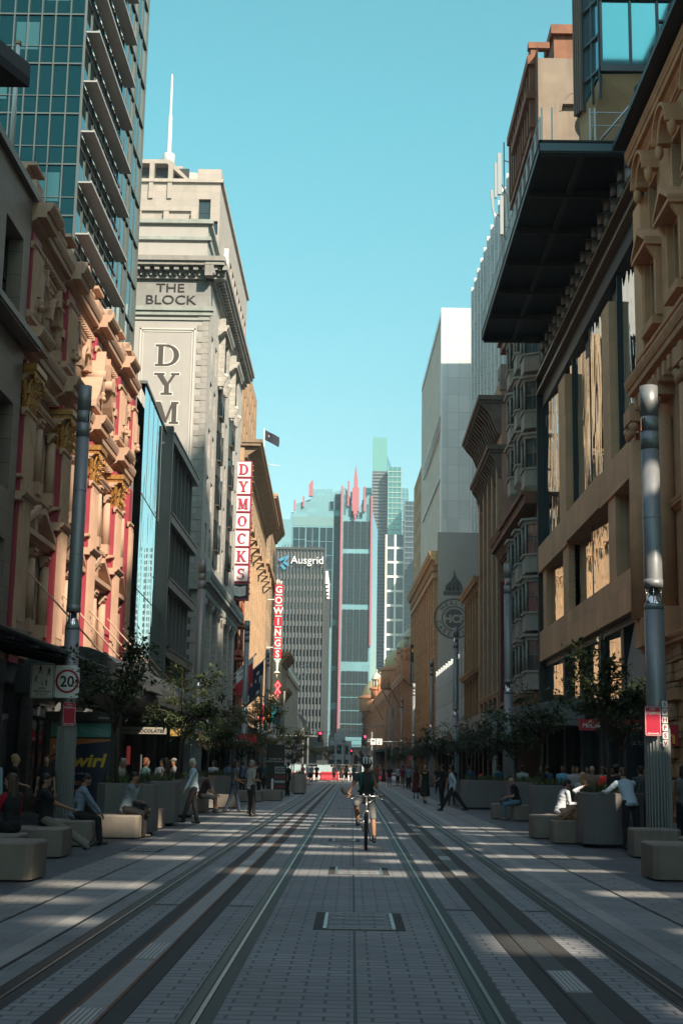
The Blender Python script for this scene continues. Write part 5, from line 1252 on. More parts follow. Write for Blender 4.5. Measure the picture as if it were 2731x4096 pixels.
# ================= small Victorian
p = thing('small_victorian_building', 'low ochre Victorian building with round-headed windows and rusty cornice', 'building', (10.5, 118, 0))
b = MB(); hl = [(u, u + 1.3, z, z + 2.2) for u in (112.3, 115, 117.7, 120.4, 123.2) for z in (6.2, 10.0, 13.2)]; OCH = mat('ochre_stone', (.36, .24, .13), var=.2, streak=.35)
b.wall(F, 111.3, 126, 4.6, 16.6, hl, .4); mass(b, 10.5, 20, 111.3, 126, 0, 16.6, 0, 'L'); b.build('wall', OCH, p)
for a, c, d, e in hl: put_window(F, (a + c) / 2, d, -.35, 1.3, 2.2, 'sash', WFRD, WGL, p)
b = MB(); b.cornice(F, 111.2, 126, 16.3, .9, .8, 0, 0, 5, ends=False); b.cornice(F, 111.2, 126, 9.0, .7, .8, 0, 0, 4, ends=False)
for a, c, d, e in hl: b.arch(F, (a + c) / 2, e, .65, .18, 0, .2, 0, 8)
for k in range(6): b.fbox(F, 111.5 + k * 2.75, 111.9 + k * 2.75, 5, 16.3, 0, .35)
b.build('moulding', OCH, p); shops(F, 111.6, 125.8, p, 4, 4, DKM)

# ================= white panelled fin tower and white tower
WP = mat('white_panel', (.66, .70, .71), rough=.5, var=.05, nscale=.3, block=(3.2, 2.05, 0), mortar=.03, joint=.45, bump=.03)
p = thing('finned_white_tower', 'tall white panelled tower with a row of deep vertical fins stepping towards the roof canopy', 'building', (14, 136, 0))
U = Vector((-.02, 1, 0)).normalized(); NV = Vector((-1, -.02, 0)).normalized(); F = Fr((18.2, 147, 0), U, NV); L_ = 49
b = MB(); b.poly([F.p(0, 0, -.9), F.p(L_, 0, -.9), F.p(L_, 72.4, -.9), F.p(0, 72.4, -.9)], 1); b.poly([F.p(0, 0, 0), F.p(0, 0, -14), F.p(0, 72.6, -14), F.p(0, 72.6)], 0); b.poly([F.p(0, 72.5), F.p(L_, 72.5), F.p(L_, 72.5, -14), F.p(0, 72.5, -14)], 0); b.poly([F.p(L_, 0), F.p(L_, 0, -14), F.p(L_, 72.5, -14), F.p(L_, 72.5)], 0); b.poly([F.p(0, 0, -14), F.p(L_, 0, -14), F.p(L_, 72.5, -14), F.p(0, 72.5, -14)], 0)
b.build('wall', [WP, glass('grey_blue_glazing', (.12, .17, .19), .08, .6)], p)
for k in range(13):
    b = MB(); u = k * 4.0; b.fbox(F, u, u + .45, 0, 72.6, -.9, .45); z = 2.0
    while z < 71: b.fbox(F, u + .45, u + 2.4, z, z + 2.45, -.9, -.2); z += 2.56
    b.build('vertical_fin', WP, p)
for (x, y, z0, z1, lb) in ((12.6, 118.2, 55, 61, 'a'), (12.9, 117.2, 49, 56, 'b')):
    pass
q = thing('phone_antenna', 'cluster of grey mobile phone antennas on the corner of the finned white tower', 'antenna', (16.1, 146, 62))
b = MB()
for x, z0, z1, w_ in ((15.5, 65.6, 70.6, .42), (15.15, 65.2, 69.4, .28), (15.75, 60.8, 65.4, .38)): b.box(x, x + w_, 145.2, 145.6, z0, z1)
b.box8([(14.85, 145.2, 64.0), (15.2, 145.2, 62.1), (15.2, 145.5, 62.1), (14.85, 145.5, 64.0), (14.65, 145.2, 66.1), (14.95, 145.2, 66.1), (14.95, 145.5, 66.1), (14.65, 145.5, 66.1)]); b.build('antenna_panel', plain('antenna_grey', (.30, .30, .31), .6), q)
b = MB(); b.tube([(16.3, 145.9, 58), (16.3, 145.9, 72.2)], .08); b.tube([(15.3, 145.4, 63.4), (16.3, 145.9, 62.7)], .06); b.tube([(15.7, 145.4, 67.4), (16.6, 145.9, 65.8), (16.9, 146.2, 62.1), (16.3, 146, 59.6)], .06); b.tube([(16, 145.4, 57), (16, 145.4, 61.5)], .09)
b.tube([(16.3, 145.9, 62), (18.2, 147.2, 62)], .07); b.tube([(16.3, 145.9, 70), (18.2, 147.2, 70)], .07); b.build('bracket', DKM, q)
p = thing('blank_white_tower', 'smooth white panelled tower with a blank end wall and slanting white pipes', 'building', (14, 180, 0))
F = Fr((13.28, 205.6, 0), U, NV); b = MB(); b.poly([(13.28, 205.6, 0), (19.5, 205.6, 0), (19.5, 205.6, 73), (13.28, 205.6, 73)]); b.poly([(13.28, 205.6, 73), (30, 205.6, 73), (30, 254, 73), (12.3, 254, 73)]); b.build('end_wall', mat('white_end_panels', (.60, .63, .64), rough=.5, var=.04, nscale=.2, block=(1.72, 2.8, 0), mortar=.03, joint=.6, bump=.03), p)
b = MB(); b.poly([F.p(0, 0), F.p(48, 0), F.p(48, 73), F.p(0, 73)]); b.poly([F.p(48, 0), F.p(48, 0, -16), F.p(48, 73, -16), F.p(48, 73)]); b.build('side_wall', mat('tan_side_panels', (.62, .42, .31), rough=.6, var=.05, nscale=.2, block=(3.4, 1.7, 0), mortar=.03, joint=.7, bump=.03), p)
b = MB(); b.fbox(F, 0, 1., 0, 73, 0, .3); b.fbox(F, 1., 46, 72.2, 73.2, 0, .2)
for k in range(3): b.tube([F.p(0, 53.6 + k * .95, .3), F.p(38, 53.3 + k * .95, .3)], .18)
b.fbox(F, 1, 42, 46, 46.2, 0, .3); b.build('white_pipe', plain('white_pole_paint', (.68, .68, .68)), p)
p = thing('tan_slab_building', 'narrow orange tan slab block just left of the white tower', 'building', (10, 208, 0))
F = Fr((12.95, 256, 0), U, NV); hl = [(2 + k * 4.2, 3.6 + k * 4.2, 37 + j * 4.1, 39.3 + j * 4.1) for k in range(6) for j in range(6)]
b = MB(); b.wall(F, 0, 30, 0, 60.3, hl, .3); b.poly([(12.95, 256, 0), (26, 256, 0), (26, 256, 60.3), (12.95, 256, 60.3)]); b.poly([F.p(0, 60.3), F.p(30, 60.3), F.p(30, 60.3, -12), F.p(0, 60.3, -12)]); b.poly([F.p(30, 0), F.p(30, 0, -12), F.p(30, 60.3, -12), F.p(30, 60.3)]); b.build('wall', mat('tan_orange_render', (.46, .27, .13), var=.08, bump=.1), p)
for a, c, d, e in hl: put_window(F, (a + c) / 2, d, -.25, 1.2, 1.8, 'sash', WFRL, WGL, p)

# grey wall with the round emblem, white finned podium
p = thing('grey_party_wall_building', 'plain grey rendered wall with a dark round flame emblem reading HEALTH CARE FUND', 'building', (11.5, 160, 0))
b = MB(); b.box(9.82, 16, 160.0, 161.2, 0, 29.2, 0); b.box(13, 16, 161.2, 175, 0, 29.2); b.build('wall', mat('smooth_grey_render', (.25, .235, .225), var=.06, nscale=.3, bump=.08, streak=.08), p)
b = MB(); F = front(160.0); cx, cz = 11.75, 18.9; EM = plain('emblem_charcoal', (.045, .043, .043), .7)
def ringb(r0, r1, n=40):
    for k in range(n):
        p0, p1 = 2 * PI * k / n, 2 * PI * (k + 1) / n
        b.poly([F.p(cx + r0 * math.cos(p0), cz + r0 * math.sin(p0), .03), F.p(cx + r1 * math.cos(p0), cz + r1 * math.sin(p0), .03), F.p(cx + r1 * math.cos(p1), cz + r1 * math.sin(p1), .03), F.p(cx + r0 * math.cos(p1), cz + r0 * math.sin(p1), .03)])
ringb(2.2, 2.4); ringb(1.35, 1.5); ringb(0, 1.15, 30)
b.fbox(F, cx - 1.3, cx + 1.3, cz + 2.75, cz + 3.25, 0, .03)
for s, h in ((-.75, 1.2), (-.3, 1.9), (.2, 2.6), (.7, 1.5)): b.poly([F.p(cx + s - .35, cz + 3.3, .03), F.p(cx + s + .35, cz + 3.3, .03), F.p(cx + s + .2, cz + 3.3 + h * .5, .03), F.p(cx + s + .28 * (1 if s < 0 else -1), cz + 3.3 + h, .03), F.p(cx + s - .3, cz + 3.3 + h * .45, .03)])
def ring_text(s, r, a0, a1, h, up=True):
    for i, ch in enumerate(s):
        a = R(a0 + (a1 - a0) * i / max(1, len(s) - 1)); rr = r
        c_ = F.p(cx + rr * math.cos(a), cz + rr * math.sin(a), .0)
        rot_ = a - PI / 2 if up else a + PI / 2
        Fl = Fr((0, 160.0, 0), (1, 0, 0), (0, -1, 0)); t_ = MB(); text_into(t_, ch, Fl, 0, -h / 2, .03, h, 0, .01, 'CENTER', bold=.02)
        ca, sa = math.cos(rot_), math.sin(rot_); i0 = b.add([(c_.x + v[0] * ca - v[2] * sa, v[1], c_.z + v[0] * sa + v[2] * ca) for v in t_.v])
        for f in t_.f: b.face([i0 + q for q in f])
ring_text('HEALTH', 1.87, 138, 42, .5); ring_text('CARE', 1.87, 195, 252, .5, False); ring_text('FUND', 1.87, 288, 345, .5, False)
b.build('round_emblem', EM, p)
c = MB(); text_into(c, 'HCF', F, cx, cz - .45, .04, .9, 0, .02, 'CENTER', bold=.04); c.build('emblem_letters', mat('smooth_grey_render', (.25, .235, .225)), p)
p = thing('white_fin_podium', 'low building faced with tall white vertical fins in front of the grey emblem wall', 'building', (10.2, 143, 0))
F = Fr((10.45, 126.3, 0), U, NV); b = MB(); b.poly([F.p(0, 0, -.6), F.p(33, 0, -.6), F.p(33, 12.2, -.6), F.p(0, 12.2, -.6)]); b.poly([F.p(0, 0), F.p(0, 0, -5), F.p(0, 12.4, -5), F.p(0, 12.4)]); b.poly([F.p(0, 12.3), F.p(33, 12.3), F.p(33, 12.3, -5), F.p(0, 12.3, -5)]); b.build('wall', glass('grey_blue_glazing', (.12, .17, .19)), p)
for k in range(11):
    b = MB(); b.fbox(F, k * 3.1, k * 3.1 + .3, 4.5, 12.5, -.6, .35); b.fbox(F, k * 3.1 + .3, k * 3.1 + 1.5, 4.5, 12.4, -.6, -.1); b.build('vertical_fin', WP, p)
shops(F, .3, 32, p, 4, 7, DKM)

# ================= classical building
p = thing('classical_building', 'orange tan classical building with giant pilasters and dentilled cornice before the domed arcade', 'building', (9.5, 182, 0))
CL = mat('golden_sandstone', (.50, .32, .17), var=.12, block=(1.1, .55), mortar=.03, joint=.6, streak=.25)
F = Fr((9.85, 161.5, 0), U, NV); L_ = 43; hl = [(1.4 + k * 3.9, 2.9 + k * 3.9, z, z + 2.4) for z in (7, 10.8, 14.6, 18.4, 22.0) for k in range(11)]
b = MB(); b.wall(F, 0, L_, 0, 25.5, hl, .6); b.poly([F.p(0, 0), F.p(0, 0, -8), F.p(0, 27, -8), F.p(0, 27)]); b.poly([F.p(0, 27), F.p(L_, 27), F.p(L_, 27, -20), F.p(0, 27, -20)]); b.poly([F.p(L_, 0), F.p(L_, 0, -20), F.p(L_, 27, -20), F.p(L_, 27)]); b.build('wall', CL, p)
for a, c, d, e in hl: put_window(F, (a + c) / 2, d, -.5, 1.5, 2.4, 'sash', WFRD, WGL, p)
b = MB()
for k in range(12): u = .2 + k * 3.9; b.fbox(F, u, u + .9, 5.5, 24.2, 0, .45)
b.cornice(F, -.3, L_, 25.3, 1.7, 1.1, 0, 0, 6); u = 0
while u < L_: b.fbox(F, u, u + .35, 24.8, 25.5, 0, .7); u += .9
b.fbox(F, -.2, L_, 23.9, 24.5, 0, .6); b.cornice(F, 0, L_, 5.0, .7, .5, 0, 0, 4); b.build('pilaster_and_cornice', CL, p)
shops(F, .3, L_, p, 4, 8, DKM)
q = thing('black_banner_sign', 'tall black vertical bank sign with a yellow diamond before the domed arcade', 'sign', (8.55, 200, 13))
b = MB(); b.box(8.3, 8.95, 200, 200.5, 13.2, 19.3, 0); b.box(8.95, 9.05, 200, 200.5, 12.9, 19.3, 1); b.box(9.0, 9.6, 200.2, 200.3, 15, 15.1, 0); b.box(9.0, 9.6, 200.2, 200.3, 18, 18.1, 0); o = b.build('sign_board', [plain('near_black_paint', (.02, .02, .02)), plain('sign_yellow', (.8, .5, .05))], q)
c = MB(); Fg = front(200.0); c.prism([Fg.p(8.62, 18.1), Fg.p(8.85, 18.45), Fg.p(8.62, 18.8), Fg.p(8.39, 18.45)], Fg.n * .05, 1)
t_ = MB(); text_into(t_, 'Commonwealth', Fr((0, 0, 0), (1, 0, 0), (0, -1, 0)), 0, 0, .0, .34, 0, .02)
i0 = c.add([(8.72 - v[2], 200 - .02 + v[1], 13.6 + v[0]) for v in t_.v])
for f in t_.f: c.face([i0 + k for k in f], 0)
c.build('letter', [plain('sign_white', (.78, .78, .78)), plain('sign_yellow', (.8, .5, .05))], o)

# ================= the long domed arcade
p = thing('domed_arcade', 'long orange sandstone Victorian arcade with rows of cupolas and copper-banded domes', 'building', (7, 340, 0))
QS = mat('arcade_sandstone', (.58, .235, .115), var=.15, nscale=.4, streak=.25, bump=.3); COP = plain('pale_copper_dome', (.56, .46, .27), .7, 0., var=.15); CUP = mat('pale_cupola_stone', (.58, .54, .42), var=.1)
F = Fr((9.35, 233, 0), Vector((-.0228, 1, 0)).normalized(), Vector((-1, -.0228, 0)).normalized()); L_ = 222
b = MB(); hl = []
nb = 37; k_ = L_ / nb
b.poly([F.p(0, 0, -.5), F.p(L_, 0, -.5), F.p(L_, 18, -.5), F.p(0, 18, -.5)]); b.poly([F.p(0, 0), F.p(0, 0, -30), F.p(0, 18.7, -30), F.p(0, 18.7)]); b.poly([F.p(0, 18.2), F.p(L_, 18.2), F.p(L_, 18.2, -30), F.p(0, 18.2, -30)]); b.poly([F.p(L_, 0), F.p(L_, 0, -30), F.p(L_, 18.7, -30), F.p(L_, 18.7)]); b.build('wall', QS, p)
b = MB()
for i in range(nb + 1): u = i * k_; b.fbox(F, u - .6, u + .6, 0, 14.5, -.5, .9); b.fbox(F, u - .4, u + .4, 14.5, 17, -.3, 1.1); b.fbox(F, u - .75, u + .75, 17, 19.4, -.3, 1.2)
b.build('pier', QS, p)
b = MB()
for i in range(nb): u = (i + .5) * k_; b.arch(F, u, 11.3, 1.6, .5, -.45, .45, 0, 7); b.fbox(F, u - .25, u + .25, 5, 11.3, -.5, .1); b.fbox(F, u - 2.2, u + 2.2, 6.0, 6.5, -.5, .5); b.arch(F, u, 14.4, .7, .3, -.45, .4, 0, 6)
b.build('arch', QS, p)
b = MB(); b.cornice(F, -.5, L_, 15.6, 1.6, 1.3, 0, 0, 5); b.fbox(F, 0, L_, 17.2, 18.7, -.4, .7); b.fbox(F, -.2, L_, 18.6, 18.95, -.5, 1.0); b.build('parapet', QS, p)
b = MB()
for i in range(nb): u = (i + .5) * k_; b.fbox(F, u - 1.6, u + 1.6, .3, 4.5, -.5, -.3)
b.build('shopfront', WGL, p)
def cupola(x, y, z, s, pa):
    b = MB(); b.lathe([(1.6 * s, -3.2 * s), (1.7 * s, -.8 * s), (2.1 * s, -.6 * s), (2.1 * s, -.2 * s), (1.4 * s, 0)], (x, y, z), 12); b.build('turret', QS, pa)
    b = MB()
    for k in range(8): a = 2 * PI * k / 8; b.tube([(x + 1.1 * s * math.cos(a), y + 1.1 * s * math.sin(a), z), (x + 1.1 * s * math.cos(a), y + 1.1 * s * math.sin(a), z + 2.2 * s)], .17 * s, 0, 6)
    b.lathe([(.7 * s, 0), (.7 * s, 2.2 * s)], (x, y, z), 8); b.lathe([(1.45 * s, 2.1 * s), (1.5 * s, 2.4 * s), (1.35 * s, 2.7 * s), (1.1 * s, 3.3 * s), (.6 * s, 3.9 * s), (.2 * s, 4.2 * s), (.15 * s, 4.6 * s), (.28 * s, 4.8 * s), (.05, 5.2 * s)], (x, y, z), 12)
    b.build('cupola', CUP, pa)
def bdome(x, y, z, r, pa):
    b = MB(); pr = [(r, 0)]
    for k in range(13):
        th = R(k * 7); rr = r * math.cos(th); zz = r * math.sin(th) * 1.05; pr += [(rr, zz), (rr * .96 - .08, zz + .03)]
    pr += [(.3, r * 1.08), (.2, r * 1.2), (.5, r * 1.28), (.45, r * 1.36), (.05, r * 1.45)]; b.lathe(pr, (x, y, z), 28, sm=False); b.build('banded_dome', COP, pa)
    b = MB(); b.lathe([(r * 1.12, -4), (r * 1.12, -.6), (r * 1.2, -.5), (r * 1.2, 0), (r * .95, .3)], (x, y, z), 24); b.build('drum', QS, pa)
cupola(9.3, 262, 22.3, .8, p); cupola(9.9, 243, 22.6, .8, p); cupola(7.6, 292, 22.2, .7, p); cupola(6.0, 352, 21.6, .9, p); cupola(5.0, 398, 21.6, .9, p); cupola(4.2, 425, 20.6, .9, p)
bdome(9.9, 272, 20.8, 4.0, p); bdome(12.3, 250, 22.6, 3.8, p); bdome(7.6, 380, 20.5, 5.2, p)
b = MB()
for i in range(0, nb, 2): b.tube([F.p(i * k_, 19.4, .5), F.p(i * k_, 21.2, .5)], [.35, .1], 0, 6); b.ball(F.p(i * k_, 21.2, .5), .3, 0, 6, 5)
for u in (28, 60, 110, 150): b.fbox(F, u - 3, u + 3, 18.9, 21.5, -1, .6); b.prism([F.p(u - 3.2, 21.5, 0), F.p(u + 3.2, 21.5, 0), F.p(u, 23.6, 0)], F.n * .6)
b.build('roof_pinnacle', QS, p)
b = MB()
for u in (8, 30, 75): b.tube([F.p(u, 12, .9), F.p(u - 2, 16, 3.2)], .07, 0, 5)
b.build('slanting_flagpole', DKM, p)
b = MB(); b.fbox(F, -2, L_ * .8, 4.6, 4.9, -.4, 3.2); b.fbox(F, -2, L_ * .8, 4.9, 5.0, 2.9, 3.3); b.build('street_awning', DKM, p)
# ================= unseen buildings beside and behind the camera, some added to shade the street
SV = (1.0, -1.5, 1.35)
p = thing('slotted_concrete_building', 'added concrete screen with slanting slots shaping the sun patches on the paving, outside the picture', 'building', (10.7, 0, 0))  # added for its light: slots are cut to drop sun bars on the paving
b = MB(); rnd = random.Random(11)
def onwall(gx, gy, n=0.):
    d = 10.6 - gx; return (10.6 + n, gy + SV[1] * d, SV[2] * d)
lit = [  # sunny bars on the paving: (y, thickness, x ranges)
 (9.6, .5, [(2.2, 3.0)]), (12.7, 1.3, [(1.25, 2.2)]), (14.4, .5, [(-3.3, -2.6), (3.3, 5.4)]), (16.6, .5, [(-4.4, -3.2)]),
 (18.6, .8, [(-4.3, -2.7), (3.2, 4.8)]), (21.2, 1.1, [(-2.0, 1.8)]), (22.9, .5, [(2.3, 4.4)]), (24.2, .8, [(-4.0, -2.7), (.3, 1.4)]), (26.2, .8, [(-1.4, 1.0), (2.2, 4.8)]),
 (28.4, .9, [(-4.6, .4), (1.6, 2.6)]), (30.6, .6, [(-5.9, -4.2), (2.6, 5.0)]), (32.2, .9, [(-3.6, 1.2)]), (34.3, .8, [(-5.4, -2.6), (1.0, 4.6)]), (36.6, .7, [(-2.4, .8), (2.8, 5.2)]),
 (38.4, 1.1, [(-5.0, -.6), (1.7, 4.2)]), (41.0, .9, [(-3.0, 1.2), (2.8, 4.6)]), (43.4, 1.1, [(-5.4, .4), (1.6, 5.0)]), (46.4, 1.3, [(-4.6, 3.4)]), (49.6, 1.0, [(-5.6, .6), (1.6, 3.6)]), (52.6, 1.2, [(-5.5, -.9)]), (55.8, 1.2, [(-5.5, -2.2)])]
strips = []; y = -14.0
for (yy, th, xs) in lit:
    strips.append((y, yy, [])); strips.append((yy, yy + th, xs)); y = yy + th
strips.append((y, 59.5, []))
GX0, GX1 = -7.2, 7.2
for a, c, xs in strips:
    cuts = [GX0]; 
    for q in xs: cuts += [q[0], q[1]]
    cuts.append(GX1)
    for k in range(0, len(cuts) - 1, 2):
        x0, x1 = cuts[k], cuts[k + 1]
        if x1 - x0 < .01: continue
        q = [onwall(x0, a), onwall(x1, a), onwall(x1, c), onwall(x0, c)]
        b.poly(q); b.poly([(p_[0] + .12, p_[1], p_[2]) for p_ in q])
ztop = SV[2] * (10.6 - GX0); zbot = SV[2] * (10.6 - GX1)
q1 = onwall(GX0, -14); q2 = onwall(GX0, 59.5); q3 = onwall(GX1, -14); q4 = onwall(GX1, 59.5)
b.poly([(10.6, -60, ztop), (10.6, 15.6, ztop), (10.6, 15.6, 62), (10.6, -60, 62)])
b.poly([(10.6, -60, 0), (10.6, 56, 0), (10.6, 56, zbot), (10.6, -60, zbot)]) if False else b.poly([(10.6, -60, 0), (10.6, 33, 0), (10.6, 33, zbot), (10.6, -60, zbot)])
b.poly([q3, q1, (10.6, -60, ztop), (10.6, -60, zbot)])
b.build('slotted_screen', mat('screen_concrete', (.36, .34, .31)), p)
b = MB(); b.box(10.75, 30, -60, 33, 0, 4.0); b.box(10.75, 12.5, -60, 15.5, 40, 62); b.build('body', mat('screen_concrete', (.36, .34, .31)), p)
for nm, lb, x0, x1, y0, y1, z1 in (('added_shade_tower', 'plain tower added behind the right-hand sandstone building to shade the painted wall, outside the picture', 30, 45, 12, 30.5, 79),  # unseen masses, placed and sized for the shade they cast
        ('added_rear_shade_block', 'plain block added behind the right-hand roofs to shade the street, outside the picture', 17, 26, 33, 57, 44),
        ('added_roof_shade_block', 'plain plant block on the sandstone building\'s roof, outside the picture', 13, 16.9, 26, 47.4, 42)):
    p = thing(nm, lb, 'building', ((x0 + x1) / 2, (y0 + y1) / 2, 0)); b = MB(); b.box(x0, x1, y0, y1, 0, z1); b.build('body', CLAD, p)
    b = MB(); z = 4
    while z < z1 - 2: b.box(x0 - .05, x1 + .05, y0 - .05, y1 + .05, z, z + 1.6); z += 3.6
    b.build('window_band', WGL2, p)
p = thing('left_side_block', 'stone office block beside the camera on the left, outside the picture', 'building', (-11, -10, 0))
b = MB(); b.box(-26, -10.55, -50, 9.8, 0, 30); b.build('body', CLAD, p)
b = MB(); Fq = left(-10.55)
for k in range(14):
    for z in (5.5, 9.5, 13.5, 17.5, 21.5, 25.5): b.fbox(Fq, -48 + k * 4.1, -46 + k * 4.1, z, z + 2.4, 0, .04)
b.build('windows_strip', WGL, p)
p = thing('behind_camera_block', 'wide office block closing the street behind the camera, outside the picture', 'building', (0, -75, 0))
b = MB(); b.box(-14, -40, -95, -75, 0, 55); b.box(14, 45, -95, -75, 0, 48); b.build('body', CLAD, p)
# ================= street furniture
POLE = plain('brushed_pole_metal', (.27, .28, .285), .42, .35, var=.1)
SIGNW = plain('sign_sheet_white', (.78, .78, .76), .5); SIGNB = plain('near_black_paint', (.02, .02, .02)); SIGNR = plain('sign_ring_red', (.40, .01, .03), .45)
RFL = plain('lamp_reflector', (.75, .75, .75), .12, 1.0)
def smart_pole(x, y, h=10.9, label='', s=1.0):
    p = thing('smart_pole', label, 'street pole', (x, y, 0), 'tall grey multi-function poles along both kerbs')
    s *= .86
    b = MB(); b.lathe([(.27 * s, 0), (.27 * s, 2.55), (.22 * s, 2.75), (.225 * s, 4.95)], (x, y, 0), 20)
    for k in range(24): a = 2 * PI * k / 24; b.box(x + .27 * s * math.cos(a) - .012, x + .27 * s * math.cos(a) + .012, y + .27 * s * math.sin(a) - .012, y + .27 * s * math.sin(a) + .012, .1, 2.5)
    b.build('fluted_base', POLE, p)
    b = MB(); b.lathe([(.215 * s, 5.5), (.208 * s, 5.6), (.205 * s, h - 1.4)], (x, y, 0), 20); b.lathe([(.222 * s, 4.95), (.222 * s, 5.08)], (x, y, 0), 20); b.lathe([(.217 * s, 5.42), (.217 * s, 5.6)], (x, y, 0), 20)
    for z in (6.9, 8.6, 4.2): b.lathe([(.2095 * s, z), (.2095 * s, z + .02)], (x, y, 0), 20)
    b.build('shaft', POLE, p)
    b = MB(); b.lathe([(.08 * s, 5.08), (.20 * s, 5.08), (.09 * s, 5.42)], (x, y, 0), 14)
    for k in range(6): a = 2 * PI * k / 6 + .3; b.tube([(x + .19 * s * math.cos(a), y + .19 * s * math.sin(a), 5.05), (x + .19 * s * math.cos(a), y + .19 * s * math.sin(a), 5.45)], .012, 0, 5)
    b.build('lower_lamp', RFL, p)
    b = MB(); b.lathe([(.209 * s, h - 1.4), (.209 * s, h - 1.02)], (x, y, 0), 20); b.lathe([(.204 * s, h - 1.02), (.204 * s, h - .68)], (x, y, 0), 20); b.lathe([(.209 * s, h - .68), (.209 * s, h)], (x, y, 0), 20)
    b.build('lamp_head', POLE, p)
    b = MB(); sx = 1 if x < 0 else -1
    for q in range(4): a0 = -.95 + q * .3; A_ = lambda a, r, z: (x + sx * math.cos(a) * r * s, y + math.sin(a) * r * s, z); b.poly([A_(a0,   .207, h - .99), A_(a0 + .27,   .207, h - .99), A_(a0 + .22,   .207, h - .72), A_(a0 + .05,   .207, h - .72)], q % 2)
    b.build('reflector', [RFL, SIGNB], p)
    return p
smart_pole(-7.24, 35.0, 11.45, 'tall grey street pole nearest on the left carrying the 20 speed sign')
smart_pole(-7.0, 62.0, 10.9, 'second tall grey street pole on the left, in front of the grey-framed block')
for x, y, lb in ((-7, 89.2, 'third tall street pole on the left, dark against the tan facades'), (-7, 111.5, 'fourth tall street pole on the left, dark, beside the rainbow banners'), (6.27, 28.5, 'tall fluted grey pole nearest on the right with the red lettered strip'), (7, 62, 'second tall grey street pole on the right before the maroon banner'),
                 (6.8, 91.2, 'third street pole on the right before the round emblem wall'), (6.8, 119.2, 'fourth street pole on the right, dark, before the classical pilasters'), (6.8, 154, 'bright silver street pole on the right before the black bank sign'), (6.6, 186, 'fifth street pole on the right, before the domed arcade'), (6.3, 218, 'sixth and farthest grey street pole on the right, before the arcade')):
    smart_pole(x, y, 9.8 if y < 30 else 10.9, lb, 1.08 if y < 30 else 1.0)
def thin_pole(x, y, h, lb, arms=()):
    p = thing('thin_mast', lb, 'mast', (x, y, 0), 'thin masts and catenary poles')
    b = MB(); b.lathe([(.12, 0), (.10, h), (.0, h + .05)], (x, y, 0), 8); b.build('mast', plain('pale_pole_metal', (.45, .45, .44), .4, .4), p)
    if arms:
        b = MB()
        for dx, z in arms: b.tube([(x, y, z), (x + dx, y, z + .05)], .05, 0, 6)
        b.build('mast_arm', plain('pale_pole_metal', (.45, .45, .44)), p)
thin_pole(-7.0, 104.8, 8.3, 'pale thin mast between the third and fourth poles on the left')
thin_pole(-6.6, 132, 8.6, 'slim dark mast on the left beside the rainbow banners')
thin_pole(.9 + 1.2, 150, 5.3, 'slim mast carrying the right-hand red traffic light', ((-1.0, 4.3), (4.0, 4.3)))
for x, y, h, a, lb in ((4.6, 190, 9.4, ((-6.2, 6.9), (-6.2, 7.2)), 'mast with long double cross arms in front of the arcade'), (5.6, 200, 11.5, ((-1.0, 7.0),), 'thick pale mast just right of the double cross arms'), (-3.5, 210, 6.2, ((-2.6, 4.4), (1.6, 4.1)), 'thin mast with short arms left of the pink station building'),
                      (1.6, 230, 7.0, ((-4.5, 5.0),), 'thin catenary mast above the construction fence'), (2.6, 250, 6.6, (), 'thin catenary mast right of the station tower'), (3.5, 215, 6.6, (), 'thin catenary mast left of the traffic light'), (-1.2, 225, 5.2, ((2.0, 3.4),), 'short mast before the station windows'), (-5.9, 165, 6.0, (), 'pale mast left of the street end beside the white building'), (-5.4, 168, 5.4, (), 'second pale mast beside the white building')):
    thin_pole(x, y, h, lb, a)
# overhead wires
p = thing('overhead_wires', 'thin overhead wires strung across the far end of the street', 'wires', (0, 200, 7))
for z, y in ((6.2, 190), (5.2, 230), (5.6, 215)):
    b = MB(); b.tube([(-9, y, z + .6), (-3, y, z), (4, y, z), (8.5, y, z + .5)], .025, 0, 4); b.build('wire', POLE, p)

# ---- traffic signs
def plate(mb, x0, x1, z0, z1, y, r, m=0, d=.012):
    pts = []
    for cx, cz, a0 in ((x1 - r, z1 - r, 0), (x0 + r, z1 - r, 90), (x0 + r, z0 + r, 180), (x1 - r, z0 + r, 270)):
        for k in range(5): a = R(a0 + 90 * k / 4); pts.append((cx + r * math.cos(a), y, cz + r * math.sin(a)))
    mb.prism(pts, (0, d, 0), m)
def walker(mb, F, u, v, h, m, flip=1, stoop=0):
    s = h; P = lambda a, c: F.p(u + flip * a * s, v + c * s, .014)
    for pg in ([(-.07, .45), (.09, .45), (.11 + stoop * .12, .82), (-.07 + stoop * .12, .84)], [(-.07, .46), (.03, .46), (-.1, .02), (-.2, .02)], [(.0, .46), (.09, .46), (.22, .03), (.12, .0)], [(.08 + stoop * .1, .78), (.12 + stoop * .1, .72), (.28, .5), (.23, .5)], [(-.07 + stoop * .1, .8), (-.02, .7), (-.18, .45), (-.22, .48)]):
        mb.poly([P(a, c) for a, c in pg], m)
    mb.poly([P(.02 + stoop * .2 + .08 * math.cos(2 * PI * k / 8), .92 + .085 * math.sin(2 * PI * k / 8)) for k in range(8)], m)
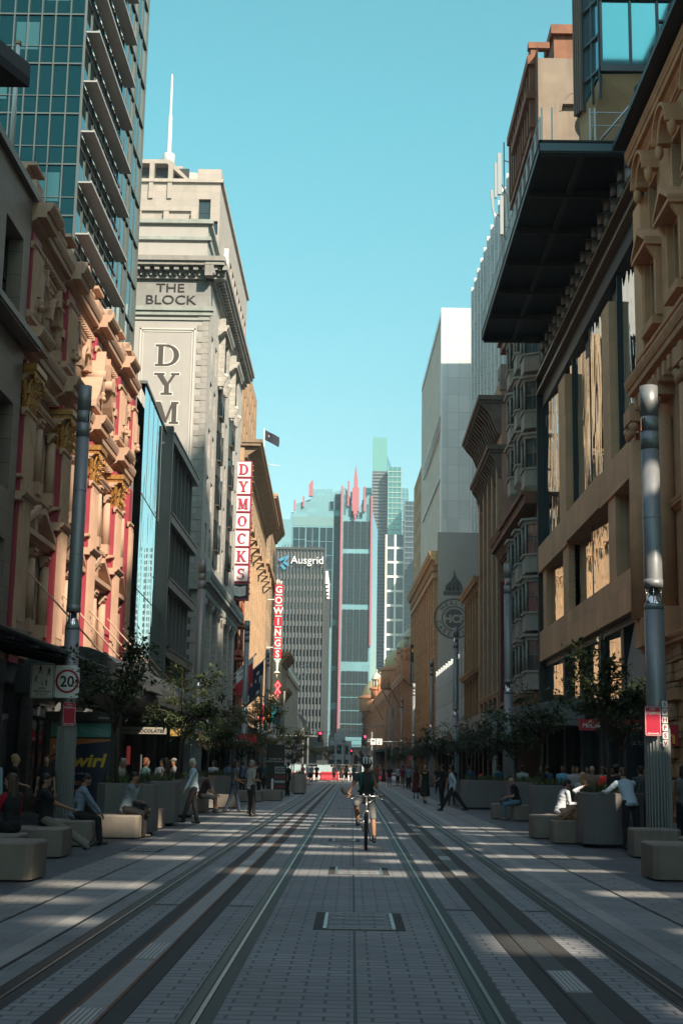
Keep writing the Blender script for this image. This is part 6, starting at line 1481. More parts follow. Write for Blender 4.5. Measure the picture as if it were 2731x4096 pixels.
def ped_sign(x0, z0, y, w_, h, lb):
    p = thing('pedestrian_activity_sign', lb, 'traffic sign', (x0 + w_ / 2, y, z0), 'white high pedestrian activity signs')
    F = front(y); b = MB(); plate(b, x0, x0 + w_, z0, z0 + h, y, .05); o = b.build('sign_plate', SIGNW, p)
    b = MB(); t_ = .014; e = .018
    for a, c, d, f in ((x0 + e, x0 + w_ - e, z0 + e, z0 + e + t_), (x0 + e, x0 + w_ - e, z0 + h - e - t_, z0 + h - e), (x0 + e, x0 + e + t_, z0 + e, z0 + h - e), (x0 + w_ - e - t_, x0 + w_ - e, z0 + e, z0 + h - e)): b.fbox(F, a, c, d, f, .002, .005)
    c_ = x0 + w_ / 2
    for u, v, hh, fl, st in ((c_ - .06, z0 + .66 * h + .04, .22 * h + .02, 1, 0), (c_ + .16, z0 + .64 * h, .24 * h, -1, 0), (c_ - .17, z0 + .46 * h, .2 * h, 1, .8), (c_ + .1, z0 + .36 * h, .18 * h, 1, 0), (c_ + .0, z0 + .36 * h, .11 * h, 1, 0)): walker(b, F, u, v, hh, 0, fl, st)
    for s, v in (('HIGH', .255), ('PEDESTRIAN', .165), ('ACTIVITY', .075)): text_into(b, s, F, c_, z0 + v * h, .003, .052 * h / .9, 0, .004, 'CENTER', bold=.015, squash=1.08)
    b.build('sign_print', SIGNB, o)
def speed_sign(x0, z0, y, w_, h, lb):
    p = thing('speed_sign', lb, 'traffic sign', (x0 + w_ / 2, y, z0), 'speed limit signs')
    F = front(y); b = MB(); plate(b, x0, x0 + w_, z0, z0 + h, y, .05); o = b.build('sign_plate', SIGNW, p)
    b = MB(); cx, cz = x0 + w_ / 2, z0 + h * .51; n = 40
    for k in range(n):
        p0, p1 = 2 * PI * k / n, 2 * PI * (k + 1) / n; r0, r1 = w_ * .395, w_ * .485
        b.poly([F.p(cx + r * math.cos(a), cz + r * math.sin(a), .006) for a, r in ((p0, r0), (p0, r1), (p1, r1), (p1, r0))])
    b.build('red_ring', SIGNR, o)
    b = MB(); text_into(b, '20', F, cx, cz - .135 * h / .83, .003, .27 * h / .83, 0, .005, 'CENTER', bold=.02, squash=.95); b.build('numerals', SIGNB, o)
ped_sign(-8.17, 3.19, 34.70, .60, .88, 'white sign reading HIGH PEDESTRIAN ACTIVITY on the nearest left pole')
speed_sign(-7.555, 3.21, 34.72, .62, .82, 'white speed sign with 20 in a red ring on the nearest left pole')
ped_sign(-7.62, 3.45, 61.7, .60, .88, 'second HIGH PEDESTRIAN ACTIVITY sign, behind leaves on the second left pole'); speed_sign(-7.0, 3.43, 61.72, .62, .82, 'second 20 speed sign, half hidden by leaves on the second left pole')
ped_sign(-7.5, 3.3, 104.4, .62, .9, 'far HIGH PEDESTRIAN ACTIVITY sign, behind leaves beside the rainbow banners'); speed_sign(-6.85, 3.3, 104.42, .64, .86, 'far 20 speed sign, behind leaves beside the rainbow banners')
def nostop(x0, z0, y, lb, bright=False):
    p = thing('no_stopping_sign', lb, 'traffic sign', (x0 + .16, y, z0), 'red no stopping signs')
    F = front(y); b = MB(); plate(b, x0, x0 + .33, z0, z0 + .60, y, .04); o = b.build('sign_plate', plain('no_stopping_red', (.50, .015, .05), .45), p)
    b = MB(); text_into(b, 'NO', F, x0 + .165, z0 + .515, .003, .055, 0, .004, 'CENTER'); text_into(b, 'STOPPING', F, x0 + .165, z0 + .43, .003, .055, 0, .004, 'CENTER', squash=.82)
    b.fbox(F, x0 + .07, x0 + .26, z0 + .045, z0 + .058, .002, .006)
    for s in (-1, 1): b.poly([F.p(x0 + .165 + s * .12, z0 + .052, .006), F.p(x0 + .165 + s * .08, z0 + .075, .006), F.p(x0 + .165 + s * .08, z0 + .028, .006)])
    e = .012
    for a, c, d, f in ((.012, .318, .012, .02), (.012, .318, .58, .588), (.012, .02, .012, .588), (.31, .318, .012, .588)): b.fbox(F, x0 + a, x0 + c, z0 + d, z0 + f, .002, .005)
    b.build('sign_print', SIGNW, o)
nostop(-7.31, 2.51, 34.70, 'dark red NO STOPPING sign on the nearest left pole')
nostop(5.95, 2.34, 28.15, 'bright red NO STOPPING sign on the nearest right pole')
for x, y, lb in ((-6.95, 61.7, 'NO STOPPING sign on the second left pole below the signs in the leaves'), (-6.95, 104.5, 'bright NO STOPPING sign on the pale thin left mast'), (-6.7, 89.0, 'NO STOPPING sign on the third left pole'), (6.4, 62.0, 'NO STOPPING sign on the second right pole under the leaves'), (6.2, 91.0, 'NO STOPPING sign on the third right pole in the trees'), (6.2, 119.0, 'NO STOPPING sign on the fourth right pole'), (6.2, 154, 'NO STOPPING sign on the silver right pole'), (6.0, 186, 'NO STOPPING sign on the fifth right pole')):
    nostop(x, 2.45, y - .25, lb)
p = thing('lettered_strip', 'white strip of red letters S V H P S V on the nearest right pole', 'sign', (6.5, 28.15, 2.2)); b = MB(); F = front(28.18)
c = MB()
for i, ch in enumerate('SVHPSV'): z = 2.98 - i * .158; b.fbox(F, 6.31, 6.42, z - .06, z + .07, .0, .01); text_into(c, ch, F, 6.365, z - .035, .01, .085, 0, .004, 'CENTER', bold=.03)
o = b.build('strip', SIGNW, p); c.build('letter', SIGNR, o)
# Wind banner flags
def flagpole_tilt(x, y, z, dx, dz, lb, fn, mats, w_, h_):
    p = thing('tilted_flag', lb, 'flag', (x, y, z), 'flags hung from tilted wall poles')
    b = MB(); b.tube([(x, y, z), (x + dx, y, z + dz)], .045, 0, 6); b.ball((x + dx, y, z + dz), .08); b.build('pole', plain('white_pole_paint', (.68, .68, .68)), p)
    cloth('cloth', (x + dx * .92, y, z + dz * .92), (-dx * w_, 0, -dz * w_), (0, .02, -h_), 14, 10, .12, mats, p, fn)
JB = plain('navy_flag_cloth', (.03, .035, .07), .8); JR = plain('red_flag_cloth', (.5, .03, .05), .8); JW = plain('white_flag_cloth', (.65, .65, .66), .8)
def aus(u, v):
    if u > .5 and v < .5:
        a, c = (u - .75) / .25, (v - .25) / .25
        if abs(a) < .18 or abs(c) < .22: return 1
        if abs(abs(a) - abs(c)) < .16: return 2
        return 0
    for q, r in ((.75, .75), (.25, .2), (.25, .8), (.13, .45), (.37, .4)):
        if abs(u - q) < .05 and abs(v - r) < .06: return 2
    return 0
flagpole_tilt(-10.2, 112, 7.4, 3.1, 2.9, 'navy national flag with a small cross canton and stars on a tilted pole', aus, [JB, JR, JW], .5, 2.6)
flagpole_tilt(-10.2, 109, 8.0, 2.4, 2.3, 'red flag on a tilted pole behind the navy one', lambda u, v: 1 if v > .1 else 2, [JB, JR, JW], .55, 2.0)
flagpole_tilt(-10.2, 106, 7.2, 2.2, 2.1, 'bare tilted pole with a small pale flag on the left', lambda u, v: 2, [JB, JR, JW], .4, .6)
RB = [plain('banner_red', (.65, .02, .05), .7), plain('banner_orange', (.75, .33, .04), .7), plain('banner_white', (.65, .65, .63), .7), plain('banner_teal', (.02, .30, .38), .7), plain('banner_navy', (.02, .06, .13), .7), plain('banner_print', (.08, .08, .08), .7)]
for x0, x1, cols, lb in ((-9.1, -8.1, (0, 1), 'rainbow banner with red and orange stripes beside the thin mast'), (-7.9, -7.0, (3, 4), 'rainbow banner with teal and navy stripes right of the red one')):
    p = thing('street_banner', lb, 'banner', (x0, 133, 5), 'rainbow banners on the left'); b = MB(); F = front(133.0)
    for k in range(8): a = x0 + (x1 - x0) * k / 8; c = x0 + (x1 - x0) * (k + 1) / 8; dz = -.25 * k / 8; b.poly([F.p(a, 5.6 + dz), F.p(c, 5.6 + dz), F.p(c + .1, 7.5 + dz * 2), F.p(a + .1, 7.5 + dz * 2)], cols[k // 4])
    b.poly([F.p(x0, 4.3), F.p(x1, 4.1), F.p(x1, 5.4), F.p(x0, 5.6)], 2)
    for k in range(7): b.poly([F.p(x0 + .15 + k * .1, 4.5, .01), F.p(x0 + .22 + k * .1, 4.5, .01), F.p(x0 + .25 + k * .1, 5.2, .01), F.p(x0 + .18 + k * .1, 5.2, .01)], 5) if k % 3 else None
    b.build('cloth', RB, p); b = MB(); b.tube([(x0 - 1.2, 133, 7.1), (x1 + .1, 133, 7.6)], .03); b.tube([(x0 - 1.2, 133, 4.2), (x1, 133, 4.1)], .03); b.build('banner_arm', POLE, p)

# ---- seats and planters
CONS = mat('seat_concrete', (.25, .215, .18), rough=.8, var=.16, nscale=2.2, bump=.25, streak=.25)
CONP = mat('planter_concrete', (.18, .172, .165), rough=.75, var=.1, nscale=1.4, bump=.15, streak=.15)
def cham(mb, cx, cy, wx, wy, z0, z1, ch, m=0, bev=.03, rz=0.):
    c_, s_ = math.cos(rz), math.sin(rz)
    def ring(e, z):
        q = [(wx / 2 - ch, -wy / 2), (wx / 2, -wy / 2 + ch), (wx / 2, wy / 2 - ch), (wx / 2 - ch, wy / 2), (-wx / 2 + ch, wy / 2), (-wx / 2, wy / 2 - ch), (-wx / 2, -wy / 2 + ch), (-wx / 2 + ch, -wy / 2)]
        return [(cx + (a * c_ - b_ * s_) * e, cy + (a * s_ + b_ * c_) * e, z) for a, b_ in q]
    k = 1 - bev / max(wx, wy) * 2; rr = [mb.add(ring(*r)) for r in ((1, z0), (1, z1 - bev), ((1 + k) / 2, z1 - bev * .35), (k, z1))]
    for i in range(3):
        for q in range(8): mb.face([rr[i] + q, rr[i] + (q + 1) % 8, rr[i + 1] + (q + 1) % 8, rr[i + 1] + q], m)
    mb.face([rr[3] + q for q in range(8)], m); mb.face([rr[0] + q for q in range(8)][::-1], m)
def seat(x, y, lb, wx=.95, wy=.95, h=.5, rz=0., ch=.09):
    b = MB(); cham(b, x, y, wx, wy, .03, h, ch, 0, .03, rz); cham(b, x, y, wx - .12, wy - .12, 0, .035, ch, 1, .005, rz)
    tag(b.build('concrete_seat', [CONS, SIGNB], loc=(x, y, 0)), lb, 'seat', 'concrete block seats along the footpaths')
for a in ((-5.0, 19.65, 'nearest concrete block seat on the left, cut by the picture edge', 1.3, 1.05, .53), (-5.75, 22.0, 'concrete seat under the woman with red sleeves', 1.2, .9), (-5.45, 24.3, 'concrete seat under the man in khaki trousers', 1.05, 1.0), (-5.55, 27.6, 'concrete seat under the man in the pale shirt beside the khaki trousers', 1.0, .9),
          (-5.05, 30.7, 'concrete seat under the man with crossed legs by the planter', .9, 1.0), (-5.15, 35.3, 'concrete seat behind the man with crossed legs, right edge lit', .8, .9), (-5.3, 47.6, 'concrete seat beyond the old man in the pale blue shirt', .8, .9), (-4.7, 53.0, 'low concrete seat with a sunlit end behind the woman in jeans', .9, .9),
          (-4.6, 62.0, 'dark concrete seat behind the man in the grey shirt', 1.3, .9), (-3.7, 64.5, 'far dark concrete seat with a white sheet standing on it', 1.0, .9),
          (5.25, 21.75, 'nearest concrete block seat on the right, cut by the picture edge', 1.35, 1.05, .55), (6.4, 24.2, 'concrete seat behind the nearest right one with a grey top', 1.3, 1.1, .52), (5.85, 27.1, 'concrete seat in front of the nearest right pole', .9, .8, .55), (4.9, 33.9, 'larger concrete seat left of the bag', 1.1, 1.0, .55), (4.93, 31.7, 'concrete seat carrying the tan bag', .8, .8, .52),
          (5.7, 36.1, 'long concrete seat under the man in the white shirt with the phone', 1.3, .9, .5), (5.05, 46.4, 'concrete seat left of the man in jeans with crossed legs', .8, .8), (5.55, 44.9, 'narrow concrete seat under the man in jeans', .8, .8), (4.75, 60.5, 'pair-left small concrete seat by the wide planter on the right', .55, .6, .62), (5.35, 59.5, 'pair-right small concrete seat by the wide planter on the right', .55, .6, .62)):
    seat(a[0], a[1], a[2], *(a[3:]))
SOIL = plain('planter_soil', (.03, .022, .015), .95, var=.5); PLEAF = plain('planter_leaf', (.07, .10, .035), .6, var=.5); PLEAF2 = plain('dry_grass_leaf', (.25, .21, .08), .7, var=.4)
def planter(x, y, lb, wx=1.25, wy=1.25, h=1.16, m=None, grass=True):
    p = thing('planter_box', lb, 'planter', (x, y, 0), 'grey concrete planter boxes')
    b = MB(); cham(b, x, y, wx, wy, .08, h, .22, 0, .02); b.build('box', m or CONP, p)
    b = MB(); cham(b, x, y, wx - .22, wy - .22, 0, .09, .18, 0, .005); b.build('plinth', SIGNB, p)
    b = MB(); cham(b, x, y, wx - .12, wy - .12, h - .02, h + .012, .2, 0, .005); b.build('soil', SOIL, p)
    b = MB(); rnd = random.Random(int(x * 100 + y))
    for k in range(150 if y < 60 else 60):
        a = rnd.uniform(0, 6.28); r = rnd.uniform(0, wx * .45); c_ = Vector((x + r * math.cos(a), y + r * math.sin(a), h)); L = rnd.uniform(.08, .26); d = Vector((rnd.uniform(-.6, .6), rnd.uniform(-.6, .6), 1)) * L; s_ = Vector((rnd.uniform(-1, 1), rnd.uniform(-1, 1), 0)).normalized() * .02
        b.poly([c_ - s_, c_ + s_, c_ + d * .6 + s_, c_ + d, c_ + d * .6 - s_], 0)
    o = b.build('foliage', PLEAF if y < 75 else PLEAF2, p); o['kind'] = 'stuff'
PLT = [(-5.15, 29.35 + 2.8, 'planter with a young tree behind the two seated men on the left'), (-5.3, 37.2, 'planter left of the old man in the pale blue shirt'), (-5.5, 43.2, 'planter behind the old man in the pale blue shirt'), (-5.6, 50.5, 'planter behind the seated man in shorts'), (-5.6, 57.5, 'dark planter behind the woman in jeans'),
       (5.65, 30.55, 'large planter the man in the pale shirt leans on'), (6.15, 42.9, 'large planter between the men on the right-hand seats'), (6.5, 52.5, 'dark planter behind the man in jeans'), (5.6, 57.0, 'wide light planter left of the man in jeans')]
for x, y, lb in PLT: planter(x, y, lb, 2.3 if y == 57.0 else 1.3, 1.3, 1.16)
PALEP = mat('sunlit_planter_concrete', (.40, .35, .29), var=.1)
planter(-3.95, 80.5, 'pale sunlit planter right of the letter board, with dry grasses', .95, .9, 1.15, PALEP); planter(-3.0 - .05, 80.5, 'second pale planter beside the walkers in the sun', .85, .9, 1.15, PALEP)
# tan bag on the seat
p = thing('tan_bag', 'tan leather shoulder bag slumped on the concrete seat at right', 'bag', (5.0, 31.6, .52)); b = MB()
prof = []; cx, cy = 5.0, 31.6
idx = []
for k in range(9):
    t_ = k / 8; z = .52 + .30 * t_; idx.append(b.add([(cx + (.30 * (1 - t_ ** 2 * .8)) * math.cos(a) * (1 + .12 * math.sin(3 * a + k)) - .04 * t_, cy + (.17 * (1 - t_ ** 1.5 * .75)) * math.sin(a) * (1 + .1 * math.sin(5 * a)), z + .02 * math.sin(4 * a + k)) for a in [2 * PI * q / 20 for q in range(20)]]))
for k in range(8):
    for q in range(20): b.face([idx[k] + q, idx[k] + (q + 1) % 20, idx[k + 1] + (q + 1) % 20, idx[k + 1] + q], 0, True)
b.face([idx[8] + q for q in range(20)]); b.face([idx[0] + q for q in range(20)][::-1]); TANL = plain('tan_leather', (.33, .19, .10), .55, var=.3); b.build('bag_body', TANL, p)
b = MB()
for s in (0, .09): b.tube([(cx + .05, cy - .1, .78), (cx - .12, cy - .17, .72 - s), (cx - .38, cy - .2, .6), (cx - .46, cy - .2, .545), (cx - .3, cy - .22, .54), (cx - .02, cy - .18, .62 + s)], .017, 0, 6)
b.build('strap', TANL, p)

# ---- awnings
AWD = plain('dark_awning_metal', (.045, .047, .05), .55, .3, var=.2); AWG = plain('grey_awning_fascia', (.16, .155, .15), .6, var=.1)
def awning(lb, x0, x1, y0, y1, z, t=.35, m=AWD, cat='awning', loc=None, fascia=None):
    p = thing('street_awning', lb, cat, ((x0 + x1) / 2, y0, z)); b = MB(); b.box(x0, x1, y0, y1, z, z + t); b.build('deck', m, p)
    b = MB(); xs = x1 if abs(x1) < abs(x0) else x0
    b.box(xs - .04, xs + .04, y0 - .03, y1, z - .12, z + t + .1); b.box(x0, x1, y0 - .05, y0 + .03, z - .12, z + t + .1); b.build('fascia', fascia or m, p); return p
p = thing('glass_awning', 'dark glass awning with pale ribs under the stone-clad block', 'awning', (-9, 30, 4.2))
b = MB(); b.box8([(-10.5, 20, 4.9), (-7.3, 20, 4.3), (-7.3, 40.8, 4.3), (-10.5, 40.8, 4.9), (-10.5, 20, 4.98), (-7.3, 20, 4.38), (-7.3, 40.8, 4.38), (-10.5, 40.8, 4.98)]); b.build('glass_deck', glass('awning_glass', (.05, .06, .065), .12, .3), p)
b = MB()
for k in range(9): b.tube([(-10.5, 22 + k * 2.35, 4.85), (-7.25, 22 + k * 2.35, 4.2)], .05, 0, 6)
b.tube([(-7.3, 20, 4.35), (-7.3, 40.8, 4.35)], .06); b.build('rib', AWD, p)
p = thing('barrel_awning', 'dark corrugated barrel-shaped awning in front of the ornate building', 'awning', (-8.8, 52, 4))
b = MB(); n = 10; ys = [42.5 + k * .22 for k in range(98)]
rows = [b.add([(-8.8 + 1.75 * math.cos(PI * q / n), y, 3.95 + (1.25 + .02 * (k % 2)) * math.sin(PI * q / n)) for q in range(n + 1)]) for k, y in enumerate(ys)]
for k in range(len(ys) - 1):
    for q in range(n): b.face([rows[k] + q, rows[k] + q + 1, rows[k + 1] + q + 1, rows[k + 1] + q])
b.face([rows[0] + q for q in range(n + 1)]); b.box(-10.5, -7.0, 42.5, 63.8, 3.7, 3.95); b.build('corrugated_vault', AWD, p)
b = MB(); b.prism([(-7.9, 45.9, 4.0), (-6.75, 45.9, 4.0), (-7.3, 45.9, 4.95)], (0, 3.2, 0)); b.build('dormer', AWD, p)
awning('dark street awning under the mirror glass and grey-framed buildings', -10.5, -7.1, 64, 88, 3.7)
awning('dark street awning along the pale corner block', -10.5, -7.2, 91.6, 119, 3.8)
awning('shallow awning along the tan cornice building', -10.9, -8.0, 124, 200, 3.9)
p = awning('grey box awning with pale end panel by the bay window building on the right', 6.85, 10.5, 70.0, 95, 3.75, .65, AWG, fascia=plain('pale_grey_fascia', (.30, .30, .30), .5))
awning('dark awning along the pink-walled building on the right', 7.2, 10.5, 97, 126, 3.6)
awning('long dark awning before the classical building on the right', 6.9, 10.2, 127, 230, 3.7)
p = thing('sloping_grey_canopy', 'sloping grey canopy roof just left of the red fast-food sign', 'awning', (9, 66, 4)); b = MB(); b.prism([(7.3, 69.9, 3.6), (10.4, 69.9, 3.6), (10.4, 69.9, 4.9), (7.3, 69.9, 4.4)], (0, -8, 0)); b.build('canopy_body', AWG, p)
b = MB(); b.box(7.0, 7.16, 69.0, 69.16, 0, 4.2); b.build('support_post', plain('silver_post', (.4, .41, .42), .35, .7), p)

# ---- shop signs
def board(nm, lb, x0, x1, y, z0, z1, m, texts, tm, d=.15):
    p = thing(nm, lb, 'sign', ((x0 + x1) / 2, y, z0)); F = front(y); b = MB(); b.box(x0, x1, y, y + d, z0, z1); o = b.build('sign_board', m, p)
    for s, u, v, h, mm, kw in texts: c = MB(); text_into(c, s, F, u, v, .003, h, 0, .02, **kw); c.build('letter', mm, o)
    return p, o
REDS = plain('fast_food_red', (.42, .012, .03), .4); WHS = plain('sign_white', (.78, .78, .78)); YEL = plain('sign_yellow', (.8, .5, .05))
p, o = board('fast_food_sign', 'long red illuminated sign reading McDonald\'s between two McCafe panels', 8.2, 11.0, 50, 3.05, 3.46, REDS, [("cDonald's", 9.37, 3.15, .17, WHS, dict(bold=.03, squash=1.12)), ('McCafé', 8.3, 3.15, .17, WHS, dict(italic=.25, squash=.95)), ('McCafé', 10.6, 3.15, .17, WHS, dict(italic=.25, squash=.95))], WHS)
b = MB(); F = front(50.0)
for s in (-1, 1):
    pts = [F.p(9.2 + s * .075 + .075 * math.cos(R(180 * k / 10)), 3.13 + .27 * math.sin(R(180 * k / 10)) ** .8, .012) for k in range(11)]; b.tube(pts, .016, 0, 5)
b.build('golden_arches', YEL, o)
b = MB(); b.box(9.03, 9.05, 49.97, 50, 3.05, 3.46); b.box(10.5, 10.52, 49.97, 50, 3.05, 3.46); b.box(8.0, 11, 50.05, 50.15, 3.72, 3.78); b.box(8.6, 8.64, 50.05, 50.1, 3.46, 3.72); b.build('sign_frame', SIGNB, p)
board('chocolate_shop_sign', 'pale hanging board reading HAIGH\'S CHOCOLATES under the barrel awning', -8.72, -6.75, 50, 2.66, 2.9, plain('aged_cream_board', (.30, .28, .24), .6), [("HAIGH'S CHOCOLATES", -7.73, 2.72, .11, SIGNB, dict(align='CENTER', squash=1.12))], SIGNB)
board('yellow_shop_sign', 'small mustard yellow panel right of the chocolate shop sign', -6.6, -6.2, 50, 2.6, 2.86, plain('mustard_panel', (.35, .22, .05), .5), [], WHS)
board('red_g_sign', 'red shop sign with a large white G and small letters behind the second right pole', 7.15, 9.5, 75, 2.75, 3.45, plain('deep_red_board', (.30, .012, .03), .45), [('G', 7.2, 2.92, .36, WHS, dict(bold=.05)), ('Enrik', 7.6, 3.0, .2, WHS, dict(bold=.02)), ("'s", 9.1, 3.05, .22, WHS, {})], WHS)
0 and board('joy_sign', 'dim dark shop window lettering on the right under the grey canopy', 8.6, 9.5, 60, 2.75, 3.4, SIGNB, [('YOL', 8.75, 2.85, .4, plain('dim_lettering', (.22, .24, .22), .6), {})], WHS)
board('red_shop_canopy_sign', 'red shop canopy sign in the trees on the left', -7.0, -5.0, 72, 2.55, 3.2, plain('vivid_red_board', (.55, .012, .02), .45), [('CHEMIST', -6.6, 2.7, .2, WHS, {})], WHS, .8)
board('dark_letter_sign', 'dark fascia with small white dotted letters beyond the second left pole', -7.2, -5.9, 66, 2.75, 3.15, SIGNB, [('nl.:.', -7.0, 2.85, .18, WHS, {})], WHS)
board('juice_sign', 'tiny lit word Jur on a dark fascia left of the second left pole', -8.3, -7.6, 66, 3.0, 3.4, SIGNB, [('Jur', -8.1, 3.1, .16, plain('warm_letter', (.7, .55, .35), .5), {})], WHS)
p, o = board('alone_window_sign', 'white curved word on the dark shop window under the fast-food sign', 10.5, 11.0, 52.0, 2.5, 3.0, DARKV, [('alone', 10.52, 2.6, .2, WHS, dict(squash=.6))], WHS)
# advertising kiosk
p = thing('advertising_kiosk', 'dark bus-shelter kiosk with teal header and a navy chocolate bar poster', 'kiosk', (-7.45, 38, 0)); F = front(38.0)
b = MB(); b.box(-8.4, -6.55, 38, 38.25, 0, 2.98); b.box(-8.45, -6.5, 37.85, 38.6, 2.72, 2.98); b.box(-6.55, -6.45, 37.9, 38.4, 0, 2.98); b.build('frame', plain('kiosk_black', (.012, .013, .013), .35), p)
NV_ = plain('poster_navy', (.012, .022, .05), .3); OR_ = plain('poster_orange', (.36, .12, .035), .35); TL = plain('poster_teal', (.05, .20, .17), .3)
b = MB(); b.fbox(F, -8.3, -6.65, .55, 2.25, 0, .02, 0); b.poly([F.p(-8.3, 2.25, .022), F.p(-8.3, 1.75, .022), F.p(-8.05, 1.9, .022), F.p(-7.5, 2.1, .022), F.p(-6.65, 2.2, .022), F.p(-6.65, 2.25, .022)], 1); b.poly([F.p(-8.3, 1.6, .022), F.p(-7.9, 1.82, .022), F.p(-7.9, 1.9, .022), F.p(-8.3, 1.7, .022)], 1)
o = b.build('poster', [NV_, OR_], p)
b = MB(); b.fbox(F, -8.3, -6.65, 2.3, 2.68, 0, .02); 
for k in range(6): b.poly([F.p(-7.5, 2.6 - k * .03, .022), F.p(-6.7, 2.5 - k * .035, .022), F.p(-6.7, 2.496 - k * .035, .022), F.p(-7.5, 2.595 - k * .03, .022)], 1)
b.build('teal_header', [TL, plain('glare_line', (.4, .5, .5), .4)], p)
c = MB(); text_into(c, 'Twirl', F, -8.05, 1.5, .025, .34, 0, .004, italic=.25, bold=.03, squash=1.2); c.build('poster_title', plain('poster_yellow', (.55, .38, .03), .4), o)
c = MB(); text_into(c, 'Now with a', F, -7.75, 1.28, .025, .075, 0, .004); text_into(c, 'NEW', F, -8.22, 1.98, .03, .1, 0, .004, italic=.2); text_into(c, 'JCDecaux', F, -6.98, 2.8, .16, .05, 0, .004); c.build('poster_text', plain('poster_white', (.5, .5, .5), .4), o)
c = MB(); text_into(c, 'Caramel', F, -7.95, 1.0, .025, .17, 0, .004, bold=.02, squash=1.0); text_into(c, 'Twist', F, -7.75, .78, .025, .17, 0, .004, bold=.02); c.build('poster_flavour', plain('poster_caramel', (.40, .20, .09), .4), o)
# dark info kiosk and boards at the left, in the middle distance
p, o = board('digital_kiosk', 'dark advertising column with two lines of white text in the middle distance on the left', -4.75, -3.75, 77, 0, 2.75, plain('kiosk_black', (.012, .013, .013)), [("TILL'S FRIDAY NIGHT", -4.25, 1.92, .09, WHS, dict(align='CENTER', squash=.62)), ('SHOP NOW FOR BLACK SALE', -4.25, 1.78, .09, WHS, dict(align='CENTER', squash=.55))], WHS, .3)
p = thing('sandwich_board', 'white and black board reading UGG with dark red stripes on the left footpath', 'sign board', (-3.75, 72, 0)); F = front(71.9)
b = MB(); b.box(-4.05, -3.4, 71.9, 72.0, .1, 1.62, 0); b.box(-4.05, -3.4, 72.2, 72.3, .1, 1.5, 0); b.fbox(F, -4.0, -3.45, 1.2, 1.55, 0, .01, 1); b.fbox(F, -4.0, -3.45, .1, .35, 0, .01, 1); b.fbox(F, -4.0, -3.45, .72, .85, 0, .01, 1); b.fbox(F, -4.0, -3.45, .95, 1.1, 0, .01, 2); b.fbox(F, -4.0, -3.45, .45, .6, 0, .01, 2)
o = b.build('board', [SIGNB, plain('dull_white_print', (.35, .35, .35), .5), plain('dull_red_print', (.18, .02, .02), .5)], p); c = MB(); text_into(c, 'UGG', F, -3.73, 1.28, .012, .2, 0, .004, 'CENTER', bold=.03); c.build('letter', SIGNB, o)
b = MB(); b.box(-3.72, -3.62, 64.3, 64.33, .52, 1.0); tag(b.build('white_sheet', WHS, loc=(-3.67, 64.3, .52)), 'small white upright sheet on the far dark concrete seat', 'sheet')

# ---- traffic lights, small plates
def tlight(x, y, z, lb, arm=None, s=1.0):
    p = thing('traffic_light', lb, 'traffic light', (x, y, z), 'red traffic lights')
    b = MB(); plate(b, x - .27 * s, x + .27 * s, z, z + 1.1 * s, y, .1 * s, 0, .04); b.box(x - .17 * s, x + .17 * s, y - .12, y, z + .08 * s, z + 1.02 * s, 0)
    for q in range(3): b.tube([(x, y - .12, z + (.24 + q * .31) * s), (x, y - .3, z + (.24 + q * .31) * s)], .13 * s, 0, 10, cap=False)
    b.build('housing', plain('signal_black', (.012, .012, .012), .5), p)
    b = MB(); b.tube([(x, y - .14, z + .86 * s), (x, y - .16, z + .86 * s)], .12 * s, 0, 14); b.build('red_lens', plain('signal_red_lamp', (1.0, .02, .06), .3, emit=3.0), p)
    for q in (0, 1): b = MB(); b.tube([(x, y - .13, z + (.24 + q * .31) * s), (x, y - .14, z + (.24 + q * .31) * s)], .11 * s, 0, 12); b.build('dark_lens', plain('dark_lens_glass', (.02, .03, .03), .15), p)
    if arm: b = MB(); b.tube([arm, (x - .25, y, z + .55)], .07, 0, 8); b.build('mast_arm', POLE, p)
    return p
tlight(-3.25, 140, 4.0, 'red traffic light at the end of a long arm left of the street end', (-11, 140, 4.6)); tlight(1.35, 148, 3.9, 'red traffic light right of the street end beside two small plates', (2.1, 149, 4.5)); tlight(-8.5, 150, 2.4, 'small red traffic light on the left footpath in the leaves', None, .8); tlight(-.1, 215, 3.3, 'tiny red traffic light above the station doors', None, .8)
b = MB(); b.box(-5.35, -4.85, 140, 140.05, 3.9, 5.2); tag(b.build('signal_backing_plate', plain('dull_grey_plate', (.2, .2, .19), .6), loc=(-5.1, 140, 3.9)), 'grey rectangular plate hung on the long signal arm', 'plate')
p, o = board('turn_plates', 'pair of small white plates, one with a bent arrow, right of the red light', 1.95, 3.2, 148.5, 3.95, 4.6, plain('sign_sheet_white', (.62, .62, .60)), [], WHS, .03); b = MB(); F = front(148.5); b.tube([F.p(2.85, 4.05, .03), F.p(2.85, 4.25, .03), F.p(3.0, 4.42, .03)], .035, 0, 5); b.fbox(F, 2.1, 2.4, 4.3, 4.42, 0, .02); b.fbox(F, 2.55, 2.6, 3.95, 4.6, 0, .03); b.build('plate_print', SIGNB, o)

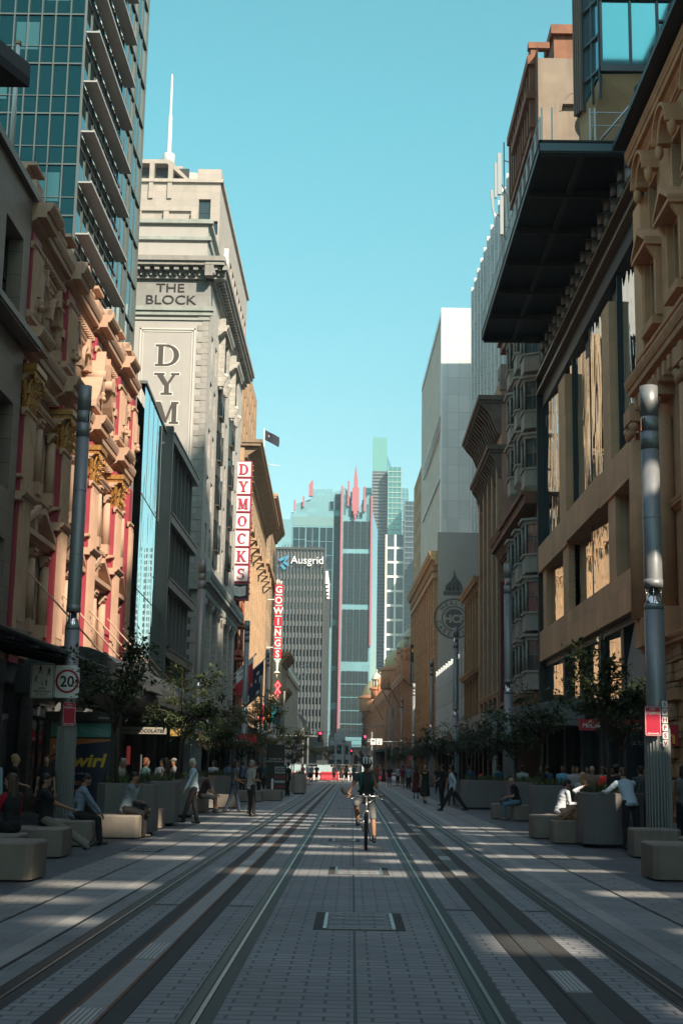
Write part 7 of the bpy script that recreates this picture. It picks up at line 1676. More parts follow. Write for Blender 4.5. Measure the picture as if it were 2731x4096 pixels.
# ---- construction zone closing the street
p = thing('site_fence', 'temporary mesh construction fence with pale blue cloth closing the street', 'fence', (-1, 168, 0))
b = MB()
for k in range(9): x = -8 + k * 1.9; b.tube([(x, 168, 0), (x, 168, 1.85)], .03, 0, 5); b.tube([(x, 168, 1.8), (x + 1.85, 168, 1.8)], .025, 0, 5); b.tube([(x, 168, .2), (x + 1.85, 168, .2)], .025, 0, 5)
for k in range(60): b.box(-8 + k * .27, -7.985 + k * .27, 168, 168.01, .2, 1.8)
b.build('mesh_panel', plain('galvanised_mesh', (.3, .31, .32)), p)
b = MB(); 
for x0, x1, z0, z1 in ((-8, -5.2, .3, 1.8), (-4.2, -2.6, .9, 1.8), (1.2, 1.8, .2, 1.8)): b.poly([(x0, 168.05, z0), (x1, 168.05, z0), (x1, 168.05, z1), (x0, 168.05, z1)])
b.build('pale_cloth', plain('pale_blue_shade_cloth', (.42, .56, .6), .8, var=.2), p)
def barrier(x, y, m1, lb):
    b = MB(); prof = [(-.3, 0), (.3, 0), (.3, .25), (.12, .5), (.12, .95), (-.12, .95), (-.12, .5), (-.3, .25)]
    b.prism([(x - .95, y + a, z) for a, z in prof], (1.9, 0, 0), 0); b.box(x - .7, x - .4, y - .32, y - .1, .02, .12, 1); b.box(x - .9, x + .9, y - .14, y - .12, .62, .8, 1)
    tag(b.build('road_barrier', [m1, plain('barrier_dark_red', (.3, .02, .03), .5)], loc=(x, y, 0)), lb, 'barrier', 'red and white plastic road barriers at the street end')  # darker red for the band and foot
BR = plain('barrier_red', (.62, .05, .07), .4); BWh = plain('barrier_white', (.65, .6, .57), .4)
for i, (x, m_) in enumerate(((-6.6, BWh), (-4.6, BWh), (-2.65, BR), (-.7, BWh), (1.3, BWh), (3.3, BR), (5.2, BWh))): barrier(x, 163 + (i % 2) * .3, m_, '%s plastic barrier, number %s from the left in the row across the street end' % ('white' if m_ is BWh else 'red', ('one', 'two', 'three', 'four', 'five', 'six', 'seven')[i]))
b = MB()
for k in range(6): b.lathe([(.25, 0), (.25, .05), (.16, .06), (.05, .75)], (-1.6 + k * .0, 158, 0), 8)
tag(b.build('traffic_cone', BR, loc=(-1.6, 158, 0)), 'small orange red traffic cone before the barriers', 'traffic cone')
p = thing('site_excavator', 'pale blue and white site machine parked behind the fence at the street end', 'machine', (-4.2, 172, 0)); b = MB(); b.box(-6.6, -2.4, 171, 173.2, .7, 1.5); b.build('body', plain('pale_machine_paint', (.5, .58, .6), .5), p)
b = MB(); b.box(-4.4, -3.0, 171.2, 172.8, 1.5, 2.3); b.build('cab', WGL2, p); b = MB()
for x in (-6, -4.8, -3.6, -2.8): b.tube([(x, 170.95, .42), (x, 171.4, .42)], .4, 0, 12)
b.build('wheel', SIGNB, p)

# ---- trees
BARK = mat('street_tree_bark', (.06, .048, .035), var=.3, nscale=8, bump=.5)
def leaf_mat(nm, col, tr=.35):
    m, t, b = nt(nm); oi = t.nodes.new('ShaderNodeObjectInfo'); tc = t.nodes.new('ShaderNodeTexCoord')
    n1 = N(t, 'ShaderNodeTexNoise', Scale=2.3, Detail=3.0); t.links.new(tc.outputs['Object'], n1.inputs['Vector'])
    c = mixc(t, n1.outputs[0], tuple(x * .5 for x in col), tuple(x * 1.5 for x in col)); t.links.new(c, b.inputs['Base Color']); b.inputs['Roughness'].default_value = .45
    tl = t.nodes.new('ShaderNodeBsdfTranslucent'); t.links.new(c, tl.inputs[0]); mx = t.nodes.new('ShaderNodeMixShader'); mx.inputs[0].default_value = tr
    t.links.new(b.outputs[0], mx.inputs[1]); t.links.new(tl.outputs[0], mx.inputs[2]); t.links.new(mx.outputs[0], t.nodes['Material Output'].inputs[0]); return m
LEAF = leaf_mat('street_tree_leaf', (.060, .085, .028)); LEAF_SUN = leaf_mat('sunlit_leaf', (.26, .25, .07))  # second leaf is a brighter copy, with sunlight put into its colour
def make_tree(seed, lm, x, y, h, r, lb, dens=1.0, wide=1.0):
    rnd = random.Random(seed); p = thing('street_tree', lb, 'tree', (x, y, 0), 'young street trees in the planters')
    b = MB(); base = Vector((x, y, .9)); top = Vector((x + rnd.uniform(-.15, .15), y, h * .62)); b.tube([base, (base + top) / 2 + Vector((rnd.uniform(-.06, .06), 0, 0)), top], [.055, .045, .035], 0, 7)
    tips = []; 
    for k in range(13):
        a = rnd.uniform(0, 6.28); s0 = base.lerp(top, rnd.uniform(.55, 1.0)); L = r * rnd.uniform(.6, 1.1); up = rnd.uniform(.15, .9)
        e = s0 + Vector((math.cos(a) * L * wide, math.sin(a) * L, up * (h - s0.z) * .95)); m_ = s0.lerp(e, .5) + Vector((0, 0, .12 * L)); b.tube([s0, m_, e], [.028, .018, .008], 0, 5)
        for q in range(3): f = rnd.uniform(.35, 1); c = s0.lerp(m_, f * 2) if f < .5 else m_.lerp(e, f * 2 - 1); d = Vector((rnd.uniform(-1, 1) * wide, rnd.uniform(-1, 1), rnd.uniform(-.35, .5))).normalized() * rnd.uniform(.3, .7) * r * .6; b.tube([c, c + d * .5 + Vector((0, 0, .04)), c + d], [.012, .008, .004], 0, 4); tips.append((c, d))
        tips.append((m_, e - m_))
    b.build('trunk', BARK, p)
    b = MB()
    for c, d in tips:
        n = int((48 if y < 80 else 34) * dens)
        for k in range(n):
            f = rnd.uniform(.1, 1.15); q = c + d * f + Vector((rnd.gauss(0, .13), rnd.gauss(0, .13), rnd.gauss(0, .08))); L = rnd.uniform(.10, .19) * (1 if y < 80 else 1.5)
            dirn = (d.normalized() + Vector((rnd.uniform(-1, 1), rnd.uniform(-1, 1), rnd.uniform(-.9, .2)))).normalized(); s_ = dirn.cross(Vector((rnd.uniform(-.3, .3), rnd.uniform(-.3, .3), 1))).normalized() * L * .26
            b.poly([q, q + dirn * L * .4 + s_, q + dirn * L, q + dirn * L * .4 - s_])
    b.build('crown', lm, p); return p
T1 = make_tree(1, LEAF, -5.35, 31.6, 4.9, .95, 'nearest young tree on the left, leaves against the crimson facade', .7)
T2 = make_tree(2, LEAF, -5.4, 42.6, 4.8, 1.25, 'dense dark young tree behind the old man in pale blue', .9)
T3 = make_tree(3, LEAF, 5.65, 30.5, 4.9, 1.05, 'nearest young tree on the right against the reflected facades', 1.0)
T4 = make_tree(4, LEAF, 6.1, 44.0, 4.6, 1.3, 'dark spreading tree left of the fast-food sign', .85)
T5 = make_tree(5, LEAF_SUN, -5.3, 74, 5.6, 1.8, 'sunlit yellow green tree by the red canopy sign', 1.6)
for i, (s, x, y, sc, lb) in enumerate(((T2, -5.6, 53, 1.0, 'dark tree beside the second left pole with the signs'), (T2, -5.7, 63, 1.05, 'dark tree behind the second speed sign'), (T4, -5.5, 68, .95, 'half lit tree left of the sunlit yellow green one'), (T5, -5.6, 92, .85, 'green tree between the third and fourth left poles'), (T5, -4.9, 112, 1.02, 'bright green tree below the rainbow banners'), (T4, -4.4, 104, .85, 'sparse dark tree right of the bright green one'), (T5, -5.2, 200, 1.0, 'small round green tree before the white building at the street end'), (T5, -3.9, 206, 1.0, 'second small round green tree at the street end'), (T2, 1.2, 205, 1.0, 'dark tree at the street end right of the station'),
                                       (T2, 6.3, 53, 1.0, 'dark tree right of the second right pole'), (T4, 5.9, 60, 1.0, 'dark tree before the grey box awning'), (T2, 5.7, 70, 1.05, 'dark tree before the ochre building'), (T4, 6.0, 82, 1.1, 'dark tree under the round emblem'), (T2, 5.8, 94, 1.1, 'dark tree before the white fins'), (T4, 5.9, 108, 1.1, 'dark tree left of the white fins'), (T2, 6.1, 122, 1.15, 'dark tree under the fourth right pole'), (T4, 6.1, 136, 1.15, 'dark tree before the classical building'), (T2, 6.0, 156, 1.1, 'dark tree by the silver pole'), (T4, 6.1, 176, 1.1, 'dark tree before the domed arcade'), (T2, 5.8, 200, 1.1, 'farthest dark tree on the right'), (T1, 6.9, 36, .95, 'thin tree behind the large planter on the right'))):
    copytree(s, (x, y, 0), i * 1.7, lb, None, sc * .86)
# ================= people
TMP = bpy.data.scenes.new('tmp')
def remesh(name, mb, mats, parent, vox, smooth=4, wrinkle=0., seed=0.):
    smooth = smooth * 2
    """melt overlapping limbs into one continuous surface"""
    me = bpy.data.meshes.new(name); me.from_pydata(mb.v, [], mb.f); me.update()
    ob = bpy.data.objects.new(name, me); TMP.collection.objects.link(ob)
    m = ob.modifiers.new('r', 'REMESH'); m.mode = 'VOXEL'; m.voxel_size = vox; m.use_smooth_shade = True
    if smooth: s = ob.modifiers.new('s', 'SMOOTH'); s.iterations = smooth; s.factor = .5
    vl = TMP.view_layers[0]; vl.update(); dg = vl.depsgraph; ne = bpy.data.meshes.new_from_object(ob.evaluated_get(dg))
    bpy.data.objects.remove(ob); bpy.data.meshes.remove(me)
    ne.name = name
    if wrinkle:
        for v in ne.vertices:
            q = v.co; n_ = noise.noise(Vector((q.x * 9 + seed, q.y * 9, q.z * 16 + q.x * 8))) * .8 + .7 * noise.noise(Vector((q.x * 20, q.y * 20 + seed, q.z * 42)))
            v.co = q + v.normal * n_ * wrinkle
    ne.materials.clear(); ne.materials.append(mats)
    for pl in ne.polygons: pl.use_smooth = True
    o = bpy.data.objects.new(name, ne); C.objects.link(o); o.parent = parent
    return o
def limb(mb, a, b, r0, r1, n=None):
    a, b = Vector(a), Vector(b); L = (b - a).length; n = n or max(2, int(L / (min(r0, r1) * 1.5)) + 1)
    for k in range(n + 1): t_ = k / n; mb.ball(a.lerp(b, t_), r0 + (r1 - r0) * t_, 0, 10, 6)
    mb.tube([a, b], [r0 * .99, r1 * .99], 0, 10)
def ik(a, c, l1, l2, pole):
    a, c = Vector(a), Vector(c); d = c - a; L = d.length
    if L > (l1 + l2) * .999: c = a + d * ((l1 + l2) * .999 / L); d = c - a; L = d.length
    x = (l1 * l1 - l2 * l2 + L * L) / (2 * L); h = math.sqrt(max(0, l1 * l1 - x * x)); u = d / L; pv = Vector(pole); pv = (pv - u * pv.dot(u))
    if pv.length < 1e-4: pv = Vector((0, -1, 0))
    return a + u * x + pv.normalized() * h, c
SKIN = {}
def skin(c): return plain('skin_%02d%02d' % (int(c[0] * 99), int(c[1] * 99)), c, .55, var=.12)
SK_L, SK_M, SK_D = (.50, .29, .19), (.36, .19, .115), (.20, .10, .06)
CL_ = {}
def clothm(nm, col, rough=.85): return plain(nm + '_cloth', col, rough, var=.18)
HAIRC = dict(black=(.012, .010, .009), brown=(.07, .04, .022), blond=(.42, .27, .12), white=(.55, .53, .50), red=(.20, .07, .03), grey=(.25, .24, .23))
def person(lb, x, y, yaw, z0=0., h=1.75, lean=0., side=0., pelvis=.95, fL=(-.10, .02, 0), fR=(.10, -.02, 0), hL=(-.25, .05, .80), hR=(.25, .05, .80), kp=(0, 1, 0), top=(.3, .3, .3), topn='grey', sleeve=.5, bot=(.03, .03, .035), botn='black', legs='trousers', skinc=SK_M, hair='brown', hairlen=0, shoe=(.03, .025, .02), sex='m', look=(0, 0), lod=1, group='pedestrians on the footpaths', pz=None, extra=None, twist=0., kpL=None, kpR=None, elb=None, px=0.):
    """local frame: +Y is the way the person faces; yaw turns it; hands and feet are targets"""
    s = h / 1.75; vox = {0: .017, 1: .025, 2: .045}[lod]; p = thing('person', lb, 'person', (x, y, z0), group, R(yaw))
    p['_b'] = (0, 0, 0); V = Vector
    # spine
    pel = V((px, 0 if pz is None else pz, pelvis)); up = V((math.sin(side), math.sin(lean), math.cos(lean) * math.cos(side))).normalized()
    tw = Matrix.Rotation(twist, 3, 'Z'); rt = tw @ V((1, 0, 0)); fw = up.cross(rt).normalized() * 1; fw = -fw if fw.y < -.3 and abs(twist) < 1.2 else fw
    chest = pel + up * .36; neck = pel + up * .54; sw = .185 if sex == 'm' else .16; hw = .155 if sex == 'm' else .165
    shL, shR = pel + up * .475 - rt * sw, pel + up * .475 + rt * sw
    hd_up = (up + V((0, 0, 1))).normalized(); hf = (fw * math.cos(look[0]) - rt * math.sin(look[0])); hf = (hf - V((0, 0, 1)) * math.tan(look[1])).normalized(); hr = hf.cross(hd_up).normalized(); hu = hr.cross(hf).normalized()
    hc = neck + hd_up * .155 + hf * .025
    HR = Matrix((hr, hf, hu)).transposed(); TR = Matrix((rt, up.cross(rt), up)).transposed()
    hipL, hipR = pel - rt * .095, pel + rt * .095
    fL, fR = V(fL) + V((0, 0, .085)), V(fR) + V((0, 0, .085))
    kL, fL = ik(hipL, fL, .44, .43, kpL or kp); kR, fR = ik(hipR, fR, .44, .43, kpR or kp)
    hL, hR = V(hL), V(hR); eL, wL = ik(shL, hL, .29, .255, elb or (-.3, -.7, -.8)); eR, wR = ik(shR, hR, .29, .255, elb or (.3, -.7, -.8))
    # body
    b = MB()
    def torso(mb, g, lo=0., hi=1.):
        for t_, rx, ry in ((-.03, hw, .12), (.04, hw * .98, .125), (.12, .135, .11), (.2, .13, .105), (.28, .145, .112), (.36, .162, .118), (.43, .165, .105), (.48, .13, .08)):
            if lo <= t_ <= hi: mb.ball(pel + up * t_, (rx + g, ry + g, .075 + g), 0, 14, 8, TR)
    torso(b, -.008)
    limb(b, neck - up * .06, hc - hu * .03, .055, .05); limb(b, shL, shR, .058, .058)
    for sh, e, w_ in ((shL, eL, wL), (shR, eR, wR)):
        limb(b, sh, e, .050, .038); limb(b, e, w_, .037, .025)
    for hp, k_, f_ in ((hipL, kL, fL), (hipR, kR, fR)):
        limb(b, hp, k_, .085, .055); limb(b, k_, k_.lerp(f_, .4), .052, .055); limb(b, k_.lerp(f_, .4), f_, .055, .036)
    b.ball(hc + hu * .03, (.074, .092, .088), 0, 16, 10, HR); b.ball(hc - hu * .045 + hf * .022, (.055, .062, .062), 0, 14, 8, HR)
    if lod < 2:
        b.ball(hc + hf * .10 - hu * .012, (.014, .022, .026), 0, 8, 6, HR); b.ball(hc + hf * .082 + hu * .03, (.055, .014, .012), 0, 8, 6, HR); b.ball(hc + hf * .078 - hu * .058, (.026, .014, .011), 0, 8, 6, HR); b.ball(hc + hf * .066 - hu * .088, (.026, .024, .02), 0, 8, 6, HR)
        for s_ in (-1, 1): b.ball(hc + hr * s_ * .076 - hu * .005, (.012, .022, .032), 0, 8, 6, HR)
    for e, w_ in ((eL, wL), (eR, wR)):
        d = (w_ - e).normalized(); b.ball(w_ + d * .045, (.036, .02, .045) if False else .031, 0, 8, 6); b.ball(w_ + d * .07, .028, 0, 8, 6)
    body = remesh('body', b, skin(skinc), p, vox * (.8 if lod == 0 else 1), 3)
    if lod < 2:   # five separate fingers, unequal and bent, rooted in the palm
        g = MB()
        for s_, e, w_ in ((-1, eL, wL), (1, eR, wR)):
            d = (w_ - e).normalized(); sd = d.cross(V((0, 0, 1))); sd = sd.normalized() if sd.length > .2 else V((1, 0, 0)); cu = d.cross(sd).normalized(); cu = cu if cu.dot(V((0, 0, -1))) > 0 or abs(d.z) > .8 else -cu
            for k, L in enumerate((.062, .074, .08, .07)):
                o = w_ + d * .085 + sd * (k - 1.5) * .019; m1 = o + d * L * .5 + cu * L * .18; g.tube([o - d * .02, m1, m1 + d * L * .28 + cu * L * .42], [.0095, .0085, .006], 0, 6)
            th = w_ + d * .04 - sd * .03; g.tube([th, th + d * .03 - sd * .022, th + d * .06 - sd * .016 + cu * .015], [.011, .010, .007], 0, 6)
        bm_ = bmesh.new(); bm_.from_mesh(body.data); t2 = bpy.data.meshes.new('f'); t2.from_pydata(g.v, [], g.f)
        for q in t2.polygons: q.use_smooth = True
        bm_.from_mesh(t2); bm_.to_mesh(body.data); bm_.free(); bpy.data.meshes.remove(t2)
    # shirt
    c = MB(); g = .02 if sex == 'm' else .012; dress = legs in ('dress',)
    torso(c, g, 0 if legs != 'shortsx' else -.05, .5); c.ball(pel - up * .04, (hw + g + .005, .125 + g, .08), 0, 14, 8, TR) if not dress else None
    limb(c, shL, shR, .066, .066) if sleeve > 0 else limb(c, shL * .75 + shR * .25, shR * .75 + shL * .25, .058, .058)
    for sh, e, w_ in ((shL, eL, wL), (shR, eR, wR)):
        if sleeve > 0: limb(c, sh, sh.lerp(e, min(1, sleeve * 1.25)), .066, .060 - .008 * min(1, sleeve))
        if sleeve > .8: limb(c, e, e.lerp(w_, .93), .052, .040)
    if dress:
        hem = .42; n_ = 9
        for k in range(n_): t_ = k / (n_ - 1); c.ball(pel.lerp(V((pel.x, pel.y + .02, hem)), t_), (hw + .02 + .06 * t_, .14 + .05 * t_, .09), 0, 14, 8)
    remesh('shirt' if not dress else 'dress', c, clothm(topn, top), p, vox, 3, .006 if lod < 2 else 0, x)
    # legs
    if legs in ('trousers', 'shorts'):
        c = MB(); c.ball(pel - up * .03, (hw + .008, .135, .095), 0, 14, 8, TR); c.ball(pel + up * .03, (hw + .0, .128, .05), 0, 14, 8, TR)
        for hp, k_, f_ in ((hipL, kL, fL), (hipR, kR, fR)):
            limb(c, hp, k_, .100, .073)
            if legs == 'trousers': limb(c, k_, f_ - V((0, 0, .01)), .072, .058)
        remesh(legs, c, clothm(botn, bot), p, vox, 3, .007 if lod < 2 else 0, y)
    elif legs == 'skirt':
        c = MB(); mid = (kL + kR) / 2 + V((0, 0, .04))
        for k in range(8): t_ = k / 7; c.ball(pel.lerp(mid, t_), (hw + .03 + .03 * t_, .14 + .03 * t_, .09), 0, 14, 8)
        remesh('skirt', c, clothm(botn, bot), p, vox, 3, .006 if lod < 2 else 0, y)
    # shoes
    for s_, k_, f_ in ((-1, kL, fL), (1, kR, fR)):
        d = (f_ - k_).normalized(); t_ = V((0, 1, 0)) if abs(d.z) > .75 else V((0, .25, 1)).normalized()
        if abs(d.z) <= .75: t_ = (V((0, 0, 1)) - d * d.z).normalized() * .8 + d * .4; t_.normalize()
        c = MB(); q = f_ - V((0, 0, .03)) if abs(d.z) > .75 else f_; limb(c, q - t_ * .05, q + t_ * .13, .047, .040, 5); limb(c, q, f_ + (k_ - f_).normalized() * .05, .05, .05, 2)
        c2 = MB(); zmin = 0.0
        remesh('shoe', c, plain('shoe_%d' % int(sum(shoe) * 300), shoe, .4), p, vox, 2)
    # hair
    if hair and hair != 'bald':
        c = MB(); k_ = 1.0 if sex == 'm' else 1.08; c.ball(hc + hu * .058 - hf * .026, (.086 * k_, .093 * k_, .082 * k_), 0, 16, 10, HR); c.ball(hc - hf * .045 - hu * .01, (.074 * k_, .058 * k_, .078), 0, 12, 8, HR)
        if hairlen > 0:
            for s_ in (-1, 0, 1): limb(c, hc - hf * .06 + hr * s_ * .05, hc - hf * .09 + hr * s_ * .06 - V((0, 0, hairlen)) - up * 0, .055, .04)
            for s_ in (-1, 1): limb(c, hc + hr * s_ * .07 - hu * .0, hc + hr * s_ * .075 - V((0, 0, min(.22, hairlen))), .03, .025)
        remesh('hair', c, plain('hair_' + hair, HAIRC[hair], .55, var=.35), p, vox * .8, 1, .004 if lod < 2 else 0, x + y)
    if lod == 0:
        for s_ in (-1, 1): c = MB(); c.ball(hc + hf * .082 + hr * s_ * .03 + hu * .008, (.013, .008, .008), 0, 8, 6, HR); c.build('eye', plain('eye_dark', (.03, .02, .015), .2), p)
    if extra: extra(p, dict(hc=hc, hu=hu, hf=hf, hr=hr, HR=HR, wL=wL, wR=wR, shL=shL, shR=shR, pel=pel, up=up, TR=TR, rt=rt, neck=neck, eL=eL, eR=eR))
    return p
def W2(p, loc): return p.matrix_basis @ Vector(loc)
def hat(col, brim=.14, nm='hat'):
    def f(p, J): b = MB(); M_ = J['HR']; c = J['hc'] + J['hu'] * .10; pts = []; b.ball(c, (.088, .10, .07), 0, 14, 8, M_); b.ball(c - J['hu'] * .02 + J['hf'] * (.07 if nm == 'cap' else 0), (.07 if nm == 'cap' else .088 + brim * .6, .09 if nm == 'cap' else .10 + brim * .6, .012), 0, 16, 6, M_); b.build(nm, clothm(nm, col), p)
    return f
def backpack(col, nm='bag'):
    def f(p, J):
        b = MB(); c = J['pel'] + J['up'] * .30 - (J['TR'] @ Vector((0, .19, 0))); b.ball(c, (.15, .09, .22), 0, 14, 9, J['TR'])
        for s_ in (-1, 1): a = J['pel'] + J['up'] * .46 + J['rt'] * s_ * .10; q = J['TR'] @ Vector((0, 1, 0)); b.tube([c + J['up'] * .16, a + J['up'] * .06, a + q * .13 - J['up'] * .08, a + q * .10 - J['up'] * .28, c - J['up'] * .1 + J['rt'] * s_ * .12], .018, 0, 6)
        b.build('backpack', clothm('backpack', col), p)
    return f
def phone(lb, hand='wR', up_=.09):
    def f(p, J):
        w_ = Matrix.Translation(p.location) @ Matrix.Rotation(p.rotation_euler.z, 4, 'Z') @ (J[hand] + Vector((0, .10, up_ * .4))); b = MB(); b.box8([w_ + Vector(q) for q in ((-.035, 0, -.04), (.035, 0, -.04), (.035, .01, -.04), (-.035, .01, -.04), (-.035, .04, .07), (.035, .04, .07), (.035, .05, .07), (-.035, .05, .07))])
        tag(b.build('phone', plain('phone_black', (.01, .01, .012), .15), loc=w_), lb, 'phone')
    return f
def red_sleeves(p, J):
    for a, e, w_ in ((J['shL'], J['eL'], J['wL']), (J['shR'], J['eR'], J['wR'])): c = MB(); limb(c, a, e, .068, .056); limb(c, e, w_, .055, .042); remesh('sleeve', c, clothm('scarlet', (.42, .01, .03)), p, .017, 3, .006)
def sit(**k): d = dict(pelvis=.12, pz=0); d.update(k); return d
BLU = (.40, .50, .58); WHT = (.62, .64, .66); BLK = (.014, .014, .016); JEAN = (.06, .10, .16); KHA = (.20, .185, .15)
# --- left side (seated people: z0 is the seat top)
person('seated woman with very long brown hair and red sleeves at the left edge, back turned', -5.4, 22.2, 60, .50, 1.68, pelvis=.10, fL=(-.12, .45, -.45), fR=(.12, .45, -.45), lean=.05, top=BLK, topn='black', sleeve=.2, extra=red_sleeves, bot=BLK, skinc=SK_L, hair='brown', hairlen=.62, sex='f', hL=(-.22, .32, .12), hR=(.20, .34, .40), lod=0, look=(.5, .1), group='people seated on the concrete blocks')
person('man in black tee and khaki trousers reclining on a concrete seat with outstretched crossed legs', -5.35, 24.75, -78, .50, 1.80, pelvis=.10, pz=-.05, fL=(.02, .86, -.48), fR=(.05, .80, -.50), lean=-.12, top=BLK, topn='black_tee', sleeve=.55, bot=KHA, botn='khaki', hair='black', hL=(-.06, .33, .30), hR=(.05, .34, .31), look=(0, .55), lod=0, group='people seated on the concrete blocks', extra=phone('small bright phone held by the man in khaki trousers'))
person('man in pale blue shirt and dark trousers sitting hunched beside the khaki trousers', -5.45, 27.6, -68, .50, 1.75, pelvis=.10, fL=(-.12, .42, -.5), fR=(.14, .48, -.5), lean=.25, top=(.22, .27, .35), topn='pale_blue', sleeve=1, bot=BLK, hair='black', hL=(-.1, .45, .10), hR=(.12, .48, .12), look=(0, .6), lod=0, group='people seated on the concrete blocks')
person('bearded man in grey blue shirt smoking with one ankle crossed over his knee', -4.98, 30.75, -80, .52, 1.80, pelvis=.10, fL=(.24, .50, -.08), fR=(.12, .42, -.52), kpL=(-1, .5, .4), lean=.22, top=(.20, .26, .30), topn='grey_blue', sleeve=.9, bot=BLK, hair='black', hL=(-.10, .30, .26), hR=(.06, .27, .55), look=(0, .25), lod=0, group='people seated on the concrete blocks')
person('white-haired old man in pale blue shirt and black trousers walking to the left', -4.3, 37.9, 105, 0, 1.80, pelvis=.95, lean=.06, fL=(-.10, .30, 0), fR=(.10, -.14, .0), hL=(-.30, .30, .90), hR=(.26, -.12, .84), top=(.42, .52, .60), topn='light_blue', sleeve=1, bot=BLK, hair='white', skinc=SK_L, look=(0, .5), lod=0)
person('man in dark maroon top and khaki shorts seated beyond the old man', -5.0, 46.6, -75, .48, 1.75, pelvis=.10, fL=(-.1, .45, -.48), fR=(.14, .50, -.48), lean=.3, top=(.06, .025, .025), topn='dark_maroon', sleeve=.6, bot=(.22, .2, .17), botn='stone', legs='shorts', hair='black', hL=(-.1, .42, .15), hR=(.12, .46, .16), look=(0, .5), group='people seated on the concrete blocks')
person('woman with dark bob, grey tee and jeans stepping towards the man in the grey shirt', -3.98, 47.1, -80, 0, 1.70, fL=(-.08, .22, 0), fR=(.08, -.28, .02), hL=(-.08, .27, 1.12), hR=(.10, .24, 1.04), top=(.10, .115, .125), topn='slate', sleeve=.45, bot=(.02, .035, .06), botn='dark_jeans', hair='black', hairlen=.16, sex='f', skinc=SK_M, look=(0, .15), lod=0)
person('grey-haired man in untucked light grey shirt and black trousers standing looking at his hands', -3.2, 44.2, -58, 0, 1.80, fL=(-.12, .02, 0), fR=(.13, .06, 0), hL=(-.06, .20, 1.16), hR=(.08, .22, 1.13), top=(.36, .37, .36), topn='light_grey', sleeve=.55, bot=BLK, hair='grey', look=(0, .35), lod=0)
bgL = [('red-haired woman in teal flowered top behind the smoking man\'s planter', -6.1, 41.0, -50, dict(top=(.12, .26, .25), topn='teal_floral', hair='red', hairlen=.08, sex='f', skinc=SK_L, h=1.62, look=(-.3, .2))),
 ('woman with long brown hair and black sleeveless top behind the planter', -5.3, 39.6, 60, dict(top=BLK, topn='black', sleeve=0, hair='brown', hairlen=.34, sex='f', skinc=SK_L, h=1.70, look=(0, .4))),
 ('man in white shirt beside the red-haired woman', -6.3, 46.0, 160, dict(top=(.4, .44, .5), topn='white_shirt', hair='black')),
 ('man in grey cap looking down beside the long-haired woman', -6.2, 48.5, 100, dict(top=(.25, .25, .26), topn='grey', hair='black', extra=hat((.18, .17, .16), nm='cap'))),
 ('man in pink shirt behind the advertising kiosk', -6.7, 40.2, 70, dict(top=(.36, .27, .26), topn='dusty_pink', hair='black', h=1.82)),
 ('fair-haired man in black shirt holding papers at the far left', -7.55, 31.0, -60, dict(top=BLK, topn='black', hair='blond', skinc=SK_L, h=1.8, hL=(-.05, .26, 1.1), hR=(.06, .26, 1.08))),
 ('woman in black dress with bare legs at the far left', -7.6, 34.5, -170, dict(top=BLK, topn='black', legs='dress', sex='f', hair='brown', hairlen=.15, skinc=SK_L, sleeve=.4, h=1.72)),
 ('man in pale teal sleeves cut by the left picture edge', -7.6, 29.2, 20, dict(top=(.3, .45, .5), topn='pale_teal', sleeve=1, hair='black')),
 ('figure in pale top reflected beside the kiosk poster', -6.2, 36.4, -110, dict(top=(.3, .28, .26), topn='sand', hair='grey', lean=.35, h=1.6)),
 ('man in dark teal shirt near the shop window on the left', -6.4, 56, 10, dict(top=(.03, .10, .13), topn='dark_teal', hair='black')),
 ('person in white top among the crowd left of the woman in jeans', -6.0, 60, 170, dict(top=(.45, .46, .48), topn='white_top', hair='black')),
 ('man in blue grey shirt, back to camera, left of the woman in jeans', -5.6, 63, 0, dict(top=(.10, .15, .24), topn='blue_grey', hair='black', sleeve=.9)),
 ('woman in dark coat among the left crowd', -6.5, 66, 30, dict(top=BLK, topn='black', sex='f', hair='brown', hairlen=.2)),
 ('man in white shirt under the red canopy sign', -5.9, 70, 175, dict(top=(.5, .5, .5), topn='white_shirt', hair='black')),
 ('woman with sunlit face in pink top behind the woman in jeans', -5.6, 76, 170, dict(top=(.4, .2, .22), topn='rose', sex='f', hair='red', skinc=SK_L)),
 ('seated man in black cap behind the letter board', -4.9, 73, -100, dict(top=BLK, topn='black', hair='black', h=1.6)),
 ('person in black beside the letter board with a pale cap', -3.35, 73.5, 80, dict(top=BLK, topn='black', hair='black', extra=hat((.5, .5, .5), nm='cap')))]
for lb, x, y, yw, kw in bgL: person(lb, x, y, yw, 0, lod=1 if y < 50 else 2, **kw)
def walk(ph=1, a=.30): return dict(fL=(-.09, a * ph, 0 if ph > 0 else .05), fR=(.09, -a * ph, .05 if ph > 0 else 0), hL=(-.25, -.22 * ph, .84), hR=(.25, .24 * ph, .86), pelvis=.93)
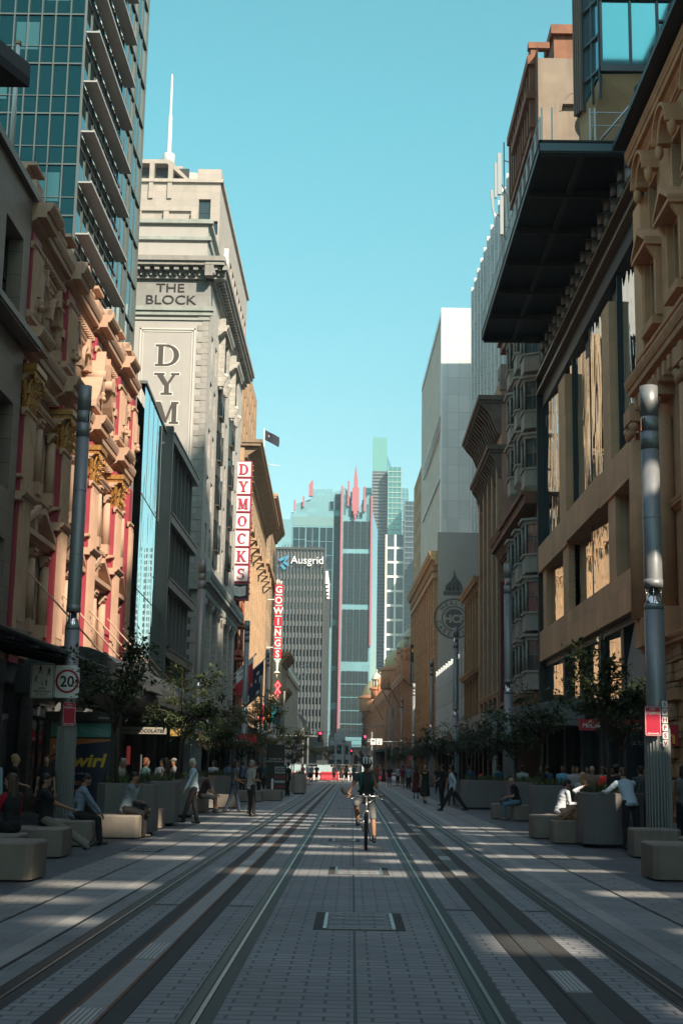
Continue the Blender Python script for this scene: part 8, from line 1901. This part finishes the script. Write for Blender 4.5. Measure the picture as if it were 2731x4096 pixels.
far = [('woman in red and white striped top walking towards us in the sun', -4.65, 132, 178, dict(top=(.42, .10, .14), topn='red_stripe', sex='f', hair='blond', bot=(.04, .05, .07), skinc=SK_L, **walk(1, .2))),
 ('man in white shirt and grey trousers walking away', -4.25, 136, 0, dict(top=(.62, .64, .66), topn='white_shirt', sleeve=.9, bot=(.12, .13, .15), botn='mid_grey', hair='grey', **walk(-1, .2))),
 ('person in black between the white shirt and the grey tee', -4.0, 138, 0, dict(top=BLK, topn='black', hair='black')),
 ('woman in grey tee and dark trousers striding towards us', -3.9, 134, 175, dict(top=(.24, .25, .27), topn='grey', sex='f', hair='brown', bot=(.03, .045, .06), hairlen=.05, h=1.76, **walk(1, .22))),
 ('man in black behind the woman in the grey tee', -3.55, 140, 0, dict(top=(.03, .03, .035), topn='charcoal', hair='black', **walk(1, .2))),
 ('man in black suit walking alone in the tram track', -1.95, 152, 0, dict(top=BLK, topn='black', sleeve=1, hair='black', **walk(1, .12))),
 ('woman in long dark coat in the distant group', -1.15, 150, 0, dict(top=(.02, .018, .02), topn='dark_coat', legs='dress', sex='f', hair='brown', hairlen=.25)),
 ('person in brown beside the dark-coated woman', -.85, 155, 0, dict(top=(.06, .04, .035), topn='brown_top', hair='brown', **walk())),
 ('woman with grey backpack and dark clothes in the distant group', -.55, 140, 0, dict(top=(.03, .03, .04), topn='charcoal', sex='f', hair='black', hairlen=.2, extra=backpack((.12, .12, .13)), **walk(-1, .15))),
 ('man in pale shirt at the right of the distant group', -.12, 150, 170, dict(top=(.38, .4, .44), topn='pale_shirt', hair='black', **walk(1, .15))),
 ('person in teal top just left of the cyclist\'s helmet', -.0 + .2, 138, 0, dict(top=(.03, .12, .13), topn='dark_teal', hair='black')),
 ('man in rust red top near the street end on the right', 2.55, 140, 0, dict(top=(.20, .045, .035), topn='rust', hair='black', bot=(.18, .1, .08), botn='rust_brown')),
 ('woman in black vest and long skirt with a white bag', 2.85, 124, 170, dict(top=BLK, topn='black', sex='f', legs='dress', hair='brown', sleeve=0, skinc=SK_L, hairlen=.05)),
 ('man in black tee with white band and denim shorts', 2.85, 105, 178, dict(top=(.015, .018, .02), topn='black_tee', legs='shorts', bot=(.10, .17, .24), botn='denim', hair='brown', h=1.86, **walk(1, .15))),
 ('man in crimson top and beige trousers with a beige bag', 3.7, 101, 5, dict(top=(.16, .02, .04), topn='crimson_top', bot=(.26, .23, .19), botn='beige', hair='black', skinc=SK_D, **walk(-1, .15))),
 ('woman in strapless maroon dress walking away', 3.35, 72.5, 0, dict(top=(.10, .012, .015), topn='maroon', legs='dress', sex='f', hair='black', hairlen=.12, sleeve=0, skinc=SK_M, bot=BLK, h=1.68)),
 ('person in light blue far behind the maroon dress', 4.1, 100, 170, dict(top=(.2, .3, .38), topn='light_blue2', hair='grey')),
 ('woman in bright red hat in the crowd behind the black dress', 4.2, 88, 170, dict(top=BLK, topn='black', sex='f', hair='brown', extra=hat((.55, .02, .04), .03))),
 ('man in black pointing across at the woman in the black dress', 3.95, 60.5, 70, dict(top=BLK, topn='black', hair='black', hL=(-.2, .3, 1.0), hR=(.2, .36, 1.08), h=1.74)),
 ('woman in black dress with orange necklace talking on her phone', 3.32, 63.0, 172, dict(top=BLK, topn='black_dress', legs='dress', sex='f', hair='brown', hairlen=.04, skinc=SK_L, sleeve=.15, hL=(-.22, .12, 1.42), hR=(.26, .02, .82), fL=(-.04, .12, 0), fR=(.05, -.1, .03), h=1.78))]
def necklace(p, J):
    b = MB()
    for k in range(7): a = R(-60 + 20 * k); b.ball(J['neck'] + J['TR'] @ Vector((math.sin(a) * .08, .12 + .01 * math.cos(a), -.06 - .05 * math.cos(a))), .032, 0, 8, 6)
    b.build('necklace', plain('orange_beads', (.75, .26, .02), .4), p)
for lb, x, y, yw, kw in far:
    if 'necklace' in lb: kw['extra'] = necklace; 
    person(lb, x, y, yw, 0, lod=1 if y < 80 else 2, group='people walking in the street', **kw)
person('man in pale blue shirt and black trousers striding left with papers in his hand', 3.75, 51.6, 84, 0, 1.84, pelvis=.88, lean=.10, fL=(-.08, .46, 0), fR=(.08, -.50, .06), hL=(-.26, -.05, .86), hR=(.24, .14, .80), top=(.42, .50, .60), topn='light_blue', sleeve=1, bot=BLK, hair='black', look=(0, .55), lod=0, group='people walking in the street')
# --- right side
rt_ = [('man in blue shirt with a dark backpack behind the striding man', 4.75, 66, 5, dict(top=(.22, .30, .40), topn='mid_blue', sleeve=.5, hair='black', extra=backpack((.02, .02, .025)))),
 ('man in black just behind the striding man', 4.3, 60, 10, dict(top=BLK, topn='black', hair='black')),
 ('seated person with a cream brimmed hat behind the wide planter', 5.95, 64, 170, dict(top=(.6, .6, .6), topn='white_top', sex='f', hair='brown', z0=-.42, extra=hat((.55, .50, .40), .16))),
 ('man in teal tee, back to camera, behind the wide planter', 6.6, 62, 0, dict(top=(.02, .14, .20), topn='teal_tee', hair='black')),
 ('man in pale blue shirt beside the teal tee', 6.95, 66, 0, dict(top=(.3, .38, .46), topn='light_blue2', hair='black')),
 ('man in crisp white shirt, back to camera, left of the second right pole', 6.55, 53.5, 8, dict(top=(.60, .63, .68), topn='crisp_white', sleeve=1, hair='brown', h=1.8)),
 ('blonde woman in black standing behind the man in jeans', 7.3, 53.5, 172, dict(top=BLK, topn='black', sex='f', hair='blond', hairlen=.03, skinc=SK_L, sleeve=.4)),
 ('man in bright sky blue polo with sunglasses hung at his collar', 8.1, 53.5, 176, dict(top=(.16, .42, .58), topn='sky_blue', hair='black', sleeve=.5, skinc=SK_D, h=1.82)),
 ('person in dark blue partly behind the sky blue polo', 8.0, 57, 10, dict(top=(.05, .10, .16), topn='denim_blue', hair='brown', h=1.6)),
 ('woman in grey vest and sunglasses left of the man in beige', 9.3, 57.5, 178, dict(top=(.30, .27, .25), topn='warm_grey', sex='f', hair='brown', sleeve=.3, skinc=SK_M, h=1.72)),
 ('second woman in pink top close beside the man in beige', 9.55, 56.5, 178, dict(top=(.34, .24, .24), topn='dusty_pink', sex='f', hair='black', sleeve=.3, skinc=SK_M, h=1.66)),
 ('man in beige tee, cap and khaki trousers walking towards us', 9.55, 53.0, 176, dict(top=(.30, .27, .19), topn='beige_tee', bot=(.16, .14, .10), botn='olive', hair='brown', sleeve=.5, h=1.86, extra=hat((.3, .29, .27), nm='cap'), **walk(1, .12))),
 ('man in black by the fast-food doorway', 9.4, 44.5, 0, dict(top=BLK, topn='black', hair='black', h=1.7)),
 ('young woman with very long blonde hair, back to camera', 6.55, 39.5, 10, dict(top=(.45, .44, .45), topn='white_top', sex='f', hair='blond', hairlen=.62, skinc=SK_L, h=1.66, z0=-.2)),
 ('tan-faced man in patterned shirt behind the seat with the bag', 7.0, 40.5, 160, dict(top=(.22, .16, .11), topn='patterned_brown', hair='bald', skinc=SK_L, h=1.6)),
 ('man in bright orange red polo behind the large planter', 6.55, 35.5, 168, dict(top=(.80, .045, .03), topn='orange_red', hair='black', skinc=SK_M, h=1.74)),
 ('dark-haired man in black, back to camera, before the orange red polo', 6.2, 32.6, 5, dict(top=BLK, topn='black', hair='black', sleeve=.6, h=1.62)),
 ('tall man in charcoal tee, back to camera, behind the leaning man', 7.3, 35.2, 8, dict(top=(.05, .055, .06), topn='charcoal_tee', hair='black', sleeve=.5, skinc=SK_L, h=1.98)),
 ('woman in white top and jeans walking away left of the nearest right pole', 7.9, 36.5, -5, dict(top=(.40, .44, .50), topn='white_vest', sex='f', bot=JEAN, botn='jeans', hair='black', hairlen=.05, sleeve=.1, h=1.74, **walk(1, .2))),
 ('woman in hot pink vest with a white handbag behind the nearest right pole', 7.55, 34.0, 12, dict(top=(.62, .03, .10), topn='hot_pink', sex='f', hair='blond', sleeve=0, skinc=SK_L, h=1.74)),
 ('woman in grey sequined top and black trousers at the right edge', 7.2, 30.2, 10, dict(top=(.13, .115, .105), topn='sequin_grey', sex='f', hair='black', hairlen=.1, sleeve=.6, skinc=SK_D, h=1.68)),
 ('red-haired person in white at the right edge behind the sequined top', 7.9, 33.0, 160, dict(top=(.4, .45, .5), topn='white_vest', sex='f', hair='red', h=1.72)),
 ('person in black at the far right edge', 7.75, 29.8, 0, dict(top=BLK, topn='black', hair='brown', h=1.7))]
for lb, x, y, yw, kw in rt_: z = kw.pop('z0', 0.); person(lb, x, y, yw, z, lod=1 if y < 58 else 2, **kw)
person('man in black tee, blue jeans and brown shoes sitting with one ankle on his knee', 5.3, 44.6, 92, .50, 1.74, pelvis=.10, fL=(-.10, .40, -.5), fR=(-.10, .52, -.02), kpR=(1, .6, .4), lean=.25, top=BLK, topn='black_tee', sleeve=.5, bot=(.10, .19, .26), botn='faded_denim', hair='bald', skinc=SK_L, hL=(-.06, .38, .24), hR=(.1, .34, .22), look=(0, .9), shoe=(.14, .11, .08), lod=0, group='people seated on the concrete blocks', extra=phone('dark phone held by the man in jeans'))
person('dark-haired man in white shirt hunched over his phone on the long seat', 5.4, 36.2, -75, .50, 1.78, pelvis=.10, fL=(-.16, .42, -.5), fR=(.14, .45, -.5), lean=.30, top=(.50, .53, .56), topn='crisp_white', sleeve=1, bot=BLK, hair='black', skinc=SK_M, hL=(-.06, .42, .28), hR=(.08, .44, .27), look=(0, .4), lod=0, group='people seated on the concrete blocks', extra=phone('phone in the hands of the man in the white shirt'))
person('person in white shirt and black skirt seated behind the large planter', 5.62, 33.6, -120, .45, 1.66, pelvis=.10, fL=(-.12, .35, -.45), fR=(.12, .35, -.45), top=(.55, .58, .60), topn='crisp_white', sleeve=.9, bot=BLK, sex='f', hair='brown', hairlen=.1, skinc=SK_L, look=(0, .3), group='people seated on the concrete blocks')
person('heavy man in pale blue shirt leaning over the planter with his back to us', 5.78, 28.95, 14, 0, 1.86, pelvis=.97, lean=.55, fL=(-.14, -.05, 0), fR=(.13, -.12, 0), hL=(-.34, .62, 1.18), hR=(.10, .70, 1.20), top=(.46, .54, .60), topn='light_blue', sleeve=1, bot=BLK, hair='brown', skinc=SK_L, look=(0, -.1), lod=0, elb=(-.6, 0, -.6))
# --- cyclist
CX, CY = .30, 28.0
def cyc_extra(p, J):
    b = MB(); b.ball(J['hc'] + J['hu'] * .072, (.112, .14, .095), 0, 18, 10, J['HR']); b.build('helmet', plain('helmet_black', (.02, .02, .022), .3), p)
    b = MB()
    for a in (-.62, 0, .62):
        b.tube([J['hc'] + J['hu'] * (.075 + .088 * math.cos(t_) * math.cos(a) + .006) + J['hf'] * .137 * math.sin(t_) + J['hr'] * .105 * math.sin(a) for t_ in [-1.1 + k * .25 for k in range(10)]], .02, 0, 5)
    b.build('helmet_stripe', plain('helmet_white', (.6, .62, .62), .3), p)
    b = MB(); q = J['TR'] @ Vector((0, 1, 0))
    for s_ in (-1, 1): a = J['pel'] + J['up'] * .5 + J['rt'] * s_ * .11; b.tube([a - q * .1, a + J['up'] * .045, a + q * .13 - J['up'] * .06, a + q * .15 - J['up'] * .26, a + q * .05 - J['up'] * .34 + J['rt'] * s_ * .05], .024, 0, 6)
    b.ball(J['pel'] + J['up'] * .28 - q * .2, (.15, .1, .22), 0, 12, 8, J['TR']); b.build('green_backpack', plain('pack_green', (.01, .16, .09), .7), p)
person('cyclist in dark tee, grey shorts and striped helmet with one hand raised', CX, CY + .62, 180, 0, 1.8, pelvis=1.0, pz=0, lean=.38, fL=(-.17, .26, .10), fR=(.16, .22, .42), hL=(-.14, .42, 1.45), hR=(.36, .62, 1.08), kp=(0, 1, .1), kpR=(.25, 1, .2), kpL=(-.15, 1, 0), top=(.028, .028, .03), topn='charcoal_tee', sleeve=.45, bot=(.17, .175, .17), botn='grey_shorts', legs='shorts', hair='black', skinc=SK_M, look=(0, .15), lod=0, group='people walking in the street', extra=cyc_extra)
b = MB(); RUB = plain('tyre_rubber', (.012, .012, .012), .7); ALU = plain('bike_aluminium', (.5, .5, .5), .3, .9); BKF = plain('bike_frame_grey', (.08, .085, .09), .35, .4)
bk = thing('bicycle', 'silver grey mountain bicycle seen from the front with black mirror and bar ends', 'bicycle', (CX, CY, 0))
def wheel(y, r=.34, nm='wheel'):
    t = MB(); n = 40
    c = [(CX, y + r * math.cos(2 * PI * k / n), .36 + r * math.sin(2 * PI * k / n)) for k in range(n)]
    rr = [t.add([(CX + .027 * math.cos(a), y + (r + .027 * math.sin(a)) * math.cos(2 * PI * k / n), .365 + (r + .027 * math.sin(a)) * math.sin(2 * PI * k / n)) for a in [2 * PI * q / 8 for q in range(8)]]) for k in range(n)]
    for k in range(n):
        for q in range(8): t.face([rr[k] + q, rr[k] + (q + 1) % 8, rr[(k + 1) % n] + (q + 1) % 8, rr[(k + 1) % n] + q], 0, True)
    w_ = t.build(nm, RUB, bk); s_ = MB()
    for k in range(20): a = 2 * PI * k / 20; s_.tube([(CX + (.03 if k % 2 else -.03), y, .365), (CX, y + (r - .03) * math.cos(a), .365 + (r - .03) * math.sin(a))], .002, 0, 4)
    s_.tube([(CX - .05, y, .365), (CX + .05, y, .365)], .02, 0, 8); s_.build('spoke', ALU, w_)
wheel(CY - .34); wheel(CY + .72)
b = MB()
for s_ in (-1, 1): b.tube([(CX + s_ * .055, CY - .34, .365), (CX + s_ * .06, CY - .22, .74)], .017, 0, 8)
b.tube([(CX - .07, CY - .22, .75), (CX + .07, CY - .22, .75)], .022, 0, 8); b.tube([(CX, CY - .22, .75), (CX, CY - .12, 1.02)], .022, 0, 8); b.build('fork', ALU, bk)
b = MB(); b.tube([(CX, CY - .17, .88), (CX, CY + .28, .38)], .022, 0, 8); b.tube([(CX, CY - .15, .95), (CX, CY + .38, .80)], .02, 0, 8); b.tube([(CX, CY + .28, .38), (CX, CY + .40, .92)], .018, 0, 8)
for s_ in (-1, 1): b.tube([(CX + s_ * .05, CY + .72, .365), (CX, CY + .38, .80)], .012, 0, 6); b.tube([(CX + s_ * .05, CY + .72, .365), (CX, CY + .28, .38)], .012, 0, 6)
b.build('frame', BKF, bk)
b = MB(); b.tube([(CX - .34, CY - .02, 1.06), (CX - .1, CY - .1, 1.04), (CX + .1, CY - .1, 1.04), (CX + .34, CY - .02, 1.06)], .014, 0, 8); b.build('handlebar', ALU, bk)
for s_ in (-1, 1):
    b = MB(); b.tube([(CX + s_ * .24, CY - .05, 1.055), (CX + s_ * .36, CY - .01, 1.06)], .02, 0, 8); b.build('grip', RUB, bk)
    b = MB(); b.tube([(CX + s_ * .36, CY - .02, 1.06), (CX + s_ * .38, CY - .14, 1.08)], .015, 0, 6); b.build('bar_end', RUB, bk)
    b = MB(); b.tube([(CX + s_ * .22, CY - .07, 1.03), (CX + s_ * .3, CY - .13, .99), (CX + s_ * .34, CY - .12, .985)], .009, 0, 5); b.build('brake_lever', ALU, bk)
    b = MB(); b.box(CX + s_ * .16 - .05, CX + s_ * .16 + .05, CY + .2 + s_ * .14, CY + .3 + s_ * .14, .33 - s_ * -.14 * (1) - .14 if False else (.14 if s_ > 0 else .46) , (.165 if s_ > 0 else .485)); b.tube([(CX + s_ * .07, CY + .28, .38), (CX + s_ * .09, CY + .25 + s_ * .12, .15 if s_ > 0 else .47)], .013, 0, 6); b.build('pedal', RUB, bk)
b = MB(); b.ball((CX - .45, CY - .05, 1.14), (.085, .02, .055), 0, 12, 8, Matrix.Rotation(.9, 3, 'Y')); b.tube([(CX - .37, CY - .02, 1.06), (CX - .42, CY - .05, 1.11)], .01, 0, 5); b.build('mirror', RUB, bk)
b = MB(); b.tube([(CX - .08, CY - .11, 1.05), (CX - .2, CY - .2, .98), (CX + .05, CY - .24, .93), (CX + .2, CY - .12, 1.02)], .005, 0, 5); b.tube([(CX + .02, CY - .1, 1.05), (CX + .1, CY - .22, .96), (CX, CY - .22, .86)], .005, 0, 5); b.ball((CX - .06, CY - .13, 1.07), .03); b.ball((CX + .06, CY - .13, 1.06), .028); b.build('cable', ALU, bk)
b = MB(); b.ball((CX, CY + .42, .95), (.07, .13, .03), 0, 12, 8); b.build('saddle', RUB, bk)

bpy.data.scenes.remove(TMP)
P_ = [o for o in C.objects if o.get('category') == 'person']
def pick(t): return next(o for o in P_ if t in o['label'])
for t, x, y, rz, lb in (('dark teal shirt near', -5.2, 84, 170, 'man in dark teal shirt walking towards us between the third pole and the pale planter'), ('blue grey shirt', -6.3, 80, 5, 'man in blue grey shirt walking away beyond the red canopy sign'), ('dark coat among', -5.7, 88, 10, 'woman in dark coat walking away near the third left pole'),
    ('person in white top among', -6.6, 96, 178, 'person in white top farther up the left footpath'), ('brown beside the dark-coated', -5.0, 100, 0, 'person in brown walking away beyond the third left pole'), ('man in pale shirt at the right', 3.9, 118, 175, 'man in pale shirt walking towards us by the fourth right pole'),
    ('rust red top', 4.5, 112, 10, 'man in rust red top on the right footpath by the dark trees'), ('charcoal' if 0 else 'behind the woman in the grey tee', 4.9, 92, 5, 'man in charcoal walking away by the third right pole'), ('person in light blue far', 5.6, 104, 185, 'person in light blue under the trees on the right'),
    ('black suit walking', 5.3, 126, 0, 'man in black suit on the far right footpath'), ('dark coat among', 5.2, 84, 178, 'woman in dark coat on the right footpath under the emblem'), ('person in dark blue partly', 6.3, 74, 10, 'person in dark blue walking away before the grey box awning'),
    ('man in teal tee', 7.6, 68, 20, 'second teal shirted man, farther in the crowd by the grey awning'), ('white-vest' if 0 else 'red-haired person in white', 8.9, 48, 200, 'red-haired person in white near the fast-food doorway'), ('person in white top among', 7.4, 46.5, 170, 'person in white top behind the planter below the fast-food sign'),
    ('woman in dark coat', 8.6, 41, 160, 'woman in dark coat just right of the blonde woman'), ('dark teal shirt near', -7.4, 43, 60, 'man in dark teal shirt under the chocolate shop sign'), ('blue grey shirt', -7.9, 46, 15, 'man in blue grey shirt deep under the barrel awning')):
    copytree(pick(t), (x, y, 0), R(rz), lb, 'pedestrians on the footpaths')

b = MB(); b.box(-880, 880, -190, 1000, -1.0, 230)
hz = b.build('haze', None); hm = bpy.data.materials.new('haze_air'); hm.use_nodes = True; ht = hm.node_tree
for n_ in list(ht.nodes):
    if n_.type == 'BSDF_PRINCIPLED': ht.nodes.remove(n_)
pv = ht.nodes.new('ShaderNodeVolumePrincipled'); pv.inputs['Color'].default_value = (.75, .9, .95, 1); pv.inputs['Density'].default_value = .00036; pv.inputs['Anisotropy'].default_value = .2
ht.links.new(pv.outputs[0], ht.nodes['Material Output'].inputs['Volume']); hz.data.materials.clear(); hz.data.materials.append(hm); tag(hz, 'thin pale blue air haze over the whole street', 'haze', kind='stuff')
SC.cycles.volume_bounces = 0
flush_windows()
